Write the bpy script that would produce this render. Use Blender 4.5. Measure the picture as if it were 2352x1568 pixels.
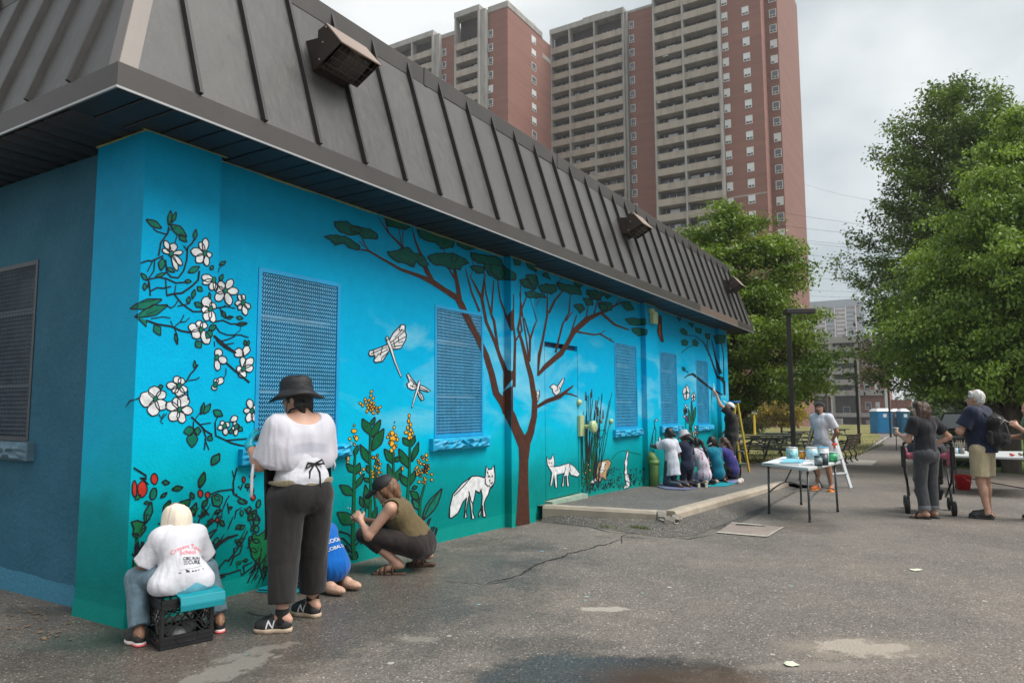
import bpy, bmesh, math, random
import numpy as np
from mathutils import Vector, Matrix, Quaternion
from mathutils.geometry import tessellate_polygon
from mathutils.bvhtree import BVHTree

random.seed(7)
for o in list(bpy.data.objects):
	bpy.data.objects.remove(o, do_unlink=True)
SC = bpy.context.scene
COL = SC.collection

# ------------------------------------------------------------------ camera
CAM_LOC = np.array([-2.27266,-4.11804,1.4])
YAW, PITCH, ROLL, FPX = 0.54420,0.09423,-0.00416,1634.58     # focal length for a picture 2352 wide
PW, PH = 2352.0,1568.0

def cam_axes():
	cy, sy, cp, sp = math.cos(YAW), math.sin(YAW), math.cos(PITCH), math.sin(PITCH)
	f = np.array([cp * cy, cp * sy, sp])
	r = np.array([sy, -cy, 0.0])
	u = np.cross(r, f)
	c, s = math.cos(ROLL), math.sin(ROLL)
	return c * r + s * u, -s * r + c * u, f

AR, AU, AF = cam_axes()
cam = bpy.data.cameras.new('camera')
cam.sensor_width = 36.0
cam.sensor_fit = 'HORIZONTAL'
cam.lens = FPX / PW * 36.0
cam.clip_start = 0.05
cam.clip_end = 6000
cam_o = bpy.data.objects.new('camera', cam)
COL.objects.link(cam_o)
cam_o.matrix_world = Matrix(((AR[0], AU[0], -AF[0], CAM_LOC[0]),(AR[1], AU[1], -AF[1], CAM_LOC[1]),
							 (AR[2], AU[2], -AF[2], CAM_LOC[2]),(0,0,0,1)))
cam.dof.use_dof = True
cam.dof.focus_distance = 5.6
cam.dof.aperture_fstop = 5.6
SC.camera = cam_o

# ------------------------------------------------------------------ sky, sun, exposure
SUN_EL, SUN_AZ = math.radians(55), math.radians(-80)     # azimuth of the direction towards the sun, from +X to +Y
w = bpy.data.worlds.new('World')
SC.world = w
w.use_nodes = True
nt = w.node_tree
nt.nodes.clear()
N = nt.nodes.new
L = nt.links.new
out = N('ShaderNodeOutputWorld')
bg = N('ShaderNodeBackground')
bg.inputs['Strength'].default_value = 0.06
sky = N('ShaderNodeTexSky')
sky.sky_type = 'NISHITA'
sky.sun_disc = False
sky.sun_elevation = SUN_EL
sky.sun_rotation = math.radians(90) - SUN_AZ
sky.air_density = 1.0
sky.dust_density = 2.0
tc = N('ShaderNodeTexCoord')
mp = N('ShaderNodeMapping')
mp.inputs['Scale'].default_value = (1.0,1.0,2.1)
mp.inputs['Location'].default_value = (1.676,3.110,3.571)
n1 = N('ShaderNodeTexNoise')
n1.inputs['Scale'].default_value = 2.3
n1.inputs['Detail'].default_value = 6
n1.inputs['Roughness'].default_value = 0.47
n1.inputs['Distortion'].default_value = 0.12
cr = N('ShaderNodeValToRGB')
cr.color_ramp.elements[0].position = 0.36
cr.color_ramp.elements[0].color = (4.25,4.85,5.1,1)
cr.color_ramp.elements[1].position = 0.60
cr.color_ramp.elements[1].color = (8.3,8.45,8.4,1)
mx = N('ShaderNodeMixRGB')
mx.inputs['Fac'].default_value = 0.90
L(tc.outputs['Generated'], mp.inputs['Vector'])
L(mp.outputs['Vector'], n1.inputs['Vector'])
L(n1.outputs['Fac'], cr.inputs['Fac'])
L(sky.outputs['Color'], mx.inputs['Color1'])
L(cr.outputs['Color'], mx.inputs['Color2'])
L(mx.outputs['Color'], bg.inputs['Color'])
L(bg.outputs['Background'], out.inputs['Surface'])

sun = bpy.data.lights.new('sun', 'SUN')
sun.energy = 2.2
sun.angle = math.radians(42)
sun.color = (1.0,0.97,0.92)
sun_o = bpy.data.objects.new('sun', sun)
COL.objects.link(sun_o)
sd = Vector((math.cos(SUN_EL) * math.cos(SUN_AZ), math.cos(SUN_EL) * math.sin(SUN_AZ), math.sin(SUN_EL)))
sun_o.rotation_euler = sd.to_track_quat('Z', 'Y').to_euler()
sun_o.location = sd * 60

vs = SC.view_settings
vs.view_transform = 'Standard'
try:
	vs.look = 'None'
except Exception:
	pass
vs.exposure = 1.1
vs.gamma = 1.0
vs.use_curve_mapping = False
SC.cycles.max_bounces = 6
SC.cycles.transparent_max_bounces = 8

# ------------------------------------------------------------------ places
def ray(x, y):
	return AR * ((x - PW / 2) / FPX) - AU * ((y - PH / 2) / FPX) + AF

def on_z(x, y, z):
	d = ray(x, y)
	return CAM_LOC + d * ((z - CAM_LOC[2]) / d[2])

def on_y(x, y, Y):
	d = ray(x, y)
	return CAM_LOC + d * ((Y - CAM_LOC[1]) / d[1])

def on_x(x, y, X):
	d = ray(x, y)
	return CAM_LOC + d * ((X - CAM_LOC[0]) / d[0])

def at_depth(x, y, d):
	return CAM_LOC + ray(x, y) * d

def ground(x):
	if x < 3:
		return 0.0
	if x < 16:
		return -.02 * (x - 3)
	if x < 220:
		return -.26 - .0143 * (x - 16)
	return -3.177

def apron(x):
	return .085 - .028 * (x - 7.4)

def G(x, y):
	z = 0
	for _ in range(50):
		P = on_z(x, y, z)
		z = .5 * z + .5 * ground(P[0])
	return P

def GP(x, y):
	z = 0
	for _ in range(50):
		P = on_z(x, y, z)
		z = .5 * z + .5 * apron(P[0])
	return P

# ------------------------------------------------------------------ materials
def nd(t, kind, **kw):
	n = t.nodes.new(kind)
	for k, v in kw.items():
		if k in n.inputs:
			n.inputs[k].default_value = v
		else:
			setattr(n, k, v)
	return n

def new_mat(name):
	m = bpy.data.materials.new(name)
	m.use_nodes = True
	t = m.node_tree
	b = t.nodes['Principled BSDF']
	return m, t, b

def mat(name, col, rough=.6, var=.12, scale=9.0, bump=0.0, bscale=60.0, metal=0.0, spec=.5, stretch=None, fabric=False):
	"""plain paint, cloth, metal ...: colour with a slow uneven tint and optional fine relief"""
	m, t, b = new_mat(name)
	tcn = nd(t, 'ShaderNodeTexCoord')
	src = tcn.outputs['Object']
	if stretch:
		mpn = nd(t, 'ShaderNodeMapping', Scale=stretch)
		t.links.new(src, mpn.inputs['Vector'])
		src = mpn.outputs['Vector']
	nz = nd(t, 'ShaderNodeTexNoise', Scale=scale, Detail=5.0, Roughness=.6)
	t.links.new(src, nz.inputs['Vector'])
	r = nd(t, 'ShaderNodeValToRGB')
	c = np.array(col[:3])
	r.color_ramp.elements[0].position = .3
	r.color_ramp.elements[1].position = .7
	r.color_ramp.elements[0].color = (*np.clip(c * (1 - var),0,1),1)
	r.color_ramp.elements[1].color = (*np.clip(c * (1 + var),0,1),1)
	t.links.new(nz.outputs['Fac'], r.inputs['Fac'])
	t.links.new(r.outputs['Color'], b.inputs['Base Color'])
	b.inputs['Roughness'].default_value = rough
	b.inputs['Metallic'].default_value = metal
	b.inputs['Specular IOR Level'].default_value = spec
	if fabric:
		b.inputs['Sheen Weight'].default_value = .15
	if bump:
		nb = nd(t, 'ShaderNodeTexNoise', Scale=bscale, Detail=4.0, Roughness=.6)
		t.links.new(src, nb.inputs['Vector'])
		bp = nd(t, 'ShaderNodeBump', Strength=bump, Distance=.01)
		t.links.new(nb.outputs['Fac'], bp.inputs['Height'])
		t.links.new(bp.outputs['Normal'], b.inputs['Normal'])
	return m

def srgb(r, g, b):
	f = lambda v: (v / 255 / 12.92) if v <= 10 else ((v / 255 + .055) / 1.055) ** 2.4
	return (f(r), f(g), f(b))

# ------------------------------------------------------------------ objects
def tag(o, label=None, cat=None, group=None, kind=None):
	if label:
		o['label'] = label
	if cat:
		o['category'] = cat
	if group:
		o['group'] = group
	if kind:
		o['kind'] = kind
	return o

def empty(name, loc=(0,0,0), rz=0.0, label=None, cat=None, group=None):
	o = bpy.data.objects.new(name, None)
	COL.objects.link(o)
	o.location = loc
	o.rotation_euler = (0,0, rz)
	o.empty_display_size = .1
	return tag(o, label, cat, group)

def link_mesh(name, me, mats, parent=None, smooth=False, loc=None):
	if not isinstance(mats, (list, tuple)):
		mats = [mats]
	for m in mats:
		me.materials.append(m)
	if smooth:
		me.polygons.foreach_set('use_smooth', [True] * len(me.polygons))
	o = bpy.data.objects.new(name, me)
	COL.objects.link(o)
	if parent is not None:
		o.parent = parent
	if loc is not None:
		o.location = loc
	return o

class MB:
	"""collects solids into one mesh"""

	def __init__(self):
		self.v = []
		self.f = []
		self.m = []

	def add(self, vs, fs, mi=0):
		k = len(self.v)
		self.v.extend([tuple(map(float, p)) for p in vs])
		self.f.extend([tuple(k + i for i in f) for f in fs])
		self.m.extend([mi] * len(fs))

	def box(self, a, b, mi=0, M=None):
		x0, y0, z0 = a
		x1, y1, z1 = b
		vs = [(x0, y0, z0),(x1, y0, z0),(x1, y1, z0),(x0, y1, z0),(x0, y0, z1),(x1, y0, z1),(x1, y1, z1),(x0, y1, z1)]
		if M is not None:
			vs = [M @ Vector(p) for p in vs]
		self.add(vs, [(0,3,2,1),(4,5,6,7),(0,1,5,4),(1,2,6,5),(2,3,7,6),(3,0,4,7)], mi)

	def hexa(self, p, mi=0):
		"""8 corners, bottom ring then top ring, counter-clockwise from above"""
		self.add(p, [(0,3,2,1),(4,5,6,7),(0,1,5,4),(1,2,6,5),(2,3,7,6),(3,0,4,7)], mi)

	def bar(self, p, q, w, h=None, up=(0,0,1), mi=0):
		"""square bar between two points"""
		h = h or w
		p = Vector(p)
		q = Vector(q)
		d = (q - p).normalized()
		up = Vector(up)
		if abs(d.dot(up)) > .97:
			up = Vector((1,0,0))
		s = d.cross(up).normalized()
		u = s.cross(d)
		c = [(-1,-1),(1,-1),(1,1),(-1,1)]
		vs = [p + s * (a * w / 2) + u * (b * h / 2) for a, b in c] + [q + s * (a * w / 2) + u * (b * h / 2) for a, b in c]
		self.add(vs, [(0,1,2,3),(7,6,5,4),(0,4,5,1),(1,5,6,2),(2,6,7,3),(3,7,4,0)], mi)

	def tube(self, pts, rad, n=8, mi=0, cap=True):
		pts = [Vector(p) for p in pts]
		if not isinstance(rad, (list, tuple)):
			rad = [rad] * len(pts)
		k = len(self.v)
		prev = None
		for i, p in enumerate(pts):
			d = (pts[min(i + 1, len(pts) - 1)] - pts[max(i - 1,0)]).normalized()
			if prev is None:
				a = d.orthogonal().normalized()
			else:
				a = (prev - d * prev.dot(d)).normalized()
			prev = a
			b = d.cross(a)
			for j in range(n):
				t = 2 * math.pi * j / n
				self.v.append(tuple(p + (a * math.cos(t) + b * math.sin(t)) * rad[i]))
		for i in range(len(pts) - 1):
			for j in range(n):
				j2 = (j + 1) % n
				self.f.append((k + i * n + j, k + i * n + j2, k + (i + 1) * n + j2, k + (i + 1) * n + j))
				self.m.append(mi)
		if cap:
			self.f.append(tuple(k + j for j in reversed(range(n))))
			self.f.append(tuple(k + (len(pts) - 1) * n + j for j in range(n)))
			self.m += [mi, mi]

	def lathe(self, prof, n=24, c=(0,0,0), mi=0, sx=1, sy=1, M=None, wob=None):
		"""profile of (radius, z)"""
		k = len(self.v)
		for (r, z) in prof:
			for j in range(n):
				t = 2 * math.pi * j / n
				dz = wob(t, r, z) if wob else 0
				p = Vector((c[0] + r * math.cos(t) * sx, c[1] + r * math.sin(t) * sy, c[2] + z + dz))
				self.v.append(tuple(M @ p if M is not None else p))
		for i in range(len(prof) - 1):
			for j in range(n):
				j2 = (j + 1) % n
				self.f.append((k + i * n + j, k + i * n + j2, k + (i + 1) * n + j2, k + (i + 1) * n + j))
				self.m.append(mi)
		if prof[0][0] > 1e-4:
			self.f.append(tuple(k + j for j in reversed(range(n))))
			self.m.append(mi)
		if prof[-1][0] > 1e-4:
			self.f.append(tuple(k + (len(prof) - 1) * n + j for j in range(n)))
			self.m.append(mi)

	def mesh(self, name='m'):
		me = bpy.data.meshes.new(name)
		me.from_pydata(self.v, [], self.f)
		me.polygons.foreach_set('material_index', self.m)
		me.update()
		return me

	def build(self, name, mats, parent=None, smooth=False, loc=None, bevel=0.0, seg=2):
		o = link_mesh(name, self.mesh(name), mats, parent, smooth, loc)
		if bevel:
			bv = o.modifiers.new('bevel', 'BEVEL')
			bv.width = bevel
			bv.segments = seg
			bv.limit_method = 'ANGLE'
			bv.angle_limit = math.radians(40)
		return o

def copy_tree(o, parent=None, label=None, group=None):
	c = o.copy()
	COL.objects.link(c)
	c.parent = parent
	if label:
		c['label'] = label
	if group:
		c['group'] = group
	for ch in list(o.children):
		copy_tree(ch, c)
	return c

def part_copy(o, parent, loc=None):
	c = o.copy()
	COL.objects.link(c)
	c.parent = parent
	if loc is not None:
		c.location = loc
	for ch in list(o.children):
		k = ch.copy()
		COL.objects.link(k)
		k.parent = c
	return c

# ------------------------------------------------------------------ soft bodies: distance fields turned into one surface
def surface_net(F, o, h):
	S = F < 0
	nx, ny, nz = F.shape
	cs = [(i, j, k) for i in (0,1) for j in (0,1) for k in (0,1)]
	sl = lambda A, c: A[c[0]:nx - 1 + c[0], c[1]:ny - 1 + c[1], c[2]:nz - 1 + c[2]]
	cnt = sum(sl(S, c).astype(np.int8) for c in cs)
	cells = np.argwhere((cnt > 0) & (cnt < 8))
	idx = -np.ones((nx - 1, ny - 1, nz - 1), np.int64)
	idx[tuple(cells.T)] = np.arange(len(cells))
	acc = np.zeros((len(cells),3))
	num = np.zeros(len(cells))
	I, J, K = cells.T
	for a in cs:
		for ax in range(3):
			if a[ax]:
				continue
			b = list(a)
			b[ax] = 1
			fa = F[I + a[0], J + a[1], K + a[2]]
			fb = F[I + b[0], J + b[1], K + b[2]]
			mk = (fa < 0) != (fb < 0)
			t = fa[mk] / (fa[mk] - fb[mk])
			p = np.tile(np.array(a, float),(mk.sum(),1))
			p[:, ax] += t
			acc[mk] += p
			num[mk] += 1
	verts = (cells + acc / num[:, None]) * h + o
	faces = []
	for ax in range(3):
		sh = [slice(0, n) for n in F.shape]
		s0, s1 = list(sh), list(sh)
		s0[ax] = slice(0, F.shape[ax] - 1)
		s1[ax] = slice(1, F.shape[ax])
		A, B = S[tuple(s0)], S[tuple(s1)]
		e = np.argwhere(A != B)
		u, v = [(1,2),(2,0),(0,1)][ax]
		e = e[(e[:, u] > 0) & (e[:, v] > 0) & (e[:, u] < F.shape[u] - 1) & (e[:, v] < F.shape[v] - 1)]
		ins = A[tuple(e.T)]
		q = []
		for du, dv in ((-1,-1),(0,-1),(0,0),(-1,0)):
			c = e.copy()
			c[:, u] += du
			c[:, v] += dv
			q.append(idx[tuple(c.T)])
		q = np.array(q).T
		q[~ins] = q[~ins][:, ::-1]
		faces.append(q)
	f = np.concatenate(faces)
	f = f[(f >= 0).all(1)]
	return verts, f

V3 = lambda *a: np.array(a, float)

def prim_box(p):
	k = p[0]
	if k == 'c':
		a, b, ra, rb = p[1], p[2], p[3], p[4]
		r = max(ra, rb)
		return np.minimum(a, b) - r, np.maximum(a, b) + r
	if k == 'e':
		r = max(p[2])
		return np.array(p[1]) - r, np.array(p[1]) + r
	return None

def prim_eval(p, X):
	if p[0] == 'c':
		a, b, ra, rb = np.array(p[1], float), np.array(p[2], float), p[3], p[4]
		flat = p[6] if len(p) > 6 else 0
		ab = b - a
		L2 = max(ab @ ab, 1e-9)
		tr = ((X - a) @ ab) / L2
		t = np.clip(tr, 0,1)
		d = np.linalg.norm(X - a - t[..., None] * ab, axis=-1) - (ra + (rb - ra) * t)
		if flat:
			ln = math.sqrt(L2)
			if flat & 1:
				d = np.maximum(d, (tr - 1) * ln)
			if flat & 2:
				d = np.maximum(d, -tr * ln)
		return d
	if p[0] == 'e':
		q = X - np.array(p[1], float)
		if len(p) > 4 and p[4] is not None:
			q = q @ np.array(p[4])          # columns are the local axes
		r = np.array(p[2], float)
		k0 = np.linalg.norm(q / r, axis=-1)
		k1 = np.linalg.norm(q / (r * r), axis=-1) + 1e-9
		return k0 * (k0 - 1) / k1

_rs = np.random.RandomState(3)
_WV = [(_rs.normal(size=3) * s, _rs.uniform(0,6.28), a) for s, a in ((14,1),(20,.8),(31,.6),(47,.4),(70,.25))]

def ripple(X, st=(1,1,1)):
	Y = X * np.array(st)
	d = np.zeros(X.shape[:-1])
	for k, ph, a in _WV:
		d += a * np.sin(Y @ k + ph + 1.3 * np.sin(Y @ np.roll(k, 1) * .6))
	return d / 2.2

def soft(name, prims, h, mats, parent=None, folds=0.0, st=(1,1,.5), cuts=(), holes=(), pick=None, smooth=0, fold_fn=None):
	"""one continuous surface grown round the given limbs; holes are carved, cuts are planes (point, normal)"""
	bx = [prim_box(p) for p in prims]
	lo = np.min([b[0] for b in bx], 0) - 4 * h - folds
	hi = np.max([b[1] for b in bx], 0) + 4 * h + folds
	n = np.ceil((hi - lo) / h).astype(int) + 1
	ax = [lo[i] + h * np.arange(n[i]) for i in range(3)]
	F = np.full(n, .12)

	def sub(b0, b1, m):
		i0 = np.clip(np.floor((b0 - m - lo) / h).astype(int),0, n - 1)
		i1 = np.clip(np.ceil((b1 + m - lo) / h).astype(int) + 1,1, n)
		s = tuple(slice(i0[i], i1[i]) for i in range(3))
		X = np.stack(np.meshgrid(*[ax[i][s[i]] for i in range(3)], indexing='ij'),-1)
		return s, X

	for p, b in zip(prims, bx):
		kk = p[5] if p[0] == 'c' else (p[3] if len(p) > 3 else .02)
		s, X = sub(b[0], b[1], kk + 3 * h)
		d = prim_eval(p, X)
		A = F[s]
		if kk > 1e-5:
			hh = np.maximum(kk - np.abs(A - d),0) / kk
			F[s] = np.minimum(A, d) - hh * hh * kk * .25
		else:
			F[s] = np.minimum(A, d)
	if folds or fold_fn:
		X = np.stack(np.meshgrid(*ax, indexing='ij'),-1)
		near = np.abs(F) < .05 + folds
		if folds:
			F[near] += folds * ripple(X[near], st)
		if fold_fn:
			F[near] += fold_fn(X[near])
	for p in holes:
		b = prim_box(p)
		s, X = sub(b[0], b[1], 3 * h)
		F[s] = np.maximum(F[s], -prim_eval(p, X))
	if cuts:
		X = np.stack(np.meshgrid(*ax, indexing='ij'),-1)
		for q, nn in cuts:
			F = np.maximum(F, (X - np.array(q, float)) @ np.array(nn, float))
	v, f = surface_net(F, lo, h)
	me = bpy.data.meshes.new(name)
	me.from_pydata(v.tolist(), [], f.tolist())
	me.update()
	o = link_mesh(name, me, mats, parent, True)
	if pick is not None:
		c = v[f].mean(1)
		me.polygons.foreach_set('material_index', np.asarray(pick(c), np.int32))
	if smooth:
		sm = o.modifiers.new('smooth', 'SMOOTH')
		sm.iterations = smooth
		sm.factor = .5
	return o
# ================================================================== ground
def ellipse_mask(t, pos, c, ax, ra, rb, edge=.35, nscale=4.0, namp=.5, sharp=.12):
	"""1 inside an uneven patch on the ground, 0 outside"""
	mpn = nd(t, 'ShaderNodeMapping', vector_type='TEXTURE')
	mpn.inputs['Location'].default_value = (c[0], c[1], 0)
	mpn.inputs['Rotation'].default_value = (0,0, ax)
	mpn.inputs['Scale'].default_value = (ra, rb, 1)
	t.links.new(pos, mpn.inputs['Vector'])
	sep = nd(t, 'ShaderNodeVectorMath', operation='MULTIPLY')
	sep.inputs[1].default_value = (1,1,0)
	t.links.new(mpn.outputs['Vector'], sep.inputs[0])
	ln = nd(t, 'ShaderNodeVectorMath', operation='LENGTH')
	t.links.new(sep.outputs['Vector'], ln.inputs[0])
	nz = nd(t, 'ShaderNodeTexNoise', Scale=nscale, Detail=6.0, Roughness=.65)
	t.links.new(pos, nz.inputs['Vector'])
	a = nd(t, 'ShaderNodeMath', operation='MULTIPLY_ADD')
	a.inputs[1].default_value = namp * 4
	a.inputs[2].default_value = -namp * 2
	t.links.new(nz.outputs['Fac'], a.inputs[0])
	s = nd(t, 'ShaderNodeMath', operation='ADD')
	t.links.new(ln.outputs['Value'], s.inputs[0])
	t.links.new(a.outputs[0], s.inputs[1])
	m = nd(t, 'ShaderNodeMapRange', interpolation_type='SMOOTHSTEP')
	m.inputs['From Min'].default_value = 1 + sharp
	m.inputs['From Max'].default_value = 1 - edge
	t.links.new(s.outputs[0], m.inputs['Value'])
	return m.outputs['Result']

def mixc(t, fac, a, b, kind='MIX'):
	m = nd(t, 'ShaderNodeMixRGB', blend_type=kind)
	for s, v in (('Fac', fac),('Color1', a),('Color2', b)):
		if isinstance(v, (int, float)):
			m.inputs[s].default_value = v
		elif isinstance(v, tuple):
			m.inputs[s].default_value = (*v[:3], 1)
		else:
			t.links.new(v, m.inputs[s])
	return m.outputs['Color']

def mathn(t, op, a, b=None, c=None):
	m = nd(t, 'ShaderNodeMath', operation=op)
	for i, v in enumerate((a, b, c)):
		if v is None:
			continue
		if isinstance(v, (int, float)):
			m.inputs[i].default_value = v
		else:
			t.links.new(v, m.inputs[i])
	return m.outputs[0]

def ramp(t, fac, *st):
	r = nd(t, 'ShaderNodeValToRGB')
	e = r.color_ramp.elements
	while len(e) < len(st):
		e.new(.5)
	for i, (p, c) in enumerate(st):
		e[i].position = p
		e[i].color = (*c, 1) if isinstance(c, tuple) else (c, c, c, 1)
	t.links.new(fac, r.inputs['Fac'])
	return r.outputs['Color']

def asphalt_mat(name, base=(.128,.112,.098), stains=True, dark=1.0):
	m, t, b = new_mat(name)
	geo = nd(t, 'ShaderNodeNewGeometry')
	pos = geo.outputs['Position']
	big = nd(t, 'ShaderNodeTexNoise', Scale=.55, Detail=6.0, Roughness=.62)
	t.links.new(pos, big.inputs['Vector'])
	mid = nd(t, 'ShaderNodeTexNoise', Scale=5.0, Detail=6.0, Roughness=.7)
	t.links.new(pos, mid.inputs['Vector'])
	vo = nd(t, 'ShaderNodeTexVoronoi', Scale=72.0)
	t.links.new(pos, vo.inputs['Vector'])
	vo2 = nd(t, 'ShaderNodeTexVoronoi', Scale=150.0)
	t.links.new(pos, vo2.inputs['Vector'])
	c = np.array(base) * dark
	col = ramp(t, big.outputs['Fac'], (.28, tuple(c * .60)),(.5, tuple(c)),(.70, tuple(c * 1.26 + np.array((.012,.004,-.004)))))
	col = mixc(t, .55, col, ramp(t, mid.outputs['Fac'], (.25,.35),(.75,.66)), 'OVERLAY')
	sp = nd(t, 'ShaderNodeSeparateColor')
	t.links.new(vo.outputs['Color'], sp.inputs['Color'])
	stone = mathn(t, 'GREATER_THAN', sp.outputs['Red'], .80)
	round_ = mathn(t, 'LESS_THAN', vo.outputs['Distance'], .42)
	st = mathn(t, 'MULTIPLY', stone, round_)
	stc = ramp(t, sp.outputs['Green'], (.1,(.18,.16,.145)),(.6,(.26,.235,.205)),(1.0,(.56,.52,.46)))
	dk = mathn(t, 'LESS_THAN', sp.outputs['Red'], .3)
	col = mixc(t, mathn(t, 'MULTIPLY', dk, .45), col, tuple(c * .45))
	sp2 = nd(t, 'ShaderNodeSeparateColor')
	t.links.new(vo2.outputs['Color'], sp2.inputs['Color'])
	col = mixc(t, mathn(t, 'MULTIPLY', mathn(t, 'GREATER_THAN', sp2.outputs['Red'], .86),.55), col, (.26,.24,.21))
	worn = ramp(t, mid.outputs['Fac'], (.4,.45),(.62,1.0))
	col = mixc(t, mathn(t, 'MULTIPLY', st, worn), col, stc)
	rough = None
	if stains:
		def g2(x, y):
			P = G(x, y)
			return (P[0], P[1])
		va = math.atan2(AR[1], AR[0])      # across the view
		for (px, py, ra, rb, cc, k, ns, na, rot, ed) in (
			(1390,1398,.20,.06,(.33,.30,.255),.85,9,.8, va, .25),
			(1985,1487,.26,.15,(.36,.32,.27),.9,8,.7, va, .3),
			(1985,1487,.55,.22,(.24,.20,.16),.5,5,.7, va, .6),
			(965,1466,.14,.07,(.29,.265,.23),.6,9,.6, va, .5),
			(515,1540,.30,.10,(.32,.295,.26),.85,9,.9, va + 1.0,.2),
			(590,1495,.22,.07,(.30,.275,.245),.7,11,1.0, va + .7,.25),
			(1830,1530,.5,.08,(.22,.19,.16),.5,3,.5, va, .6),
			(215,1470,.55,.28,(.028,.06,.048),.55,4,.55, va, .7),
			(150,1400,.5,.16,(.04,.045,.04),.6,4,.5, va, .7),
		):
			f = ellipse_mask(t, pos, g2(px, py), rot, ra, rb, ed, ns, na)
			col = mixc(t, mathn(t, 'MULTIPLY', f, k), col, cc)
		# damp strip along the wall foot and the puddle left near the camera
		damp = []
		for (px, py, ra, rb, rot, k) in ((880,1400,2.6,.8,.05,.6),(700,1400,3.6,1.35,0,.55),(250,1520,1.2,.8, va, .6),(1050,1390,1.6,.8,.1,.35),(1640,1200,1.5,.34,-.02,.6),(1400,1545,.80,.36, va, .85),(60,1480,1.0,.9, va, .45),(1500,1585,.5,.3, va, .95),(1240,1480,.6,.2, va, .35),(1850,1205,1.0,.5,0,.35)):
			f = ellipse_mask(t, pos, g2(px, py), rot, ra, rb, .6 if k < .8 else .35,2.2,.45)
			damp.append(mathn(t, 'MULTIPLY', f, k))
		d = damp[0]
		for e in damp[1:]:
			d = mathn(t, 'MAXIMUM', d, e)
		col = mixc(t, d, col, mixc(t, 1.0, col, (.36,.325,.30), 'MULTIPLY'))
		br = ellipse_mask(t, pos, g2(1540,1560), va, .55,.26,.6,3,.4)
		col = mixc(t, mathn(t, 'MULTIPLY', br, .75), col, (.07,.042,.024))
		wet = ramp(t, d, (.55,.55),(.80,.06))
		rough = nd(t, 'ShaderNodeMapRange')
		rough.inputs['To Min'].default_value = .78
		rough.inputs['To Max'].default_value = .16
		t.links.new(d, rough.inputs['Value'])
		t.links.new(rough.outputs['Result'], b.inputs['Roughness'])
		# specks of spilled paint
		vp = nd(t, 'ShaderNodeTexVoronoi', Scale=3.3)
		t.links.new(pos, vp.inputs['Vector'])
		s3 = nd(t, 'ShaderNodeSeparateColor')
		t.links.new(vp.outputs['Color'], s3.inputs['Color'])
		near = mathn(t, 'MULTIPLY', mathn(t, 'LESS_THAN', vp.outputs['Distance'], .065), mathn(t, 'GREATER_THAN', s3.outputs['Red'], .55))
		col = mixc(t, mathn(t, 'MULTIPLY', near, .8), col, ramp(t, s3.outputs['Green'], (.0,(.02,.3,.36)),(.35,(.4,.38,.34)),(.8,(.5,.47,.42)),(1.0,(.015,.012,.01))))
	else:
		b.inputs['Roughness'].default_value = .8
	t.links.new(col, b.inputs['Base Color'])
	bp = nd(t, 'ShaderNodeBump', Strength=.55, Distance=.006)
	h = mathn(t, 'ADD', mathn(t, 'MULTIPLY', vo.outputs['Distance'], -.8), mathn(t, 'MULTIPLY', mid.outputs['Fac'], 1.2))
	t.links.new(h, bp.inputs['Height'])
	if stains:
		t.links.new(wet, bp.inputs['Strength'])
	t.links.new(bp.outputs['Normal'], b.inputs['Normal'])
	b.inputs['Specular IOR Level'].default_value = .4
	return m

M_ASPH = asphalt_mat('worn_asphalt')
M_ASPH2 = asphalt_mat('apron_asphalt', (.088,.084,.080), stains=False)
M_ASPH3 = asphalt_mat('patch_asphalt', (.036,.034,.033), stains=False)

def sheet(name, pts, m, kind='structure', dz=0.0, thick=None):
	"""ground-hugging polygon, cut along the breaks of the slope"""
	P = [np.array(p[:2], float) for p in pts]

	def clip(poly, x, keep_less):
		r = []
		for i in range(len(poly)):
			a, b = poly[i], poly[(i + 1) % len(poly)]
			ia = (a[0] <= x) if keep_less else (a[0] >= x)
			ib = (b[0] <= x) if keep_less else (b[0] >= x)
			if ia:
				r.append(a)
			if ia != ib:
				s = (x - a[0]) / (b[0] - a[0])
				r.append(a + (b - a) * s)
		return r
	mb = MB()
	br = [-400,3,16,220,3000]
	for a, b in zip(br[:-1], br[1:]):
		q = clip(clip(P, b, True), a, False)
		if len(q) < 3:
			continue
		vs = [(p[0], p[1], ground(p[0]) + dz) for p in q]
		tris = tessellate_polygon([[Vector((p[0], p[1], 0)) for p in q]])
		fs = []
		for tr in tris:
			u = [q[i] for i in tr]
			ar = (u[1][0] - u[0][0]) * (u[2][1] - u[0][1]) - (u[1][1] - u[0][1]) * (u[2][0] - u[0][0])
			fs.append(tuple(tr) if ar > 0 else tuple(reversed(tr)))
		mb.add(vs, fs)
	o = mb.build(name, m)
	return tag(o, kind=kind)

gmb = MB()
xs = [-60,3,16,220,2600]
for a, b in zip(xs[:-1], xs[1:]):
	gmb.add([(a, -1500, ground(a)),(b, -1500, ground(b)),(b, 1500, ground(b)),(a, 1500, ground(a))], [(0,1,2,3)])
ground_o = tag(gmb.build('ground', M_ASPH), 'worn dark asphalt yard in front of the painted building', kind='structure')

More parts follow.
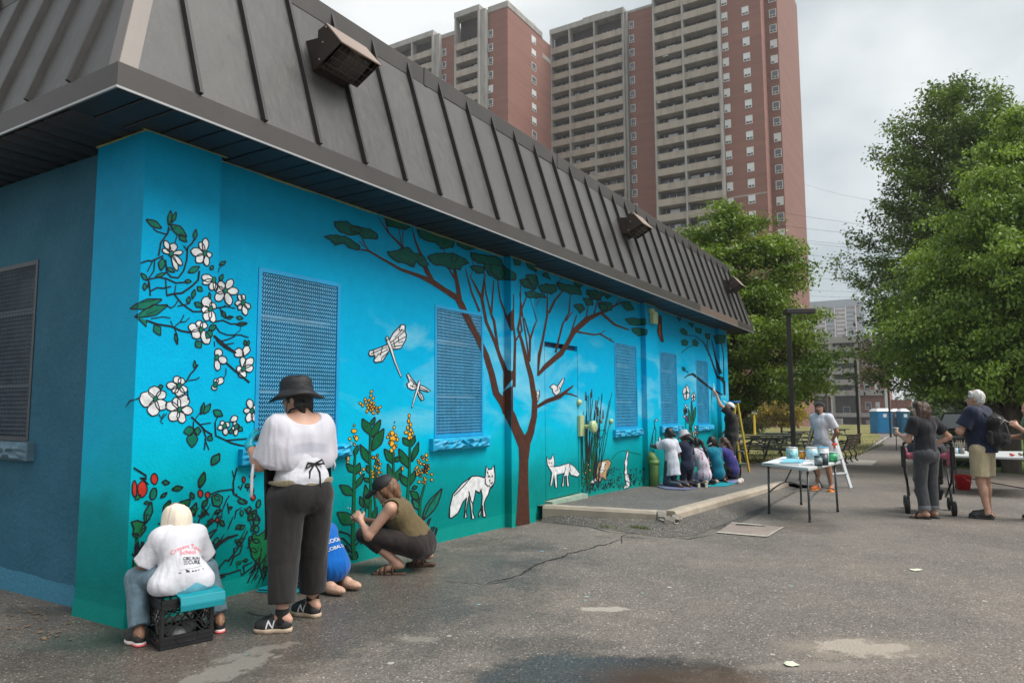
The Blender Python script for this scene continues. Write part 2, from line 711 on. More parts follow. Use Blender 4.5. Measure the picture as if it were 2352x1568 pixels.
def grass_mat(name, a, b_, dry):
	m, t, b = new_mat(name)
	geo = nd(t, 'ShaderNodeNewGeometry')
	pos = geo.outputs['Position']
	n1 = nd(t, 'ShaderNodeTexNoise', Scale=.35, Detail=6.0, Roughness=.65)
	n2 = nd(t, 'ShaderNodeTexNoise', Scale=6.0, Detail=6.0, Roughness=.7)
	t.links.new(pos, n1.inputs['Vector'])
	t.links.new(pos, n2.inputs['Vector'])
	c = mixc(t, ramp(t, n2.outputs['Fac'], (.3,0.0),(.7,1.0)), a, b_)
	c = mixc(t, mathn(t, 'MULTIPLY', ramp(t, n1.outputs['Fac'], (.42,0.0),(.58,1.0)),.85), c, dry)
	t.links.new(c, b.inputs['Base Color'])
	b.inputs['Roughness'].default_value = .9
	b.inputs['Specular IOR Level'].default_value = .1
	bp = nd(t, 'ShaderNodeBump', Strength=.8, Distance=.05)
	t.links.new(n2.outputs['Fac'], bp.inputs['Height'])
	t.links.new(bp.outputs['Normal'], b.inputs['Normal'])
	return m

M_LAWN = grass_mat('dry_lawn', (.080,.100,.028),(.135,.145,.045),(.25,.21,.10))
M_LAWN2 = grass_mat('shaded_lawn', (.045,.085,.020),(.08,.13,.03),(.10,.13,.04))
M_DIRT = mat('bare_dirt', (.15,.125,.10),.9,.35,3,.6,30)
lawn_pts = [G(*p) for p in ((1560,1060),(1700,1063),(1800,1061),(1900,1058),(1935,1053),(1977,1041),(2008,1021),(2022,1004),(2016,992))]
far_edge = [on_z(2016,975,-2.6), on_z(1100,975,-2.6)]
sheet('lawn', lawn_pts + far_edge + [np.array([17.5,40,0])], M_LAWN, dz=.012)
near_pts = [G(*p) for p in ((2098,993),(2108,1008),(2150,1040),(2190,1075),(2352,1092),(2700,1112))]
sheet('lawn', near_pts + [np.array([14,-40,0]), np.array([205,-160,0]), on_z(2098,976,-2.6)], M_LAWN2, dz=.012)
dirt = [G(*p) for p in ((2150,1040),(2190,1075),(2352,1092),(2700,1112),(2800,1135),(2352,1122),(2262,1106),(2195,1092),(2160,1070))]
sheet('path_edge', [p for p in dirt], M_DIRT, dz=.02)
sheet('path', [G(*p) for p in ((1962,1049),(2010,1024),(2045,1000),(2030,1007),(1990,1033))], mat('pale_concrete', (.36,.35,.33),.8,.15,4), dz=.022)

# ================================================================== the painted building
A0, YW, HS, BL = .486,.582,3.328,15.90        # pilaster face, wall face, soffit height, far end
BD = 9.0                                        # depth
bld = empty('painted_building', (0,0,0),0, 'low flat roofed building with a bright blue nature mural and dark metal mansard roof', 'building')

def mural_mat():
	m, t, b = new_mat('mural_sky_paint')
	geo = nd(t, 'ShaderNodeNewGeometry')
	pos = geo.outputs['Position']
	sp = nd(t, 'ShaderNodeSeparateXYZ')
	t.links.new(pos, sp.inputs['Vector'])
	n1 = nd(t, 'ShaderNodeTexNoise', Scale=1.1, Detail=4.0, Roughness=.55)
	t.links.new(pos, n1.inputs['Vector'])
	z = mathn(t, 'ADD', sp.outputs['Z'], mathn(t, 'MULTIPLY_ADD', n1.outputs['Fac'], .7,-.35))
	zn = mathn(t, 'DIVIDE', z, 3.4)
	c = ramp(t, zn, (.0,(.0,.225,.205)),(.09,(.0,.195,.205)),(.17,(.0,.275,.315)),(.25,(.0,.36,.44)),(.34,(.0,.405,.60)),(.52,(.0,.37,.625)),(.75,(.0,.315,.55)),(1.,(.0,.26,.48)))
	# drifting cloud brushwork
	mpn = nd(t, 'ShaderNodeMapping', Scale=(.45,1,1.25))
	t.links.new(pos, mpn.inputs['Vector'])
	n2 = nd(t, 'ShaderNodeTexNoise', Scale=1.35, Detail=5.0, Roughness=.55, Distortion=.6)
	t.links.new(mpn.outputs['Vector'], n2.inputs['Vector'])
	cl = ramp(t, n2.outputs['Fac'], (.49,0.0),(.72,1.0))
	band = ramp(t, mathn(t, 'DIVIDE', sp.outputs['Z'], 3.4),(.30,0.0),(.40,1.0),(.62,1.0),(.78,0.0))
	bx = ramp(t, mathn(t, 'DIVIDE', sp.outputs['X'], 16.0),(.10,0.0),(.22,1.0))
	k = mathn(t, 'MULTIPLY', mathn(t, 'MULTIPLY', cl, band), mathn(t, 'MULTIPLY', bx, .85))
	c = mixc(t, k, c, (.22,.54,.66))
	# darker green hills low on the wall
	n3 = nd(t, 'ShaderNodeTexNoise', Scale=.8, Detail=3.0)
	t.links.new(pos, n3.inputs['Vector'])
	hz = mathn(t, 'SUBTRACT', sp.outputs['Z'], mathn(t, 'MULTIPLY_ADD', n3.outputs['Fac'], .9,.22))
	hm = ramp(t, mathn(t, 'MULTIPLY_ADD', hz, 1.6,.5),(.42,1.0),(.62,0.0))
	c = mixc(t, mathn(t, 'MULTIPLY', hm, .42), c, (.0,.175,.145))
	foot = mathn(t, 'LESS_THAN', sp.outputs['Z'], .12)
	c = mixc(t, mathn(t, 'MULTIPLY', foot, .35), c, (.01,.30,.25))
	n4 = nd(t, 'ShaderNodeTexNoise', Scale=9.0, Detail=5.0, Roughness=.7)
	t.links.new(pos, n4.inputs['Vector'])
	c = mixc(t, .30, c, ramp(t, n4.outputs['Fac'], (.25,.36),(.75,.62)), 'OVERLAY')
	t.links.new(c, b.inputs['Base Color'])
	b.inputs['Roughness'].default_value = .45
	b.inputs['Specular IOR Level'].default_value = .07
	nb = nd(t, 'ShaderNodeTexNoise', Scale=45.0, Detail=5.0, Roughness=.65)
	t.links.new(pos, nb.inputs['Vector'])
	nb2 = nd(t, 'ShaderNodeTexNoise', Scale=6.0, Detail=4.0, Roughness=.6)
	t.links.new(pos, nb2.inputs['Vector'])
	bp = nd(t, 'ShaderNodeBump', Strength=.40, Distance=.010)
	t.links.new(mathn(t, 'ADD', nb.outputs['Fac'], mathn(t, 'MULTIPLY', nb2.outputs['Fac'], .9)), bp.inputs['Height'])
	t.links.new(bp.outputs['Normal'], b.inputs['Normal'])
	return m

M_MURAL = mural_mat()

def grey_wall_mat():
	m, t, b = new_mat('old_grey_blue_paint')
	geo = nd(t, 'ShaderNodeNewGeometry')
	pos = geo.outputs['Position']
	sp = nd(t, 'ShaderNodeSeparateXYZ')
	t.links.new(pos, sp.inputs['Vector'])
	n1 = nd(t, 'ShaderNodeTexNoise', Scale=2.0, Detail=6.0, Roughness=.65)
	t.links.new(pos, n1.inputs['Vector'])
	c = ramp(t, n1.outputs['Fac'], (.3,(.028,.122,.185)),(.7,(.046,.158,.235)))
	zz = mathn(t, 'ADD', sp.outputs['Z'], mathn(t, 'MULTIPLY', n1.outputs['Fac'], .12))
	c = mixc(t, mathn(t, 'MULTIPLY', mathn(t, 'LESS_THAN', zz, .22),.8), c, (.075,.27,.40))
	n2 = nd(t, 'ShaderNodeTexNoise', Scale=26.0, Detail=6.0, Roughness=.7)
	t.links.new(pos, n2.inputs['Vector'])
	c = mixc(t, .4, c, ramp(t, n2.outputs['Fac'], (.3,.34),(.7,.6)), 'OVERLAY')
	t.links.new(c, b.inputs['Base Color'])
	b.inputs['Roughness'].default_value = .6
	b.inputs['Specular IOR Level'].default_value = .08
	bp = nd(t, 'ShaderNodeBump', Strength=.8, Distance=.02)
	t.links.new(n2.outputs['Fac'], bp.inputs['Height'])
	t.links.new(bp.outputs['Normal'], b.inputs['Normal'])
	return m

M_GREYWALL = grey_wall_mat()
M_TAPE = mat('masking_tape', (.30,.33,.12),.8,.2,20)

def wall_cells(u0, u1, z0, z1, holes):
	us = sorted({u0, u1, *[h[0] for h in holes], *[h[1] for h in holes]})
	zs = sorted({z0, z1, *[h[2] for h in holes], *[h[3] for h in holes]})
	for a, b in zip(us[:-1], us[1:]):
		run = None
		for c, d in zip(zs[:-1], zs[1:]):
			solid = not any(h[0] <= a and h[1] >= b and h[2] <= c and h[3] >= d for h in holes)
			if solid:
				run = (run[0], d) if run else (c, d)
			elif run:
				yield a, b, run[0], run[1]
				run = None
		if run:
			yield a, b, run[0], run[1]

WIN = [(1.53,2.45,1.10,2.555),(3.87,4.82,1.09,2.54),(8.80,9.82,1.05,2.53),(11.05,12.06,1.06,2.53),(13.40,14.35,1.02,2.50)]
DOOR = (6.36,7.40,.12,2.33)
Z0 = -.6
mb = MB()
for a, b, c, d in wall_cells(A0 + .1, BL, Z0, HS, WIN + [DOOR]):
	mb.box((a, YW, c),(b, YW + .3, d))
mb.build('wall', M_MURAL, bld)
LWIN = (2.05,3.02,1.16,2.61)
mb = MB()
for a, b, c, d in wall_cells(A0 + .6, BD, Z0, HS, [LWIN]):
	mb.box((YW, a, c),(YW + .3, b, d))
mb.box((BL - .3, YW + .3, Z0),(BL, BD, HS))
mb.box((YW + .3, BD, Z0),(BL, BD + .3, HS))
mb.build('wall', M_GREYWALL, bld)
PIL = [(A0,1.085),(5.315,5.91),(10.05,10.64),(15.05, BL - .12)]
for i, (a, b) in enumerate(PIL):
	mb = MB()
	if i == 0:
		fl = lambda z: .10 * max(0,(.25 - z) / .85) ** 1.3       # the foot flares out towards the ground
		zs = [Z0,-.2,0,.1,.2, HS - .002]
		ring = []
		for z in zs:
			e = fl(z) * .6
			ring.append([(A0 - e, A0 - e, z),(b, A0 - e, z),(b, YW - .003, z),(YW - .003, YW - .003, z),(YW - .003, A0 + .6 + e, z),(A0 - e, A0 + .6 + e, z)])
		vs = [p for r_ in ring for p in r_]
		fs = []
		for q in range(len(zs) - 1):
			for j in range(6):
				fs.append((q * 6 + j, q * 6 + (j + 1) % 6, q * 6 + 6 + (j + 1) % 6, q * 6 + 6 + j))
		mb.add(vs, fs)
		mb.add(ring[-1], [(0,1,2,3),(0,3,4,5)])
	else:
		mb.box((a, A0, Z0),(b, YW - .002, HS - .002))
	mb.build('pilaster', M_MURAL, bld)
# tape and paint line under the soffit
mb = MB()
rr = random.Random(4)

def tape(p, q, axis):
	n = max(2, int(abs(q - p) / .13))
	return [(p + (q - p) * i / n, .008 + .012 * rr.random()) for i in range(n + 1)]

def tape_strip(fn, p, q):
	mb = MB()
	pr = tape(p, q, 0)
	for (a, ha),(b, hb) in zip(pr[:-1], pr[1:]):
		P = [fn(a, HS - ha), fn(b, HS - hb), fn(b, HS - .003), fn(a, HS - .003)]
		mb.add(P, [(0,1,2,3)])
	mb.build('masking_tape', M_TAPE, bld)

tape_strip(lambda u, z: (u, A0 - .004, z), A0 - .03,1.13)
tape_strip(lambda u, z: (A0 - .004, u, z), A0 + .62, A0 - .004)
for a, b in ((1.1,5.3),(5.92,10.03),(10.66,15.0)):
	tape_strip(lambda u, z: (u, YW - .003, z), a, b)
for a, b in PIL[1:]:
	tape_strip(lambda u, z: (u, A0 - .003, z), a - .03, b + .03)

# ---- windows: frame, expanded metal screen, glass, stone sill
M_FRAME = mat('painted_steel_blue', (.0,.28,.55),.45,.12,6,.15,40)
M_SCREEN = mat('painted_mesh_blue', (.030,.28,.50),.4,.2,6)
M_SCREEN_G = mat('mesh_grey', (.055,.085,.115),.5,.25,6)
M_BROWN = mat('mural_brown', (.060,.022,.014),.6,.22,14,.2,50)
M_GLASS = None

def glass_mat():
	m, t, b = new_mat('dark_window_glass')
	tcn = nd(t, 'ShaderNodeTexCoord')
	nz = nd(t, 'ShaderNodeTexNoise', Scale=3.0, Detail=4.0)
	t.links.new(tcn.outputs['Object'], nz.inputs['Vector'])
	t.links.new(ramp(t, nz.outputs['Fac'], (.3,(.006,.010,.014)),(.7,(.018,.026,.033))), b.inputs['Base Color'])
	b.inputs['Roughness'].default_value = .22
	b.inputs['Specular IOR Level'].default_value = .3
	bp = nd(t, 'ShaderNodeBump', Strength=.05, Distance=.05)
	n2 = nd(t, 'ShaderNodeTexNoise', Scale=1.6, Detail=2.0)
	t.links.new(tcn.outputs['Object'], n2.inputs['Vector'])
	t.links.new(n2.outputs['Fac'], bp.inputs['Height'])
	t.links.new(bp.outputs['Normal'], b.inputs['Normal'])
	return m

M_GLASS = glass_mat()
M_BLIND = mat('pale_blind', (.30,.36,.40),.7,.1)
M_SILLB = mat('painted_rock_sill', (.0,.29,.50),.5,.3,8,.9,24)
M_SILLG = mat('grey_blue_rock_sill', (.09,.17,.22),.6,.2,5,.9,14)

def in_poly(p, poly):
	c = False
	j = len(poly) - 1
	for i in range(len(poly)):
		(x1, y1),(x2, y2) = poly[i], poly[j]
		if (y1 > p[1]) != (y2 > p[1]) and p[0] < (x2 - x1) * (p[1] - y1) / (y2 - y1) + x1:
			c = not c
		j = i
	return c

def screen(u0, u1, z0, z1, to, nu, nz_, th, brown=None):
	"""expanded metal: every strand of the diamond net is its own little bar"""
	mb = MB()
	du, dz = (u1 - u0) / nu, (z1 - z0) / nz_
	for i in range(nu):
		for j in range(nz_):
			a, b = u0 + i * du, z0 + j * dz
			m_ = (a + du / 2, b + dz / 2)
			for p, q in (((a, m_[1]),(m_[0], b)),((m_[0], b),(a + du, m_[1])),((a + du, m_[1]),(m_[0], b + dz)),((m_[0], b + dz),(a, m_[1]))):
				mi = 0
				if brown and any(in_poly(((p[0] + q[0]) / 2,(p[1] + q[1]) / 2), B) for B in brown):
					mi = 1
				dx, dy = q[0] - p[0], q[1] - p[1]
				l = math.hypot(dx, dy)
				nx_, ny_ = -dy / l * th / 2, dx / l * th / 2
				P = [to(p[0] + nx_, p[1] + ny_, 0), to(p[0] - nx_, p[1] - ny_, 0.004), to(q[0] - nx_, q[1] - ny_, .004), to(q[0] + nx_, q[1] + ny_, 0)]
				mb.add(P, [(0,1,2,3)], mi)
	return mb

def sill_mb(u0, u1, z0, z1, to, seed):
	r = random.Random(seed)
	mb = MB()
	nu, nv = 26,6
	ring = []
	for i in range(nu + 1):
		u = u0 + (u1 - u0) * i / nu
		row = []
		for j in range(nv + 1):
			z = z0 + (z1 - z0) * j / nv
			e = min(1, min(i, nu - i) / 1.5) * min(1, min(j, nv - j) / 1.0 + .25)
			row.append(to(u, z, -(.055 + .045 * e + .022 * (r.random() - .5) * 2 * e)))
		ring.append(row)
	vs = [p for q in ring for p in q]
	W_ = nv + 1
	fs = [(i * W_ + j, (i + 1) * W_ + j, (i + 1) * W_ + j + 1, i * W_ + j + 1) for i in range(nu) for j in range(nv)]
	k = len(vs)
	back = [to(u0, z0,.02), to(u1, z0,.02), to(u1, z1,.02), to(u0, z1,.02)]
	vs += back
	fs += [tuple([k, k + 1] + [i * W_ for i in range(nu, -1,-1)]), tuple([k + 2, k + 3] + [i * W_ + nv for i in range(nu + 1)]),
		 tuple([k + 3, k] + [j for j in range(nv + 1)]), tuple([k + 1, k + 2] + [nu * W_ + j for j in range(nv, -1,-1)])]
	mb.add(vs, fs)
	return mb

def frame_mb(u0, u1, z0, z1, to, w_, d0, d1):
	mb = MB()

	def bx(a, b, c, d):
		P = [to(a, c, d1), to(b, c, d1), to(b, c, d0), to(a, c, d0), to(a, d, d1), to(b, d, d1), to(b, d, d0), to(a, d, d0)]
		mb.hexa(P)
	bx(u0, u0 + w_, z0, z1)
	bx(u1 - w_, u1, z0, z1)
	bx(u0 + w_, u1 - w_, z0, z0 + w_)
	bx(u0 + w_, u1 - w_, z1 - w_, z1)
	return mb

def window(u0, u1, z0, z1, to, nu, nz_, th, fm, sm, sill, seed, brown=None):
	f = frame_mb(u0 + .002, u1 - .002, z0 + .002, z1 - .002, to, .035,-.006,.05).build('window', fm, bld)
	screen(u0 + .037, u1 - .037, z0 + .037, z1 - .037, to, nu, nz_, th, brown).build('mesh_screen', [sm, M_BROWN], f)
	mb = MB()
	mb.hexa([to(u0, z0,.16), to(u1, z0,.16), to(u1, z0,.14), to(u0, z0,.14), to(u0, z1,.16), to(u1, z1,.16), to(u1, z1,.14), to(u0, z1,.14)])
	mb.build('pane', M_GLASS, f)
	zm = z0 + (z1 - z0) * .72
	for a, b in ((zm, zm + .05),(z0 + (z1 - z0) * .30, z0 + (z1 - z0) * .30 + .03)):
		mb = MB()
		mb.hexa([to(u0 + .02, a, .138), to(u1 - .02, a, .138), to(u1 - .02, a, .10), to(u0 + .02, a, .10), to(u0 + .02, b, .138), to(u1 - .02, b, .138), to(u1 - .02, b, .10), to(u0 + .02, b, .10)])
		mb.build('sash_bar', M_BLIND, f)
	sill_mb(sill[0], sill[1], sill[2], sill[3], to, seed).build('window_sill', M_SILLB if fm is M_FRAME else M_SILLG, bld, smooth=False)

to_main = lambda u, z, d: (u, YW + d, z)
to_left = lambda u, z, d: (YW + d, u, z)
# ================================================================== roof
M_ROOF = mat('roof_metal_grey', (.135,.137,.138),.42,.13,1.3,.04,8,.25,.3,(1,1,.35))
M_ROOFDARK = mat('roof_seam_dark', (.030,.027,.026),.5,.2,4,0,60,.2)
M_FASCIA = mat('fascia_brown_grey', (.060,.054,.050),.5,.16,1.6,.06,30,.2,.5)
M_FASCIAT = mat('fascia_faded_tan', (.150,.110,.090),.5,.14,2.0,.06,30,.1)
M_HIP = mat('hip_flashing_tan', (.15,.13,.115),.42,.1,1.5,0,60,.2)
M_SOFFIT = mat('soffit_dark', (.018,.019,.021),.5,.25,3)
FX1, FY1 = 16.565, BD + .9
FZ0, FZ1, TOPZ, INS = 3.324,3.478,4.99,.47
# fascia boards, butt jointed
fb = MB()
fb.box((0,0, FZ0),(11.9,.022, FZ1))
fb.build('fascia', M_FASCIA, bld)
fb = MB()
fb.box((11.903,.0005, FZ0),(14.95,.022, FZ1))
fb.build('fascia', M_FASCIAT, bld)['label'] = 'faded tan stretch of fascia'
fb = MB()
fb.box((14.953,0, FZ0),(FX1,.022, FZ1))
fb.build('fascia', M_FASCIA, bld)
fb = MB()
fb.box((0,.022, FZ0 + .0005),(.022, FY1, FZ1 - .0005))
fb.build('fascia', M_FASCIA, bld)
fb = MB()
fb.box((FX1 - .022,.022, FZ0),(FX1, FY1, FZ1))
fb.build('fascia', M_FASCIA, bld)
fb = MB()
M_DRIP = mat('bare_drip_edge', (.36,.36,.36),.4,.1,3,0,60,.4)
fb.box((-.008,-.008, FZ0 - .010),(FX1,.004, FZ0 + .004))
fb.box((-.008,.004, FZ0 - .010),(.004, FY1, FZ0 + .004))
fb.build('drip_edge', M_DRIP, bld)
# soffit planks
pl = MB()
pl.box((.006,.05, HS),(.186, YW + .02, HS + .012))
p0 = pl.build('soffit_plank', M_SOFFIT, bld, bevel=.004, seg=1)
for i in range(1,84):
	c = part_copy(p0, bld, (.196 * i, 0,(i % 3) * .0012))
for i, (x0) in enumerate(range(0)):
	pass
pl = MB()
pl.box((.05,.006, HS + .004),(YW + .02,.186, HS + .016))
p1 = pl.build('soffit_plank', M_SOFFIT, bld, (0,0,0), bevel=.004, seg=1)
p1.location = (0,.60,0)
for i in range(4,44):
	part_copy(p1, bld, (0,.196 * i, (i % 3) * .0012))
fb = MB()
fb.box((.022,.022, HS + .03),(FX1 - .022, FY1, HS + .06))
fb.build('soffit_backing', M_SOFFIT, bld)

def slope(u, s, off=0.0):
	"""point on the long mansard face: u along, s 0..1 up the slope, off outwards"""
	n = Vector((0,-(TOPZ - FZ1), INS)).normalized()
	return Vector((u, .022 + INS * s, FZ1 + (TOPZ - FZ1) * s)) + n * off

def slope_l(u, s, off=0.0):
	p = slope(u, s, off)
	return Vector((p.y, p.x, p.z))

SP = .53
rr = random.Random(9)
M_PANELS = []
for k_, c_ in (('a', (.090,.087,.085)),('b', (.080,.078,.077)),('c', (.098,.095,.092))):
	m_, t_, b_ = new_mat('roof_panel_' + k_)
	geo_ = nd(t_, 'ShaderNodeNewGeometry')
	mp1 = nd(t_, 'ShaderNodeMapping', Scale=(26,26,.9))
	t_.links.new(geo_.outputs['Position'], mp1.inputs['Vector'])
	na = nd(t_, 'ShaderNodeTexNoise', Scale=1.0, Detail=5.0, Roughness=.65)
	t_.links.new(mp1.outputs['Vector'], na.inputs['Vector'])
	nb_ = nd(t_, 'ShaderNodeTexNoise', Scale=1.6, Detail=6.0, Roughness=.6)
	t_.links.new(geo_.outputs['Position'], nb_.inputs['Vector'])
	nc_ = nd(t_, 'ShaderNodeTexNoise', Scale=34.0, Detail=3.0, Roughness=.7)
	t_.links.new(geo_.outputs['Position'], nc_.inputs['Vector'])
	cc = np.array(c_)
	col_ = ramp(t_, nb_.outputs['Fac'], (.3, tuple(cc * .86)),(.7, tuple(cc * 1.12)))
	col_ = mixc(t_, mathn(t_, 'MULTIPLY', ramp(t_, na.outputs['Fac'], (.52,0.0),(.72,1.0)),.30), col_, tuple(cc * 1.75))
	col_ = mixc(t_, mathn(t_, 'MULTIPLY', ramp(t_, na.outputs['Fac'], (.28,1.0),(.44,0.0)),.35), col_, tuple(cc * .5))
	col_ = mixc(t_, mathn(t_, 'MULTIPLY', ramp(t_, nc_.outputs['Fac'], (.70,0.0),(.74,1.0)),.5), col_, (.26,.25,.24))
	t_.links.new(col_, b_.inputs['Base Color'])
	b_.inputs['Metallic'].default_value = .2
	b_.inputs['Specular IOR Level'].default_value = .3
	t_.links.new(ramp(t_, na.outputs['Fac'], (.3,.36),(.7,.55)), b_.inputs['Roughness'])
	bp_ = nd(t_, 'ShaderNodeBump', Strength=.35, Distance=.02)
	t_.links.new(nb_.outputs['Fac'], bp_.inputs['Height'])
	t_.links.new(bp_.outputs['Normal'], b_.inputs['Normal'])
	M_PANELS.append(m_)

def hipclip(u, s):
	return max(u, .022 + INS * s)

def panel(fn, ua, ub, lo_hip=False, hi_end=None, mats=None):
	P = MB()
	a0, a1 = (ua, ua)
	b0, b1 = (ub, ub)
	if lo_hip:
		a0, a1 = .03,.03 + INS
	if hi_end:
		b0, b1 = hi_end, hi_end - INS
	off = rr.uniform(-.002,.003)
	nu = 2
	P.hexa([fn(a0,0,-.02), fn(b0,0,-.02), fn(b0,0, off), fn(a0,0, off), fn(a1,1,-.02), fn(b1,1,-.02), fn(b1,1, off), fn(a1,1, off)])
	o = P.build('roof_panel', mats or rr.choice(M_PANELS), bld)
	return o

def seam(fn, u, s0=0.0, s1=1.0, par=None):
	P = MB()
	w_ = .013
	P.hexa([fn(u - w_, s0,-.004), fn(u + w_, s0,-.004), fn(u + w_, s0,.045), fn(u - w_, s0,.045), fn(u - w_, s1,-.004), fn(u + w_, s1,-.004), fn(u + w_, s1,.045), fn(u - w_, s1,.045)])
	return P.build('standing_seam', M_ROOFDARK, par or bld)

us = [.02 + SP * i for i in range(1,31)]
prev = .03
for i, u in enumerate(us):
	po = panel(slope, prev, u, lo_hip=(i == 0))
	seam(slope, u, 0.0,1.0, po)
	prev = u
panel(slope, prev, FX1, hi_end=FX1 - .02)
prev = .03
for i in range(1,18):
	u = .02 + SP * i
	po = panel(slope_l, prev, u, lo_hip=(i == 1), mats=M_PANELS[1])
	seam(slope_l, u, 0.0,1.0, po)
	prev = u
# far end face, top deck, back
P = MB()
P.hexa([Vector((FX1 - .04,.05, FZ1)), Vector((FX1 - .01,.05, FZ1)), Vector((FX1 - .01, FY1, FZ1)), Vector((FX1 - .04, FY1, FZ1)), Vector((FX1 - .04 - INS, .05 + INS, TOPZ)), Vector((FX1 - .01 - INS, .05 + INS, TOPZ)), Vector((FX1 - .01 - INS, FY1, TOPZ)), Vector((FX1 - .04 - INS, FY1, TOPZ))])
P.build('roof_panel', M_PANELS[1], bld)
P = MB()
P.box((INS + .03, INS + .03, TOPZ - .06),(FX1 - INS - .05, FY1 - .05, TOPZ - .02))
P.build('roof_deck', M_SOFFIT, bld)
# hip flashing, both legs
P = MB()
for fn, m_ in ((slope, 0),(slope_l, 0)):
	a = .015
	P.hexa([fn(a, 0,.003), fn(a + .115,0,.003), fn(a + .115,0,.010), fn(a, 0,.010), fn(a + INS, 1,.003), fn(a + .115 + INS, 1,.003), fn(a + .115 + INS, 1,.010), fn(a + INS, 1,.010)])
P.build('hip_flashing', M_HIP, bld)
P = MB()
for fn, a, b in ((slope, FX1 - .10, FX1 - .01),):
	P.hexa([fn(a, 0,.003), fn(b, 0,.003), fn(b, 0,.014), fn(a, 0,.014), fn(a - INS, 1,.003), fn(b - INS, 1,.003), fn(b - INS, 1,.014), fn(a - INS, 1,.014)])
P.build('hip_flashing', M_FASCIA, bld)
# coping lengths with laps
x = INS - .02
k = 0
while x < FX1 - INS - .02:
	e = min(x + 3.05, FX1 - INS + .02)
	P = MB()
	P.box((x, .022 + INS - .055 - .003 * (k % 2),4.825),(e - .004,.022 + INS + .12,5.012 + .002 * (k % 2)))
	P.build('roof_coping', M_FASCIA, bld, bevel=.006)
	if x > INS:
		P = MB()
		P.box((x - .035,.022 + INS - .063,4.822),(x + .03,.022 + INS + .125,5.019))
		P.build('coping_joint', M_FASCIA, bld)
	x = e
	k += 1
P = MB()
P.box((.022 + INS - .055, INS + .15,4.825),(.022 + INS + .12, FY1,5.012))
P.build('roof_coping', M_FASCIA, bld, bevel=.006)

# ---- floodlights on the mansard
M_LAMP = mat('lamp_bronze', (.050,.036,.030),.38,.2,3,.05,20,.3)
M_LAMPTOP = mat('lamp_lit_top', (.27,.195,.155),.4,.12,2,0,60,.2)  # light falling on the sloping lid is put into this paler brown
M_LENS = mat('lamp_lens', (.07,.058,.05),.12,.2,9)
M_WIRE = mat('wire_guard', (.12,.11,.10),.3,.1,9,0,60,.6)

def floodlight(x, z, lab):
	r = empty('floodlight', (x, .22, z),0, lab, 'floodlight', 'floodlights along the metal roof')
	r.scale = (.86,.86,.86)
	w_ = .27
	b = MB()
	b.hexa([(-w_ * .78,.12,-.16),(w_ * .78,.12,-.16),(w_ * .78,-.10,-.135),(-w_ * .78,-.10,-.135),
			(-w_ * .78,.26,.20),(w_ * .78,.26,.20),(w_ * .78,-.06,.17),(-w_ * .78,-.06,.17)][0:8])
	b.build('housing', M_LAMP, r, bevel=.008)
	# hood: sides, back, sloping lid; open underneath
	y0, y1, y2 = -.09,-.205,-.40
	t_ = .012
	h = MB()
	for s in (-1,1):
		X = s * w_
		P = [(X, y0,-.16),(X, y2,.0),(X, y1,.235),(X, y0,.20)]
		Q = [(X - s * t_, *p[1:]) for p in P]
		if s < 0:
			h.add(P + Q, [(0,1,2,3),(7,6,5,4),(0,4,5,1),(1,5,6,2),(2,6,7,3),(3,7,4,0)])
		else:
			h.add(P + Q, [(3,2,1,0),(4,5,6,7),(1,5,4,0),(2,6,5,1),(3,7,6,2),(0,4,7,3)])
	h.hexa([(-w_ + t_, y0 - .012,-.158),(w_ - t_, y0 - .012,-.158),(w_ - t_, y0,-.158),(-w_ + t_, y0,-.158),(-w_ + t_, y0 - .012,.2),(w_ - t_, y0 - .012,.2),(w_ - t_, y0,.2),(-w_ + t_, y0,.2)])
	h.hexa([(-w_ + t_, y1,.223),(w_ - t_, y1,.223),(w_ - t_, y0,.188),(-w_ + t_, y0,.188),(-w_ + t_, y1,.235),(w_ - t_, y1,.235),(w_ - t_, y0,.20),(-w_ + t_, y0,.20)])
	h.build('hood', M_LAMP, r)
	l = MB()
	l.hexa([(-w_ - .006, y2 - .006,-.014),(w_ + .006, y2 - .006,-.014),(w_ + .006, y1,.222),(-w_ - .006, y1,.222),(-w_ - .006, y2 - .012,-.004),(w_ + .006, y2 - .012,-.004),(w_ + .006, y1 + .002,.242),(-w_ - .006, y1 + .002,.242)])
	l.build('hood_lid', M_LAMPTOP, r)
	g = MB()
	pr = [(y0 - .02,-.13),(y0 - .08,-.115),(y2 + .09,-.02),(y2 + .05,.03),(y1 - .02,.12)]
	n = len(pr)
	vs = [(-w_ * .74, *p) for p in pr] + [(w_ * .74, *p) for p in pr]
	g.add(vs, [(i, i + 1, n + i + 1, n + i) for i in range(n - 1)] + [tuple(range(n)), tuple(range(2 * n - 1, n - 1,-1))])
	g.build('lens', M_LENS, r, True)
	wg = MB()
	for f in (.2,.5,.8):
		a = Vector((0, y0 - .03,-.165)).lerp(Vector((0, y2 + .02,-.022)), f)
		wg.tube([(-w_ * .9, a.y, a.z),(w_ * .9, a.y, a.z)], .0035,5)
	for i in range(8):
		X = -w_ * .85 + i * w_ * 1.7 / 7
		wg.tube([(X, y0 - .02,-.163),(X, y2 + .03,-.012),(X, y2 + .03,.03)], .003,5)
	wg.build('wire_guard', M_WIRE, r)
	sc = MB()
	for s in (-1,1):
		for (yy, zz) in ((-.12,-.10),(-.20,.20),(-.16,.06)):
			sc.lathe([(.009,0),(.009,.006),(.001,.009)], 8, M=Matrix.Translation((s * (w_ + .001), yy, zz)) @ Matrix.Rotation(s * math.pi / 2,4, 'Y'))
	sc.build('screw', mat('bright_screw', (.5,.5,.5),.3,.1,5,0,60,.8), r)
	return r

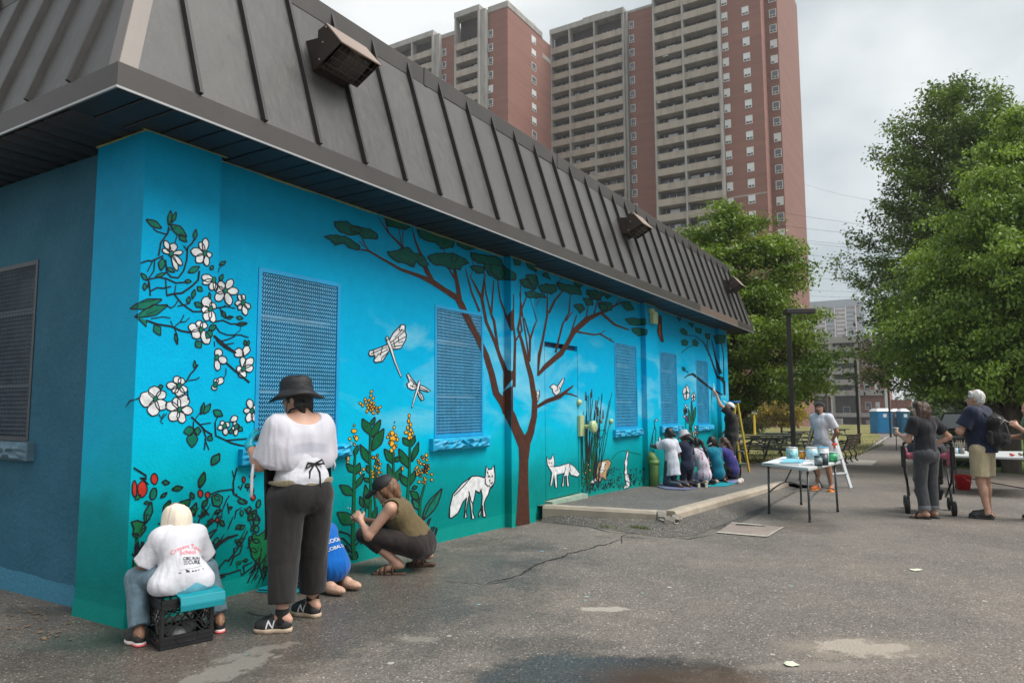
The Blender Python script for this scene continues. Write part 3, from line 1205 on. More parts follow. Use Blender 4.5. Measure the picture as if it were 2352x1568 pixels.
floodlight(1.93,4.34, 'bronze floodlight with lid painted paler as if lit, closest of three on the roof')
floodlight(8.62,4.36, 'bronze floodlight halfway along the dark metal mansard roof')
floodlight(15.05,4.32, 'small looking bronze floodlight at the far end of the roof, beside the tree')
# ================================================================== the mural, figure by figure
VE = [(A0, A0),(1.085, A0),(5.315, YW),(5.315, A0),(5.91, A0),(10.05, YW),(10.05, A0),(10.64, A0),(15.05, YW),(15.05, A0)]
REG = [('x', A0),('y', A0),('y', YW),('x', 5.315),('y', A0),('y', YW),('x', 10.05),('y', A0),('y', YW),('x', 15.05),('y', A0)]

def to_px(P):
	v = np.array(P, float) - CAM_LOC
	d = v @ AF
	return np.array([PW / 2 + FPX * (v @ AR) / d, PH / 2 - FPX * (v @ AU) / d])

VLINE = []
for (x, y) in VE:
	a, b = to_px((x, y, 0)), to_px((x, y, 3.3))
	VLINE.append((a, b))

def side(p, k):
	a, b = VLINE[k]
	t = (p[1] - a[1]) / (b[1] - a[1])
	return p[0] - (a[0] + (b[0] - a[0]) * t)

def clip_px(poly, k, right):
	r = []
	n = len(poly)
	for i in range(n):
		a, b = poly[i], poly[(i + 1) % n]
		sa, sb = side(a, k), side(b, k)
		if not right:
			sa, sb = -sa, -sb
		if sa >= 0:
			r.append(a)
		if (sa >= 0) != (sb >= 0):
			t = sa / (sa - sb)
			r.append((a[0] + (b[0] - a[0]) * t, a[1] + (b[1] - a[1]) * t))
	return r

def px_wall(p, reg, lift):
	ax, v = reg
	if ax == 'x':
		P = on_x(p[0], p[1], v)
		P[0] -= lift
		P[1] = min(P[1], YW)
	else:
		P = on_y(p[0], p[1], v)
		P[1] -= lift
	P[2] = min(P[2], HS - .02)
	return P

PAL = {}
for k_, c_ in dict(line=(.010,.012,.016), white=(.60,.61,.62), leaf=(.0,.135,.085), deep=(.0,.085,.030), brown=(.060,.022,.014),
				 red=(.42,.028,.016), yellow=(.72,.36,.020), tan=(.36,.24,.13), canopy=(.002,.088,.068), blue=(.0,.24,.52), purple=(.10,.05,.20), bush=(.004,.12,.040), orange=(.6,.13,.02)).items():
	PAL[k_] = mat('mural_' + k_, c_, .55,.26,16,.45,50,0,.2)
PALN = list(PAL)

class Fig:
	def __init__(self, ox=0, oy=0, s=1.0):
		self.mb = MB()
		self.z = (ox, oy, s)
		self.n = 0

	def zoom(self, ox, oy, s):
		self.z = (ox, oy, s)
		return self

	def P(self, p):
		ox, oy, s = self.z
		return ((ox + p[0] / s) / 1.0629,(oy + p[1] / s) / 1.0629)

	def W(self, w_):
		return w_ / self.z[2] / 1.0629

	def raw(self, poly, c, layer):
		"""polygon in picture coordinates -> on the wall surfaces it falls on"""
		xs = [side(p, 0) for p in poly]
		self.n += 1
		lift = .0022 + layer * .0009 + (self.n % 29) * .00003
		lo = [min(side(p, k) for p in poly) for k in range(len(VLINE))]
		hi = [max(side(p, k) for p in poly) for k in range(len(VLINE))]
		for ri, reg in enumerate(REG):
			q = list(poly)
			if ri > 0:
				if hi[ri - 1] <= 0:
					continue
				if lo[ri - 1] < 0:
					q = clip_px(q, ri - 1, True)
			if ri < len(VLINE) and q:
				if min(side(p, ri) for p in q) >= 0:
					continue
				if max(side(p, ri) for p in q) > 0:
					q = clip_px(q, ri, False)
			if len(q) < 3:
				continue
			vs = [px_wall(p, reg, lift) for p in q]
			if len(q) == 3:
				tris = [(0,1,2)]
			elif len(q) == 4 and False:
				tris = [(0,1,2),(0,2,3)]
			else:
				tris = tessellate_polygon([[Vector((p[0], p[1], 0)) for p in q]])
			fs = []
			for t in tris:
				a, b, c_ = (q[i] for i in t)
				ar = (b[0] - a[0]) * (c_[1] - a[1]) - (b[1] - a[1]) * (c_[0] - a[0])
				if abs(ar) < 1e-6:
					continue
				fs.append(tuple(t) if ar < 0 else tuple(reversed(t)))
			self.mb.add(vs, fs, PALN.index(c))

	def fill(self, pts, c, layer=1):
		self.raw([self.P(p) for p in pts], c, layer)
		return self

	def line(self, pts, w_, c='line', layer=2, closed=False):
		q = [self.P(p) for p in pts]
		n = len(q)
		ws = [self.W(x) for x in (w_ if isinstance(w_, (list, tuple)) else [w_] * n)]
		if len(ws) == 2 and n > 2:
			ws = [ws[0] + (ws[1] - ws[0]) * i / (n - 1) for i in range(n)]
		L_, R_ = [], []
		for i in range(n):
			a = q[(i - 1) % n] if (closed or i > 0) else q[i]
			b = q[(i + 1) % n] if (closed or i < n - 1) else q[i]
			dx, dy = b[0] - a[0], b[1] - a[1]
			l = math.hypot(dx, dy) or 1
			k = 1.0
			if (closed or 0 < i < n - 1):
				d1 = Vector((q[i][0] - a[0], q[i][1] - a[1]))
				if d1.length > 1e-6:
					k = min(1.6,1 / max(.45, abs(d1.normalized().dot(Vector((dx, dy)) / l))))
			nx, ny = -dy / l * ws[i] / 2 * k, dx / l * ws[i] / 2 * k
			L_.append((q[i][0] + nx, q[i][1] + ny))
			R_.append((q[i][0] - nx, q[i][1] - ny))
		for i in range(n if closed else n - 1):
			j = (i + 1) % n
			self.raw([L_[i], L_[j], R_[j], R_[i]], c, layer)
		return self

	def shape(self, pts, c, ow=6, oc='line', layer=1):
		self.fill(pts, c, layer)
		return self.line(pts, ow, oc, layer + 1, True)

	def drop(self, a, b, w_, c='white', ow=7, notch=False, belly=.62, layer=1):
		"""petal or leaf: from its base a to its tip b"""
		ax, ay = b[0] - a[0], b[1] - a[1]
		l = math.hypot(ax, ay)
		nx, ny = -ay / l, ax / l
		if c == 'white':
			st = [(0,.16),(.2,.55),(.45,.95),(.7,1.0),(.88,.72),(1.0,.12)]
		else:
			st = [(0,.08),(.2,.6),(.4,1.0),(.6,.92),(.82,.5),(1.0,.04)]
		l_, r_ = [], []
		for t, k in st:
			j = 1 + rr.uniform(-.12,.12)
			l_.append((a[0] + ax * t + nx * w_ / 2 * k * j, a[1] + ay * t + ny * w_ / 2 * k * j))
			j = 1 + rr.uniform(-.12,.12)
			r_.append((a[0] + ax * t - nx * w_ / 2 * k * j, a[1] + ay * t - ny * w_ / 2 * k * j))
		pts = l_ + r_[::-1]
		return self.shape(pts, c, ow, 'line', layer)

	def blob(self, c, rx, ry, col, ow=0, rot=0.0, n=10, layer=1):
		pts = []
		for i in range(n):
			t = 2 * math.pi * i / n
			k = 1 + rr.uniform(-.1,.1)
			x_, y_ = rx * k * math.cos(t), ry * k * math.sin(t)
			pts.append((c[0] + x_ * math.cos(rot) - y_ * math.sin(rot), c[1] + x_ * math.sin(rot) + y_ * math.cos(rot)))
		self.fill(pts, col, layer)
		if ow:
			self.line(pts, ow, 'line', layer + 1, True)
		return self

	def build(self, name, label=None):
		o = self.mb.build(name, [PAL[k] for k in PALN], bld)
		if label:
			o['label'] = label
		return o

ZA, ZB, ZC, ZD, ZE, ZF = (0,500,2.613),(200,1000,2.376),(600,850,2.613),(780,500,2.613),(1250,600,2.24),(1560,900,4.127)

# ---- branches, leaves of the blossom
f = Fig(*ZA)
for pts, w_ in (
	([(1075,140),(1070,180),(1025,240),(1018,280),(1010,325)], 10),([(975,150),(1000,170),(1058,188),(1075,165)], 7),([(1075,160),(1112,150)], 6),([(1128,195),(1115,242)], 6),
	([(1243,215),(1220,250),(1195,272),(1190,350),(1170,420),(1135,465)], 10),([(1170,260),(1195,300)], 6),([(1135,465),(1090,460),(1062,430),(1055,350)], 9),
	([(895,372),(940,355),(965,358),(1040,325)], 9),([(985,350),(980,420),(950,465),(940,530)], 8),([(970,365),(938,425)], 7),
	([(1270,420),(1262,480),(1220,520),(1160,562),(1100,568),(1060,578)], 12),([(940,475),(1010,462),(1060,470),(1120,498),(1195,492)], 9),
	([(950,490),(957,580)], 9),([(955,552),(1000,528),(1040,532),(1090,520)], 9),([(1055,470),(1062,575)], 8),([(1120,510),(1112,562)], 6),
	([(1110,570),(1160,632),(1230,680),(1290,680)], 9),([(1060,640),(1090,658),(1115,640),(1140,600)], 7),([(1130,645),(1175,638),(1212,625)], 7),
	([(930,735),(1000,760),(1095,775),(1150,802),(1225,815)], 11),([(960,725),(1040,713),(1085,722)], 6),([(1100,768),(1085,738)], 5),
	([(1110,778),(1152,742),(1172,700)], 7),([(1150,748),(1180,745),(1207,720)], 6),([(1112,790),(1130,830),(1125,885)], 6),
	([(1378,658),(1420,650),(1440,640)], 7),([(1405,655),(1450,648),(1500,660)], 6),([(1400,655),(1420,692),(1445,715),(1490,715)], 7),([(1372,745),(1420,735),(1470,758),(1575,760)], 8),
	([(1368,765),(1400,810),(1450,830),(1530,828),(1585,846)], 7),([(1362,832),(1395,868),(1440,905),(1505,945)], [12,24,24,12]),([(1400,870),(1450,858),(1500,835)], 8),([(1440,890),(1490,880)], 7),
	([(1440,1005),(1490,1050),(1540,1090),(1590,1132)], 11),([(1440,1040),(1440,1080),(1420,1112)], 5),([(1365,870),(1368,905)], 6),([(1535,770),(1530,800),(1490,830)], 4),
	([(1185,1130),(1212,1080),(1240,1050),(1262,1018)], 10),([(1200,1120),(1250,1112),(1272,1098)], 7),([(785,1290),(830,1250),(860,1242),(890,1228)], 8),([(1195,1180),(1197,1245)], 8),
	([(1012,1335),(1025,1360),(1045,1330)], 7),([(1060,1330),(1020,1380),(1040,1395)], 7),([(1218,1350),(1262,1390),(1310,1440),(1352,1465)], 11),([(1270,1400),(1345,1388)], 7),
	([(1290,1420),(1312,1480),(1300,1562)], 9),([(1303,1490),(1332,1562)], 7),([(1240,1370),(1285,1310),(1290,1270)], 6),([(1232,1380),(1230,1440)], 8),([(1370,1385),(1375,1470),(1440,1500),(1600,1488)], 9),
	([(1440,1500),(1470,1515),(1530,1532),(1600,1540)], 10),([(1640,1390),(1640,1480)], 8),([(1370,1385),(1392,1340)], 7),([(1390,430),(1400,400),(1435,370)], 5)):
	f.line(pts, w_)
for a, b, w_ in (
	((1075,130),(1088,38),28),((1095,112),(1122,48),26),((1028,150),(932,93),40),((1088,125),(1188,205),52),((1140,190),(1188,236),36),((1240,222),(1248,158),26),((1200,430),(1272,395),38),
	((1035,340),(1025,418),44),((1062,400),(1112,430),24),((990,458),(1055,435),22),((938,482),(898,435),26),((920,545),(922,498),26),((1178,485),(1218,490),26),((1030,605),(828,662),58),
	((1068,640),(862,715),64),((985,765),(1020,832),46),((1115,820),(1130,890),20),((1400,485),(1420,445),26),((1400,382),(1438,362),24),((1340,412),(1358,388),26),((1258,522),(1288,550),32),
	((1240,540),(1225,598),24),((1205,585),(1196,628),26),((1240,622),(1288,652),34),((1335,560),(1335,600),16),((1345,765),(1362,800),52),((1345,800),(1315,852),50),((1248,868),(1280,910),46),((1565,898),(1562,862),22),((1575,898),(1585,865),20),
	((1410,672),(1440,722),24),((1445,720),(1482,715),20),((1508,715),(1548,725),22),((1508,762),(1575,755),24),((1020,1145),(1025,1175),28),((1240,1042),(1240,992),18),((1280,1335),(1300,1260),24),
	((1298,1330),(1342,1268),34),((1360,1310),(1418,1345),46),((1240,1430),(1170,1448),60),((1230,1450),(1222,1545),70),((1240,1440),(1280,1440),50),((1325,1475),(1352,1500),36),((1455,1440),(1490,1448),28),((1518,1415),(1545,1440),30)):
	f.drop(a, b, w_, 'leaf', 7)
f.fill([(870,715),(935,735),(933,778)], 'leaf', 1).line([(870,715),(933,778),(935,735)], 7)
f.line([(935,700),(1010,668)], 4)
f.line([(905,622),(1000,602)], 4)
f.build('painted_branches')['kind'] = 'stuff'
for c, pet in (
	((1090,310),((1048,228,34),(1112,245,52),(1165,302,30),(1160,385,34),(1130,420,30),(1033,285,32))),
	((1305,308),((1272,238,34),(1310,212,42),(1215,295,54),(1350,325,34),(1322,390,38),(1252,368,50))),
	((1362,478),((1285,458,50),(1290,500,34),(1345,545,40),(1378,548,26))),
	((1435,548),((1396,488,44),(1480,475,44),(1520,550,46),(1468,640,48),(1375,610,54),(1375,545,50))),
	((1548,622),((1518,572,30),(1552,570,28),(1498,630,32),(1595,658,32),(1568,704,36),(1520,668,28))),
	((1340,662),((1300,588,62),(1283,672,44),(1308,738,52),(1362,750,44),(1370,630,44))),
	((1280,795),((1262,738,44),(1312,752,44),(1200,775,52),(1228,845,58),(1330,885,56))),
	((1380,972),((1400,918,54),(1445,1000,48),(1388,1056,40))),
	((1550,1045),((1508,1050,46),(1540,1102,52),(1615,1038,48),(1612,975,50),(1545,968,38))),
	((1550,965),((1500,925,60),(1582,898,46))),
	((1372,1145),((1425,1105,40),(1360,1180,36),(1380,1108,30))),
	((988,1237),((982,1155,76),(1055,1195,54),(888,1240,100),(970,1345,76),(1052,1300,66))),
	((1140,1152),((1118,1092,50),(1060,1148,46),(1165,1105,44),(1100,1195,40),(1190,1190,44),(1150,1225,60))),
	((1143,1303),((1188,1212,76),(1112,1228,54),(1228,1315,56),(1165,1390,56),(1082,1372,62),(1055,1270,60))),
	((1430,1410),((1408,1378,30),(1462,1392,34),(1440,1468,32),(1388,1425,30))),((1468,1378),((1512,1350,40),)),((1505,1412),((1492,1382,26),(1526,1412,28),(1480,1432,28),(1502,1470,28))),
	((1604,1310),((1585,1238,42),(1642,1285,34),(1578,1385,42),(1628,1385,30),(1552,1312,34)))):
	f = Fig(*ZA)
	for (x_, y_, w_) in pet:
		f.drop(c, (x_, y_), w_, 'white', 7)
	if len(pet) > 2:
		f.blob(c, 13,19, 'leaf', 5,.3,9,4)
	f.build('painted_blossom')

# ---- berries and grasses at the foot
f = Fig(*ZB)
for c, rx, ry in (((418,398),20,32),((350,458),27,48),((303,458),14,46),((686,485),15,22),((728,493),14,18),((937,405),9,18),((985,470),11,16),((992,507),13,18),((750,642),13,12),((783,637),11,12)):
	Fig(*ZB).blob(c, rx, ry, 'red', 7,0,12).build('painted_berry')
for c, rx, ry in (((413,488),20,34),((1010,645),18,22),((1010,690),16,18),((960,440),14,12),((1022,545),12,24),((930,530),28,14)):
	f.blob(c, rx, ry, 'leaf', 8,.2,10)
for a, b, w_ in (((465,418),(506,424),26),((522,460),(583,450),28),((455,507),(492,480),18),((470,592),(512,525),34),((365,655),(402,535),44),((680,450),(710,362),40),((750,318),(797,255),44),((645,515),(630,478),24),
				 ((540,598),(628,518),58),((632,612),(662,540),30),((695,565),(728,518),26),((965,640),(1010,580),44),((985,600),(1030,640),30)):
	f.drop(a, b, w_, 'deep' if rr.random() < .7 else 'leaf', 9)
f.shape([(750,500),(785,485),(815,505),(810,540),(790,560),(760,552)], 'leaf', 7)
f.shape([(285,650),(320,640),(360,655),(368,690),(340,730),(292,715),(300,690)], 'bush', 10)
for pts, w_ in (([(298,335),(335,358),(370,380),(370,398),(335,395)], 11),([(345,395),(385,432),(355,415)], 8),([(735,492),(790,470),(868,460),(882,490),(900,488)], 8),([(880,490),(876,420),(898,335)], 9),([(884,405),(870,350)], 6),
				 ([(855,495),(838,520),(815,575)], 7),([(770,605),(815,580),(808,615),(780,625)], 8),([(885,490),(925,515),(955,545)], 8),([(843,540),(852,600)], 7),([(440,660),(480,650),(490,680)], 10),
				 ([(670,610),(690,620),(700,600),(712,580),(735,610)], 9),([(672,700),(660,690),(678,640),(690,610)], 9),([(665,690),(700,720),(690,740),(730,720),(760,700),(783,690)], 9),([(940,570),(960,600),(985,570)], 8),([(975,650),(985,680),(1000,640)], 7),
				 ([(905,440),(920,460),(930,430)], 8),([(970,380),(985,408),(1005,378)], 8),([(950,450),(965,440),(960,470)], 7)):
	f.line(pts, w_)
for i in range(46):
	x_, y_ = rr.uniform(300,1010), rr.uniform(520,900)
	t_ = rr.uniform(0,6.28)
	l_ = rr.uniform(22,52)
	f.drop((x_, y_),(x_ + l_ * math.cos(t_), y_ + l_ * math.sin(t_)), l_ * .6, rr.choice(('deep', 'bush', 'deep', 'leaf')), rr.choice((5,8)))
for i in range(34):
	x_, y_ = rr.uniform(300,1020), rr.uniform(600,960)
	f.line([(x_, y_),(x_ + rr.uniform(-10,30), y_ - rr.uniform(20,45)),(x_ + rr.uniform(20,60), y_ - rr.uniform(40,90))], [4,9,3], rr.choice(('line', 'line', 'deep')))
f.build('painted_leaves', 'dark leaves among red berries')['kind'] = 'stuff'
f = Fig(*ZB)
f.shape([(293,1010),(296,870),(305,845),(312,740),(330,830),(345,762),(362,800),(380,880),(400,960),(360,1000)], 'bush', 9)
f.line([(290,830),(318,870),(318,740),(336,840),(350,765),(385,880)], 11)
f.line([(345,960),(352,900),(362,870)], 6)
f.line([(415,735),(402,850)], [12,18])
for pts, w_ in (([(740,742),(782,692)], [12,6]),([(722,862),(748,830),(790,775),(850,738),(905,722)], [8,18,22,16,8]),([(765,985),(800,905),(830,870),(850,872),(890,820),(945,738)], 9),([(735,950),(760,880),(770,830)], 10),
				 ([(770,985),(830,962),(795,958),(850,948),(918,925),(925,958),(955,935),(1012,890)], 8),([(860,900),(880,850),(915,830),(930,780)], 8),([(960,800),(975,770),(990,720)], 8),([(905,750),(940,742),(960,700)], 7),
				 ([(960,1000),(990,930),(1030,870),(1040,800)], 8),([(1000,975),(1030,900),(1070,840)], 7),([(1060,960),(1075,900),(1090,980)], 6),([(640,780),(700,700)], 8)):
	f.line(pts, w_)
f.shape([(965,765),(985,745),(990,712),(1020,730),(1060,700),(1075,728),(1110,705),(1150,740),(1190,760),(1190,850),(1140,890),(1115,880),(1095,930),(1070,905),(1050,985),(1030,905),(1010,880),(985,850)], 'bush', 7)
for i in range(26):
	x_, y_ = rr.uniform(985,1170), rr.uniform(850,960)
	f.line([(x_, y_),(x_ - rr.uniform(15,40), y_ + rr.uniform(30,70))], [7,3])
f.build('painted_grass_clump')['kind'] = 'stuff'

# ---- dragonflies
f = Fig(*ZD)
f.shape([(440,868),(470,815),(520,765),(535,762),(546,772),(543,805),(553,830),(548,860),(520,912),(490,920),(458,918)], 'white', 7)
f.shape([(435,888),(395,905),(350,922),(318,930),(312,950),(320,965),(352,962),(345,995),(355,1005),(400,998),(432,950),(445,925)], 'white', 7)
f.line([(428,845),(440,880),(455,918),(480,1000),(520,1098)], [22,24,20,14,10], 'line', 3)
f.line([(428,847),(440,880),(455,918),(480,1000),(518,1094)], [12,15,12,7,4], 'white', 4)
f.blob((428,850),8,12, 'white', 5,0,9,5)
for pts in ([(448,880),(500,840),(545,800)], [(455,895),(510,860),(550,838)], [(458,905),(520,895)], [(480,845),(510,815),(525,790)], [(515,770),(505,800),(535,800)], [(430,905),(370,930),(325,950)], [(435,920),(370,955),(348,985)], [(340,925),(345,960)], [(400,905),(385,960)], [(470,870),(480,910)], [(500,840),(505,880),(530,870)], [(440,935),(395,975),(390,1000)]):
	f.line(pts, 5, 'line', 4)
f.build('painted_dragonfly', 'larger white dragonfly')
f = Fig(*ZD)
f.shape([(625,1155),(590,1110),(562,1070),(555,1085),(572,1130),(556,1138),(562,1165),(590,1180),(618,1172)], 'white', 6)
f.shape([(640,1148),(672,1160),(706,1186),(690,1192),(640,1178)], 'white', 6)
f.shape([(628,1180),(655,1210),(665,1240),(648,1247),(632,1222),(622,1190)], 'white', 6)
f.line([(635,1122),(625,1170),(605,1230),(588,1293)], [16,18,12,8], 'line', 3)
f.line([(635,1125),(625,1170),(605,1230),(589,1289)], [8,10,6,3], 'white', 4)
for pts in ([(620,1160),(575,1110)], [(615,1165),(575,1150)], [(645,1165),(690,1185)], [(632,1195),(652,1235)], [(600,1130),(590,1165)]):
	f.line(pts, 4, 'line', 4)
f.build('painted_dragonfly', 'smaller white dragonfly')

# ---- yellow flowers
f = Fig(*ZC)
for pts, w_ in (([(690,1345),(682,1230),(685,1100),(690,900),(692,750),(700,640)], [22,20,18,16,12,7]),([(790,1100),(797,880),(790,700),(795,470)], [16,14,12,8]),([(935,900),(942,800),(938,660)], 10),([(1030,970),(1042,800),(1046,590)], [14,12,8]),([(1108,1140),(1110,980),(1140,870)], [14,12,6]),
				 ([(830,1050),(815,900),(830,700)], [8,7,5]),([(745,1100),(765,1020),(760,930)], 6)):
	f.line(pts, [x_ + 6 for x_ in w_] if isinstance(w_, list) else w_ + 6, 'line', 1)
	f.line(pts, w_, 'deep', 3)
for a, b, w_ in (((688,935),(598,870),56),((685,1120),(582,1045),74),((690,790),(642,735),44),((700,800),(726,730),38),((696,890),(755,798),30),((692,685),(712,618),28),((792,550),(744,448),54),((800,565),(858,455),46),((805,650),(880,512),62),((790,735),(728,612),46),
				 ((798,490),(822,440),26),((782,1020),(762,868),42),((748,1015),(728,942),26),((795,800),(770,745),30),((790,850),(752,825),28),((940,735),(884,640),48),((948,720),(985,690),34),((935,860),(905,735),34),((945,860),(992,755),40),((1040,620),(1002,568),38),((1050,625),(1078,556),32),
				 ((1035,760),(976,640),54),((1058,720),(1102,598),36),((1040,880),(978,800),46),((1045,870),(1078,780),36),((1100,965),(1052,905),44),((1060,890),(1092,882),26),((810,1100),(835,1010),30),((850,900),(882,830),28)):
	f.drop(a, b, w_, 'deep', 7)
for a, b, w_ in (((1125,1095),(1250,895),62),((1110,1030),(1060,960),40)):
	f.drop(a, b, w_, 'leaf', 8)
for pts in ([(1130,1090),(1170,1000),(1240,900)], [(1145,1180),(1165,1120),(1180,1080),(1165,1090),(1150,1130)], [(1160,1240),(1185,1140),(1200,1135),(1180,1210)], [(1190,1230),(1215,1140),(1220,1150),(1200,1215)], [(570,1195),(600,1165),(650,1180),(685,1215)], [(565,1215),(620,1210),(670,1260),(680,1290)], [(600,1265),(640,1255),(670,1300)],
			[(700,1180),(720,1150),(715,1200),(690,1230)], [(690,1260),(740,1210),(790,1215),(730,1245)], [(705,1290),(715,1330),(700,1345)], [(660,1310),(675,1345)], [(600,1230),(660,1300)], [(720,1035),(705,1060),(735,1020)]):
	f.line(pts, 8)
f.build('painted_flower_stems')['kind'] = 'stuff'
f = Fig(*ZC)

def yel(cx, cy, sx, sy, n, a=7, b=11):
	for i in range(n):
		x_, y_ = cx + rr.gauss(0,1) * sx, cy + rr.uniform(-1,1) * sy
		f.blob((x_, y_), a * rr.uniform(.7,1.3), b * rr.uniform(.7,1.3), 'yellow', 4, rr.uniform(-.9,.9),7)

for c in ((800,275),(798,300),(812,318),(765,340),(730,350),(745,362),(775,360),(800,345),(815,350),(780,378),(800,372),(820,372),(772,400),(795,395),(812,412),(835,398),(855,375),(830,380),(845,405),(760,325),(785,330),(790,360),(808,390)):
	f.blob(c, 7,13, 'yellow', 4, rr.uniform(-1,1),7)
for c, a, b in (((690,490),7,7),((688,525),18,14),((705,572),12,18),((662,575),9,10),((692,560),7,9),((672,603),10,9),((692,612),6,12),((650,700),10,18),((648,725),8,8),((750,770),9,11),((730,793),7,10),((995,765),11,15),((967,886),7,10)):
	f.blob(c, a, b, 'yellow', 4,0,8)
for c, a, b in (((945,503),7,12),((932,540),14,16),((905,565),9,9),((938,575),20,20),((965,580),10,14),((930,605),18,22),((945,630),14,16),((928,650),10,14),((943,672),8,14),((915,545),8,8),((955,555),9,12),((915,600),7,10),((958,620),6,12),((948,470),3,4)):
	f.blob(c, a, b, 'yellow', 4,0,9)
for c, a, b in (((1041,428),7,13),((1038,462),8,16),((1050,485),8,14),((1032,505),9,13),((1052,520),10,14),((1022,535),12,12),((1045,548),11,15),((1055,570),10,14),((1038,572),9,14),((1062,540),7,12)):
	f.blob(c, a, b, 'yellow', 4,0,8)
yel(1125,770,26,100,44)
yel(835,750,18,75,30)
f.build('painted_yellow_blossoms')['kind'] = 'stuff'

# ---- fox, second fox, beaver, hare
f = Fig(*ZC)
f.shape([(1533,748),(1545,772),(1568,768),(1582,744),(1588,800),(1586,850),(1570,885),(1556,895),(1546,930),(1530,958),(1519,985),(1522,1030),(1531,1066),(1526,1075),(1510,1072),(1508,1000),(1497,1055),(1485,1077),(1486,1050),(1502,1015),(1507,940),(1498,897),(1490,922),(1464,905),(1462,930),(1447,990),(1446,1040),(1460,1082),(1440,1087),(1433,1010),(1420,940),(1410,1000),(1404,1040),(1410,1078),(1393,1078),(1398,1020),(1407,950),(1385,978),(1352,1050),(1310,1082),(1297,1075),(1300,1010),(1320,930),(1380,860),(1440,815),(1480,812),(1525,825),(1528,790)], 'white', 7)
for pts in ([(1440,815),(1380,885),(1325,940)], [(1420,910),(1436,975),(1447,990)], [(1527,830),(1525,860),(1545,880)], [(1543,822),(1548,810),(1556,820)], [(1566,822),(1574,808)], [(1558,855),(1566,862),(1572,850)], [(1548,870),(1560,888),(1585,855)], [(1538,782),(1544,800)], [(1553,835),(1556,848)]):
	f.line(pts, 6, 'line', 4)
f.build('painted_fox', 'white outlined fox walking, beside the tree trunk')
f = Fig(*ZE)
f.shape([(189,1150),(200,1168),(214,1162),(222,1137),(230,1165),(232,1190),(224,1206),(260,1202),(310,1186),(340,1205),(370,1245),(358,1262),(322,1252),(313,1232),(306,1265),(311,1312),(299,1312),(296,1255),(286,1258),(282,1312),(271,1313),(282,1240),(245,1250),(246,1320),(235,1320),(228,1252),(216,1312),(206,1310),(217,1240),(205,1218),(192,1195)], 'white', 4)
for pts in ([(198,1180),(204,1190)], [(218,1180),(212,1190)], [(206,1204),(214,1206),(220,1200)], [(292,1210),(284,1250)], [(312,1190),(318,1230)]):
	f.line(pts, 3, 'line', 4)
f.build('painted_fox', 'white outlined fox on the door')
f = Fig(*ZE)
f.shape([(455,1265),(425,1288),(430,1300),(450,1296),(470,1282)], 'white', 4)
f.shape([(470,1182),(500,1173),(525,1166),(541,1182),(536,1205),(520,1228),(514,1258),(519,1280),(505,1272),(490,1262),(486,1287),(468,1285),(455,1260),(460,1218)], 'tan', 4)
f.fill([(490,1180),(512,1185),(500,1205),(505,1220),(482,1245),(480,1225),(490,1205)], 'white', 4)
f.line([(480,1225),(500,1222),(505,1232)], 3, 'line', 5).line([(505,1190),(512,1196)], 3, 'line', 5).blob((522,1182),3,3, 'line', 0,0,6,5)
f.build('painted_beaver', 'tan beaver with white tail')
f = Fig(*ZE)
f.shape([(631,1114),(637,1118),(636,1140),(629,1165),(632,1190),(626,1212),(634,1250),(645,1290),(643,1312),(632,1322),(610,1327),(609,1320),(620,1308),(617,1262),(611,1240),(618,1205),(613,1182),(620,1166),(624,1140)], 'white', 3.5)
f.line([(617,1215),(612,1240),(622,1255)], 3, 'line', 4).line([(640,1290),(625,1285)], 3, 'line', 4)
f.build('painted_hare', 'white standing hare')

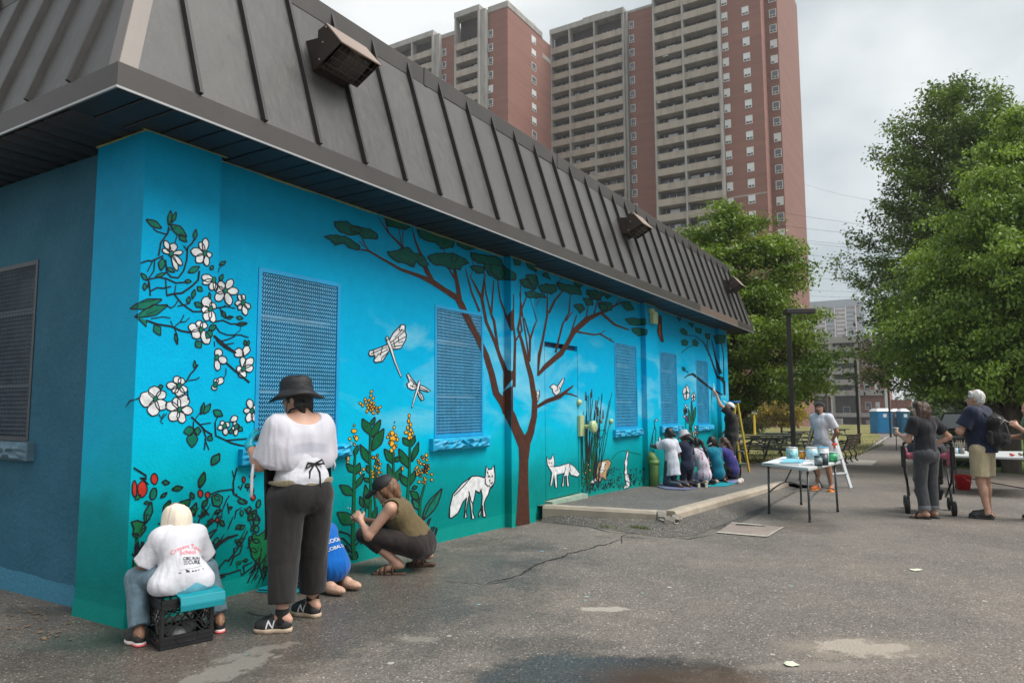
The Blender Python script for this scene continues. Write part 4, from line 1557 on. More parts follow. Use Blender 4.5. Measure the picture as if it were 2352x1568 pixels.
# ---- big tree
f = Fig(*ZD)
T_ = [([(1305,1540),(1250,1420),(1215,1340),(1165,1255),(1125,1200),(1098,1080),(1062,960),(1010,850),(950,740),(910,650),(880,595),(800,545),(720,492),(640,455),(520,413),(400,345),(310,292),(250,285)], [70,58,66,48,40,38,36,34,34,40,40,32,34,24,17,13,12,8]),
	 ([(1300,1545),(1345,1450),(1368,1350),(1372,1250),(1350,1100),(1325,1010),(1290,870),(1265,790),(1290,660),(1318,590)], [70,46,36,34,30,26,18,14,12,6]),
	 ([(1240,1160),(1243,1000),(1247,870),(1236,760),(1238,570)], [20,16,14,10,6]),([(1200,1090),(1150,965),(1120,880),(1062,745),(1035,600),(1055,435)], [34,22,18,18,20,8]),
	 ([(1035,600),(1000,530),(958,450)], [16,14,4]),([(1020,680),(970,560),(930,405)], [14,12,4]),([(1140,935),(1112,740),(1095,700),(1060,560),(1052,470)], [14,16,12,8,4]),([(1095,700),(1105,560),(1110,480)], [12,9,5]),([(1230,800),(1180,682),(1150,600),(1135,475)], [20,14,10,5]),
	 ([(900,640),(880,520),(862,420),(845,300)], [30,26,18,6]),([(862,470),(820,400),(790,280)], [14,8,4]),([(725,495),(682,420),(650,330),(610,230),(588,140)], [24,30,18,9,4]),([(680,412),(600,340),(500,240),(440,180),(370,78)], [12,8,14,9,4]),([(530,270),(530,170)], 5),([(520,250),(505,150)], 5),([(440,180),(415,90)], 6),([(310,290),(270,215)], 6),([(290,270),(250,230)], 5),
	 ([(1392,1090),(1400,960),(1425,850),(1452,700),(1452,570)], [8,20,14,12,5]),([(1392,1085),(1440,1030),(1540,945),(1580,880),(1620,800),(1700,722),(1830,676)], [16,30,36,24,24,18,17]),([(1505,940),(1550,760),(1590,690),(1600,575)], [12,11,9,4]),([(1570,740),(1615,680)], [10,5]),([(1462,690),(1500,608),(1552,548)], [14,13,9]),([(1590,860),(1640,700)], [12,6]),([(1700,720),(1720,600)], [8,4]),([(1750,700),(1775,600)], [9,6]),
	 ([(1335,1000),(1322,880),(1300,740),(1275,560)], [10,9,8,5]),([(1340,1000),(1342,860),(1370,770),(1385,740),(1345,600)], [10,14,10,4,3]),([(1342,850),(1305,720)], [10,6]),([(1248,870),(1290,800),(1278,700),(1285,480)], [10,10,7,4]),([(1480,560),(1545,460)], 4),([(1380,640),(1410,600)], 4),([(960,460),(985,400),(960,290)], 4)]
for pts, w_ in T_:
	f.line(pts, w_, 'brown', 2)
f.fill([(1172,1045),(1232,1060),(1232,1110),(1172,1185)], 'brown', 2)
f.fill([(1170,1190),(1232,1150),(1235,1385),(1165,1325)], 'brown', 2)
f.fill([(1168,665),(1200,705),(1232,665),(1233,790),(1195,720)], 'brown', 2)
f.zoom(*ZC)
f.line([(1766,1130),(1768,1000),(1770,850),(1772,720),(1776,620)], [92,76,62,58,74], 'brown', 2)
f.zoom(*ZE)
for pts, w_ in (([(285,565),(338,472),(420,402),(512,350),(605,308)], [22,22,17,16,6]),([(490,370),(560,430),(640,460)], [14,12,7]),([(345,468),(450,486),(480,480),(545,520),(560,528)], [10,8,8,7,3]),([(480,480),(510,462)], 4),([(540,520),(540,500)], 4),([(560,330),(590,290)], 5)):
	f.line(pts, w_, 'brown', 2)
f.zoom(*ZD)
f.line([(1385,1288),(1450,1250),(1530,1222),(1618,1152)], [18,26,28,8], 'brown', 2).line([(1560,1202),(1600,1205),(1645,1222)], [12,9,5], 'brown', 2).line([(1392,1280),(1470,1245),(1560,1205)], 4, 'line', 4)
f.build('painted_tree', 'brown tree with many thin spreading limbs')['kind'] = 'stuff'
f = Fig(*ZD)
CAN = [[(90,110),(130,105),(180,110),(200,130),(260,145),(320,155),(370,200),(360,220),(280,215),(240,185),(200,195),(130,175),(100,140)], [(25,205),(80,195),(160,200),(200,225),(255,265),(240,290),(180,270),(160,245),(100,260),(70,225)],
	 [(430,300),(500,290),(520,275),(570,275),(600,310),(660,325),(695,380),(680,395),(640,385),(610,360),(600,395),(540,370),(490,360),(450,330)], [(415,85),(440,80),(580,130),(545,160),(430,135)], [(620,160),(680,150),(740,170),(800,185),(860,220),(850,270),(770,280),(740,240),(690,235),(640,210)],
	 [(690,330),(740,310),(850,310),(930,345),(950,370),(910,385),(900,415),(840,410),(800,390),(740,385),(700,355)], [(870,230),(1000,280),(930,285),(880,260)], [(965,310),(1050,320),(1120,330),(1160,360),(1172,400),(1175,460),(1140,480),(1080,450),(1050,400),(1050,375),(1010,375),(970,345)],
	 [(960,395),(1020,390),(1050,405),(1045,435),(1000,435)], [(1080,380),(1170,385),(1250,440),(1245,480),(1150,475),(1100,440)], [(1240,340),(1280,350),(1275,385),(1245,385)], [(1310,360),(1385,380),(1380,430),(1330,400)], [(1315,450),(1380,450),(1395,500),(1370,520),(1325,480)], [(1275,480),(1330,475),(1350,520),(1385,530),(1360,545),(1300,520)],
	 [(1310,560),(1345,550),(1385,565),(1430,570),(1445,590),(1380,595),(1320,585)], [(1395,520),(1440,503),(1500,510),(1510,545),(1480,570),(1410,555)], [(1510,495),(1590,510),(1650,520),(1670,575),(1600,570),(1530,540)], [(1420,450),(1445,420),(1470,480)], [(1615,480),(1680,500),(1660,530),(1630,510)], [(1700,545),(1760,545),(1805,580),(1780,600),(1730,590)],
	 [(1680,595),(1740,605),(1740,640),(1700,640)], [(1620,640),(1670,635),(1690,665),(1660,690)], [(1780,630),(1830,640),(1840,675),(1790,665)]]
for c in CAN:
	# soften the hand-drawn outline
	q = []
	for i in range(len(c)):
		a, b = c[i], c[(i + 1) % len(c)]
		q += [a, ((a[0] * 2 + b[0]) / 3 + rr.uniform(-4,4),(a[1] * 2 + b[1]) / 3 + rr.uniform(-4,4)),((a[0] + 2 * b[0]) / 3 + rr.uniform(-5,5),(a[1] + 2 * b[1]) / 3 + rr.uniform(-5,5))]
	f.shape(q, 'canopy', 6, 'line', 5)
f.line([(185,145),(230,140),(260,160),(255,180),(200,170),(185,145)], 5, 'line', 7)
f.line([(845,320),(840,360),(865,365),(870,340)], 5, 'line', 7)
f.zoom(*ZE)
for c in ([(470,310),(510,306),(540,312),(545,350),(500,362),(475,340)], [(590,308),(640,305),(668,350),(630,356),(610,340)], [(617,400),(660,393),(690,400),(730,398),(732,430),(680,436),(640,428)], [(653,452),(690,448),(740,460),(735,485),(690,492),(660,470)],
		 [(915,460),(935,450),(955,470),(955,490),(930,482)], [(925,520),(945,512),(962,525),(955,545),(930,542)], [(985,518),(1000,512),(1018,530),(1012,548),(990,542)], [(1100,492),(1130,486),(1165,492),(1160,530),(1120,536)], [(1055,480),(1080,480),(1078,512),(1060,505)], [(960,420),(992,425),(985,446)], [(1000,450),(1035,455),(1030,480),(1005,470)], [(900,388),(925,395),(915,412)], [(932,660),(945,668),(944,682),(934,680)],
		 [(400,260),(470,275),(490,300),(430,290)], [(480,250),(545,275),(520,290)]):
	f.shape(c, 'canopy', 4, 'line', 5)
f.build('painted_foliage', 'dark green leaf clouds outlined in black')['kind'] = 'stuff'
f = Fig(*ZE)
for pts, w_ in (([(1162,815),(1160,745),(1118,705),(1082,600),(1045,525),(1000,492),(960,488)], [10,13,10,7,5,4,4]),([(1140,700),(1112,610),(1090,510)], [20,9,4]),([(1158,740),(1156,600),(1146,540),(1150,500)], 5),([(1120,715),(1150,725),(1160,750)], 16),([(940,722),(965,705),(988,700),(1040,742),(1088,780),(1150,814)], [4,7,10,11,11,8]),([(925,585),(960,556),(1000,540)], 4),([(948,680),(965,695)], 4),([(1060,560),(1072,500)], 4),([(1075,600),(1070,540)], 4)):
	f.line(pts, w_, 'line', 2)
f.build('painted_branches')['kind'] = 'stuff'
f = Fig(*ZE)
f.shape([(205,770),(225,756),(248,766),(275,726),(285,722),(281,745),(266,775),(262,800),(240,818),(224,802),(219,782)], 'white', 4)
f.line([(245,768),(250,785),(235,795)], 3, 'line', 4).line([(255,770),(262,785)], 3, 'line', 4).line([(235,815),(232,832)], 3).line([(248,812),(250,828)], 3)
f.build('painted_bird', 'white bird on a branch')
f = Fig(*ZE)
f.shape([(132,795),(148,790),(150,820),(140,850),(133,860)], 'white', 4).line([(135,810),(145,820),(136,835)], 3, 'line', 4)
f.build('painted_bird', 'half hidden bird behind the trunk')
# reeds and meadow
f = Fig(*ZE)
for i in range(46):
	x0 = rr.uniform(378,470)
	x1 = x0 + rr.uniform(-10,60) * (1 + (x0 - 380) / 90 * .4)
	y1 = rr.uniform(800,1080) if i % 3 else rr.uniform(900,1180)
	y0 = rr.uniform(1220,1330)
	bend = rr.uniform(-8,8)
	f.line([(x0, y0),((x0 * 2 + x1) / 3 + bend, (y0 * 2 + y1) / 3),((x0 + 2 * x1) / 3 + bend, (y0 + 2 * y1) / 3),(x1, y1)], [4.5,4,3.2,2.2], 'line' if i % 3 else 'deep')
for (x_, y_) in ((403,815),(435,800),(458,860),(497,915),(470,900)):
	f.line([(x_, y_ - 18),(x_ - 1, y_ + 30)], [4,8], 'brown', 3)
for (x_, y_) in ((480,945),(415,1195),(425,1225),(400,1240),(488,960)):
	f.blob((x_, y_),5,7, 'tan', 3,0,7,3)
f.line([(440,1120),(470,1010),(505,1005),(515,1030)], 3).line([(440,1140),(460,1060),(495,1040)], 3)
f.build('painted_reeds', 'dark thin reeds')['kind'] = 'stuff'
f = Fig(*ZE)
for i in range(190):
	t = rr.random()
	x_ = 380 + 345 * t
	lo = 1255 if x_ < 520 else 1185 + (rr.random() * 20)
	y_ = lo + (1345 - 42 * t - lo) * rr.random() ** .7
	f.blob((x_, y_), rr.uniform(2,4), rr.uniform(3.5,7), 'line', 0, rr.uniform(-.4,.4),6)
	if i % 3 == 0:
		f.line([(x_, y_ + 5),(x_ + rr.uniform(-4,4), y_ + rr.uniform(12,22))], 2)
f.line([(545,1165),(575,1130),(610,1118),(640,1125),(700,1140)], 3, 'deep')
f.build('painted_meadow', 'dark small tulips dotted over the foot of the wall')['kind'] = 'stuff'
for (c, s) in (((952,805),1.0),((991,828),.6)):
	f = Fig(*ZE)
	for dx, dy, a, b, r_ in ((-9,-14,9,22,.3),(8,-22,8,24,-.3),(-6,18,8,18,-.2),(8,16,9,18,.3)):
		f.blob((c[0] + dx * s, c[1] + dy * s), a * s, b * s, 'white', 3, r_, 9)
	f.line([(c[0], c[1] - 25 * s),(c[0] + 2, c[1] + 25 * s)], 4 * s, 'line', 4)
	f.build('painted_butterfly')
f = Fig(*ZE)
for pts, w_ in (([(975,1085),(982,1000),(978,870)], 5),([(955,1085),(950,1000),(948,940)], 5),([(1005,1085),(1010,1000)], 5)):
	f.line(pts, w_, 'leaf')
for a, b, w_ in (((978,1010),(965,890),16),((985,980),(1003,880),18),((960,1080),(935,1000),14),((985,1080),(970,985),20),((990,960),(981,850),9)):
	f.drop(a, b, w_, 'leaf', 3)
for i in range(22):
	f.blob((948 + rr.gauss(0,4),870 + 70 * rr.random()),5,7, 'white', 2.5, rr.uniform(-.6,.6),7)
for i in range(16):
	f.blob((1002 + rr.gauss(0,8),990 + 80 * rr.random()),6,9, 'white', 2.5, rr.uniform(-.8,.8),7)
for c in ((958,935),(956,950),(960,960)):
	f.blob(c, 6,9, 'purple', 2,0,7,3)
f.blob((1092,1068),9,16, 'white', 3)
f.build('painted_lilies', 'white lilies with green leaves')['kind'] = 'stuff'
f = Fig(*ZE)
f.line([(790,945),(776,958),(779,990),(768,1030),(757,1085),(770,1125),(781,1085),(787,1010),(779,985)], 3.5)
f.line([(770,1040),(765,1090)], 3).line([(775,1120),(778,1150)], 3)
f.blob((789,952),7,6, 'white', 3)
f.shape([(800,1045),(815,1050),(812,1090),(803,1095)], 'white', 3)
f.shape([(893,1090),(905,1085),(908,1115),(895,1130)], 'tan', 3)
f.build('painted_heron', 'outlined heron')
f = Fig(*ZE)
f.shape([(803,380),(812,378),(818,400),(818,470),(829,526),(816,525),(806,500),(795,470),(800,430)], 'brown', 3)
f.line([(808,430),(805,470),(812,500)], [4,5,2], 'orange', 4)
f.build('painted_woodpecker', 'dark bird with an orange streak under the soffit')

# brown limb where it crosses the mesh of the second window
BROWN = []

def wall_poly(px):
	return [(p[0], p[2]) for p in (on_y(*q, YW + .01) for q in px)]

fz = Fig(*ZD)
for pts, w_ in (T_[0][0:2],):
	q = [fz.P(p) for p in pts[6:13]]
	ws = [fz.W(x) for x in w_[6:13]]
	for (a, wa),(b, wb) in zip(zip(q[:-1], ws[:-1]), zip(q[1:], ws[1:])):
		BROWN.append(wall_poly([(a[0] - wa * .6, a[1]),(b[0] - wb * .6, b[1]),(b[0] + wb * .6, b[1]),(a[0] + wa * .6, a[1])]))

window(*WIN[0], to_main, 36,40,.0072, M_FRAME, M_SCREEN, (1.39,2.58,.975,1.098),1)
window(*WIN[1], to_main, 36,40,.0072, M_FRAME, M_SCREEN, (3.79,4.90,.955,1.088),2, BROWN)
window(*WIN[2], to_main, 26,26,.0125, M_FRAME, M_SCREEN, (8.69,9.90,.92,1.048),3)
window(*WIN[3], to_main, 26,26,.0125, M_FRAME, M_SCREEN, (10.95,12.16,.93,1.058),4)
window(*WIN[4], to_main, 24,26,.0125, M_FRAME, M_SCREEN, (13.3,14.45,.89,1.018),5)
window(*LWIN, to_left, 36,40,.0072, mat('dark_frame', (.035,.045,.055),.5,.2), M_SCREEN_G, (1.95,3.12,1.015,1.158),6)

# ---- door and wall fittings
dr = MB()
dr.box((DOOR[0] + .012, YW + .0012,.165),(DOOR[1] - .012, YW + .05, DOOR[3] - .075))
door = dr.build('door', M_MURAL, bld)
dr = MB()
dr.box((DOOR[0], YW + .055,.1),(DOOR[1], YW + .3, DOOR[3]))
dr.build('door_recess', mat('recess_dark', (.01,.05,.10),.7,.2), door)
dr = MB()
dr.box((DOOR[0] - .02, A0 - .02,-.2),(DOOR[1] + .05, YW + .05,.150))
dr.build('door_sill', mat('door_sill_concrete', (.25,.33,.26),.8,.25,6,.4,30), bld)
M_CREAM = mat('cream_fitting', (.40,.47,.24),.4,.15,12)
fx = MB()
hx, hz = 7.55,1.03
kb = on_y(1331,975, YW)
fx.box((kb[0] - .07, YW - .05, kb[2] - .17),(kb[0] + .07, YW - .001, kb[2] + .14))
fx.lathe([(.03,0),(.03,.09),(.085,.10),(.095,.15),(.075,.17),(.02,.185)], 18, M=Matrix.Translation((kb[0] + .09, YW - .05, kb[2] - .03)) @ Matrix.Rotation(math.pi / 2,4, 'X'))
fx.build('door_handle', M_CREAM, door, bevel=.006)
for px, rr_ in (((1328,924),.05),((1401,967),.045)):
	q = on_y(*px, YW)
	kx = MB()
	kx.lathe([(rr_, 0),(rr_, .02),(rr_ * .6,.05),(.005,.055)], 14, M=Matrix.Translation((q[0], YW - .001, q[2])) @ Matrix.Rotation(math.pi / 2,4, 'X'))
	kx.build('wall_knob', M_CREAM, bld, True)
q = on_y(1496,728, A0)
kx = MB()
kx.box((q[0] - .11, A0 - .09, q[2] - .13),(q[0] + .11, A0 - .003, q[2] + .10))
kx.box((q[0] - .15, A0 - .07, q[2] + .06),(q[0] + .02, A0 - .002, q[2] + .15))
kx.build('junction_box', M_CREAM, bld, bevel=.01)
q = on_y(1492,1100, A0)
pz = apron(10.3)
dp = empty('drain_pipe', (q[0], A0 - .09, pz),0, 'green painted stub of drain pipe at the wall beside kneeling children', 'pipe')
kx = MB()
kx.tube([(0,0,-.02),(0,0,.48),(0,.03,.53),(0,.085,.54)], .085,16)
kx.build('pipe_body', mat('pipe_green', (.13,.24,.07),.5,.2,8), dp, True)
kx = MB()
kx.tube([(0,0,.40),(0,0,.47)], .098,16)
kx.build('pipe_collar', mat('pipe_green_b', (.15,.27,.08),.5,.2,8), dp, True)
# ================================================================== kerbed apron by the door
M_KERB = mat('kerb_concrete', (.33,.28,.22),.75,.14,5,.35,40)
M_KERBC = mat('crumbled_concrete', (.25,.23,.20),.85,.25,8,.8,25)
KA, KB, KC = (6.12,.47),(6.36,-1.12),(12.65,-1.30)

def apt(x, y, dz=0.0):
	return (x, y, apron(x) + dz)

mb = MB()
top = [(6.12, YW - .002),(6.42,-1.1),(9.0,-1.17),(12.65,-1.28),(15.9,-1.28),(15.9, YW - .002),(9.5, YW - .002)]
mb.add([apt(*p) for p in top], [(6,0,1,2),(6,2,3,4),(6,4,5)])
out_ = [(12.7,-1.32),(13.6,-2.2),(17.6,-2.2),(17.6,2.4),(15.9, YW)]
mb.add([apt(12.65,-1.28),(13.5,-2.1, ground(13.5) + .003),(17.6,-2.1, ground(17.6) + .003), apt(15.9,-1.28),(17.6,2.4, ground(17.6) + .003), apt(15.9, YW),(15.9,2.4, ground(15.9) + .003)], [(0,1,2,3),(3,2,4,5),(5,4,6)])
tag(mb.build('pavement', M_ASPH2), 'raised grey asphalt pavement along the mural behind the kerb', kind='structure')

def kerb(p, q, w_=.17, h0=-.16, ends=(0,0), m_=None, seed=0, taper=0.0):
	r = random.Random(seed)
	p, q = Vector((*p, 0)), Vector((*q, 0))
	d = (q - p).normalized()
	s = Vector((d.y, -d.x, 0))
	n = max(3, int((q - p).length / .12))
	prof = [(w_ * .55, h0),(w_ * .52,-.015),(w_ * .36,.022),(-w_ * .34,.024),(-w_ * .5,.012),(-w_ * .5, h0)]
	vs, fs = [], []
	for i in range(n + 1):
		t = i / n
		c = p.lerp(q, t)
		sh = 1 - taper * t
		for (a, z) in prof:
			j = 1 + r.uniform(-.025,.025)
			zz = z * sh if z > -.02 else z
			pt = c + s * a * j
			vs.append((pt.x, pt.y, apron(pt.x) + zz + r.uniform(-.003,.003)))
	k = len(prof)
	for i in range(n):
		for j in range(k - 1):
			fs.append((i * k + j, (i + 1) * k + j, (i + 1) * k + j + 1, i * k + j + 1))
	fs.append(tuple(range(k)))
	fs.append(tuple(n * k + j for j in reversed(range(k))))
	mb = MB()
	mb.add(vs, fs)
	return mb

for i, (p, q, tp, lab) in enumerate((((6.10,.46),(6.345,-1.00),0, 'pale concrete kerb running from the wall to the broken corner'),((6.43,-1.13),(11.42,-1.27),0, 'long pale concrete kerb in front of the kneeling children'),((11.44,-1.27),(12.75,-1.31),.6, 'short tapering end piece of pale kerb by the table'))):
	tag(kerb(p, q, seed=i, taper=tp).build('kerb', M_KERB, bevel=.006), lab, kind='structure')
mb = kerb((6.335,-1.0),(6.38,-1.10),.15, seed=8)
for i in range(14):
	r = rr.uniform(.02,.05)
	c = Vector((6.30 + rr.uniform(-.12,.12),-1.14 + rr.uniform(-.12,.06),0))
	c.z = apron(c.x) - rr.uniform(.03,.12)
	mb.box((-r, -r, -r * .6),(r, r, r * .6), M=Matrix.Translation(c) @ Matrix.Rotation(rr.uniform(0,3),4, Vector((rr.random(), rr.random(),1)).normalized()))
tag(mb.build('kerb', M_KERBC), 'crumbled concrete at the corner where two kerbs meet', kind='structure')
# asphalt haunch sloping from the kerbs to the yard
mb = MB()
inner = [(6.06,.45),(6.20,-.3),(6.27,-1.05),(6.40,-1.22),(7.2,-1.26),(8.4,-1.29),(10.0,-1.33),(12.7,-1.40)]
outer = [(5.95,.45),(5.86,-.45),(5.62,-1.30),(5.95,-1.58),(7.0,-1.62),(8.3,-1.62),(10.0,-1.64),(12.9,-1.55)]
vs = []
for k_ in range(7):
	t = k_ / 6
	for (a, b) in zip(inner, outer):
		x_, y_ = a[0] + (b[0] - a[0]) * t, a[1] + (b[1] - a[1]) * t
		zi, zo = apron(a[0]) - .075, ground(b[0]) + .003
		e = t * t * (3 - 2 * t)
		vs.append((x_ + rr.uniform(-.02,.02) * (0 < t < 1), y_ + rr.uniform(-.02,.02) * (0 < t < 1), zi + (zo - zi) * (e * .5 + t * .5) + (.008 * rr.random() if 0 < t < 1 else 0)))
nn = len(inner)
mb.add(vs, [(k_ * nn + i, (k_ + 1) * nn + i, (k_ + 1) * nn + i + 1, k_ * nn + i + 1) for k_ in range(6) for i in range(nn - 1)])
mb.add([(*inner[0], apron(6.1) - .2),(*inner[-1], -.4)], [])
tag(mb.build('pavement', asphalt_mat('haunch_asphalt', (.070,.064,.058), stains=False), smooth=True), 'sloping dark asphalt fillet below the kerb', kind='structure')
sheet('road_patch', [(p[0], p[1]) for p in (G(1655,1203), G(1672,1180), G(1740,1150), G(1800,1128), G(1830,1130), G(1790,1150), G(1740,1182), G(1700,1200), G(1675,1212))], M_ASPH3, dz=.005)
M_SLAB = mat('pinkish_concrete_cover', (.22,.18,.155),.8,.22,6,.4,50)
sheet('concrete_cover', [G(*p)[:2] for p in ((1645,1224),(1681,1200),(1801,1211),(1762,1234))], M_SLAB, dz=.006)
M_SLABE = mat('worn_pale_edge', (.33,.30,.26),.8,.25,14)
for a, b, c_, d in (((1645,1224),(1762,1234),(1764,1231),(1650,1221)),((1681,1200),(1750,1206),(1748,1208),(1679,1202)),((1762,1234),(1801,1211),(1796,1211),(1757,1233))):
	sheet('concrete_cover', [G(*p)[:2] for p in (a, b, c_, d)], M_SLABE, dz=.0095)
sheet('concrete_cover', [G(*p)[:2] for p in ((1690,1204),(1745,1207),(1762,1210),(1690,1206.5))], mat('open_joint', (.012,.011,.01),.9), dz=.0085)

def crack(pts, w_, m_, dz=.004):
	mb = MB()
	P = [G(*p) for p in pts]
	Q = []
	for a, b in zip(P[:-1], P[1:]):
		for i in range(5):
			t = i / 5
			j = rr.uniform(-.012,.012)
			Q.append((a[0] + (b[0] - a[0]) * t + j, a[1] + (b[1] - a[1]) * t + j))
	Q.append(tuple(P[-1][:2]))
	vs, n = [], len(Q)
	for i, q in enumerate(Q):
		a, b = Q[max(0, i - 1)], Q[min(n - 1, i + 1)]
		dx, dy = b[0] - a[0], b[1] - a[1]
		l = math.hypot(dx, dy) or 1
		ww = w_ * rr.uniform(.35,1.25) * min(1,4 * min(i + .3, n - i - .7) / n + .25)
		for s in (-1,1):
			x_, y_ = q[0] - s * dy / l * ww / 2, q[1] + s * dx / l * ww / 2
			vs.append((x_, y_, ground(x_) + dz))
	mb.add(vs, [(2 * i, 2 * i + 2,2 * i + 3,2 * i + 1) for i in range(n - 1)])
	return tag(mb.build('pavement_crack', m_), kind='structure')

M_CRACK = mat('crack_dark', (.012,.011,.010),.95,.2)
zc = lambda pts: [((1150 + x / 3.92) / 1.0629,(1050 + y / 3.92) / 1.0629) for x, y in pts]
crack(zc([(150,1465),(330,1425),(470,1385),(560,1330),(640,1280),(760,1240),(880,1215),(930,1180),(1000,1170),(1060,1150),(1150,1130),(1200,1105),(1300,1095),(1370,1065),(1442,1038)]),.024, M_CRACK)
crack(zc([(1442,1038),(1440,1085)]),.016, M_CRACK)
crack(zc([(1430,1035),(1470,1000),(1520,990)]),.010, M_CRACK)
crack([(1003,1333),(1060,1338),(1120,1342),(1175,1333)], .010, M_CRACK)
crack([(560,1405),(620,1418),(700,1426)], .012, M_CRACK)
M_LINE = mat('patch_seam', (.055,.052,.05),.9,.2)
crack([(1725,1084),(1850,1088),(1990,1085),(2110,1087)], .03, M_LINE)
crack([(1640,1228),(1580,1238),(1545,1234),(1500,1228),(1400,1222),(1300,1196)], .02, M_CRACK)
# bits of litter
lit = MB()
for px, c_ in (((2110,1309),0),((1818,1526),0),((2100,1310),0)):
	q = G(*px)
	n = 7
	vs = [(q[0] + rr.uniform(.02,.06) * math.cos(6.28 * i / n), q[1] + rr.uniform(.02,.05) * math.sin(6.28 * i / n), ground(q[0]) + .006 + .004 * (i % 2)) for i in range(n)]
	lit.add(vs, [tuple(range(n))])
tag(lit.build('paper_scraps', mat('paper_scrap', (.55,.58,.45),.8,.1)), 'pale scraps of paper lying on the asphalt', kind='stuff')
lf = MB()
for i in range(60):
	q = G(rr.uniform(0,180), rr.uniform(1432,1470) if i % 2 else rr.uniform(1380,1430))
	if q[0] > YW - .03:
		q[0] = YW - rr.uniform(.03,.2)
	s = rr.uniform(.006,.02)
	a = rr.uniform(0,6.3)
	lf.add([(q[0] + s * math.cos(a + k) * (1 if k_ % 2 else .5), q[1] + s * math.sin(a + k),.004 + rr.uniform(0,.008)) for k_, k in enumerate((0,1.6,3.1,4.7))], [(0,1,2,3)])
tag(lf.build('leaf_litter', mat('dry_leaf', (.16,.10,.05),.9,.4,40)), 'dry leaf crumbs along the foot of the grey wall', kind='stuff')
wd = MB()
for (px, n) in (((1395,1194),60),((1465,1195),130),((1480,1197),60)):
	q = GP(*px)
	for i in range(n):
		a = rr.uniform(0,6.3)
		b_ = Vector((q[0] + rr.gauss(0,.025), q[1] + rr.gauss(0,.07), apron(q[0]) - .085))
		t_ = b_ + Vector((math.cos(a) * .03, math.sin(a) * .03, rr.uniform(.015,.05)))
		s = Vector((math.sin(a),-math.cos(a),0)) * .004
		wd.add([b_ - s, b_ + s, t_], [(0,1,2)])
tag(wd.build('weeds', mat('weed_green', (.07,.10,.025),.8,.3,40)), 'small weeds growing under the kerb', kind='stuff')

# ================================================================== the brick apartment tower
M_BRICK = mat('tower_brick', (.215,.100,.078),.85,.13,.5,.3,3, stretch=(.15,.15,2.2))
M_BRICK2 = mat('tower_brick_b', (.190,.089,.069),.85,.13,.5,.3,3, stretch=(.15,.15,2.2))

def concrete_mat(name, c):
	m, t, b = new_mat(name)
	geo = nd(t, 'ShaderNodeNewGeometry')
	mpn = nd(t, 'ShaderNodeMapping', Scale=(.6,.6,.15))
	t.links.new(geo.outputs['Position'], mpn.inputs['Vector'])
	nz = nd(t, 'ShaderNodeTexNoise', Scale=1.2, Detail=6.0, Roughness=.65)
	t.links.new(mpn.outputs['Vector'], nz.inputs['Vector'])
	c = np.array(c)
	t.links.new(ramp(t, nz.outputs['Fac'], (.28, tuple(c * .62)),(.5, tuple(c)),(.75, tuple(c * 1.12))), b.inputs['Base Color'])
	b.inputs['Roughness'].default_value = .85
	return m

M_PARAPET = concrete_mat('parapet_concrete', (.325,.28,.235))
M_FIN = concrete_mat('fin_concrete', (.31,.295,.275))
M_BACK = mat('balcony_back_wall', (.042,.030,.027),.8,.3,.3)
M_WFRAME = mat('window_white_frame', (.62,.63,.62),.5,.1)
M_WBLIND = mat('drawn_white_blind', (.60,.62,.63),.6,.15,.5)
M_WGREY = mat('window_grey_glass', (.10,.12,.14),.15,.3,.4)
M_WDARK = mat('window_dark_glass', (.028,.032,.038),.1,.3,.4)
twr = empty('apartment_tower', (115,40,-3),0, 'tall red brick apartment tower with rows of concrete balconies', 'building')
twr.location = (0,0,0)

def zx(ox, s, x):
	return (ox + x / s) / 1.0629

def yat(px, py, X):
	return on_x(px, py, X)[1]

Z6 = lambda x, y=700: (zx(1550,2.613, x), y / 2.613 / 1.0629)
Z3 = lambda x, y=600: (zx(950,2.351, x), y / 2.351 / 1.0629)
XA, XB, XC, XD = 115.5,118.9,101.1,104.6
FL = 2.7

def tbox(name, a, b, m_, par=None):
	mb = MB()
	mb.box((min(a[0], b[0]), min(a[1], b[1]), min(a[2], b[2])),(max(a[0], b[0]), max(a[1], b[1]), max(a[2], b[2])))
	return mb.build(name, m_, par or twr)

ya = {k: yat(*Z6(x), XA) for k, x in dict(l=148, d=333, r=548, p=563, w1a=572, w1b=610, w2a=704, w2b=748, e=826).items()}
yb = {k: yat(*Z3(x), XB) for k, x in dict(l=953, d1=1057, d2=1200, r=1352, p=1385, w1a=1386, w1b=1414, e=1545).items()}
yA3 = {k: yat(*Z6(x),118.6) for k, x in dict(l=826, w=880, w2=925, r=932).items()}
yAr = yat(*Z6(1062),116.6)
ySide = yat(*Z3(950), XB)
yc = {k: yat(*Z3(x, 330), XC) for k, x in dict(l=403, r=528, p=568, w1a=571, w1b=596).items()}
yd = {k: yat(*Z3(x, 330), XD) for k, x in dict(l=-60, m=155, r=265, p=303, w1a=305, w1b=327).items()}
ROOFA, ROOFB, ROOFC, ROOFD = 80.0,75.6,73.6,74.2
# brick bodies
tbox('brick_wall', (XA, ya['r'], -4),(XA + 16, ya['e'], ROOFA), M_BRICK)
tbox('brick_wall', (118.6, ya['e'], -4),(on_y(*Z6(1062), yA3['r'])[0], yA3['r'], ROOFA - .3), M_BRICK2)

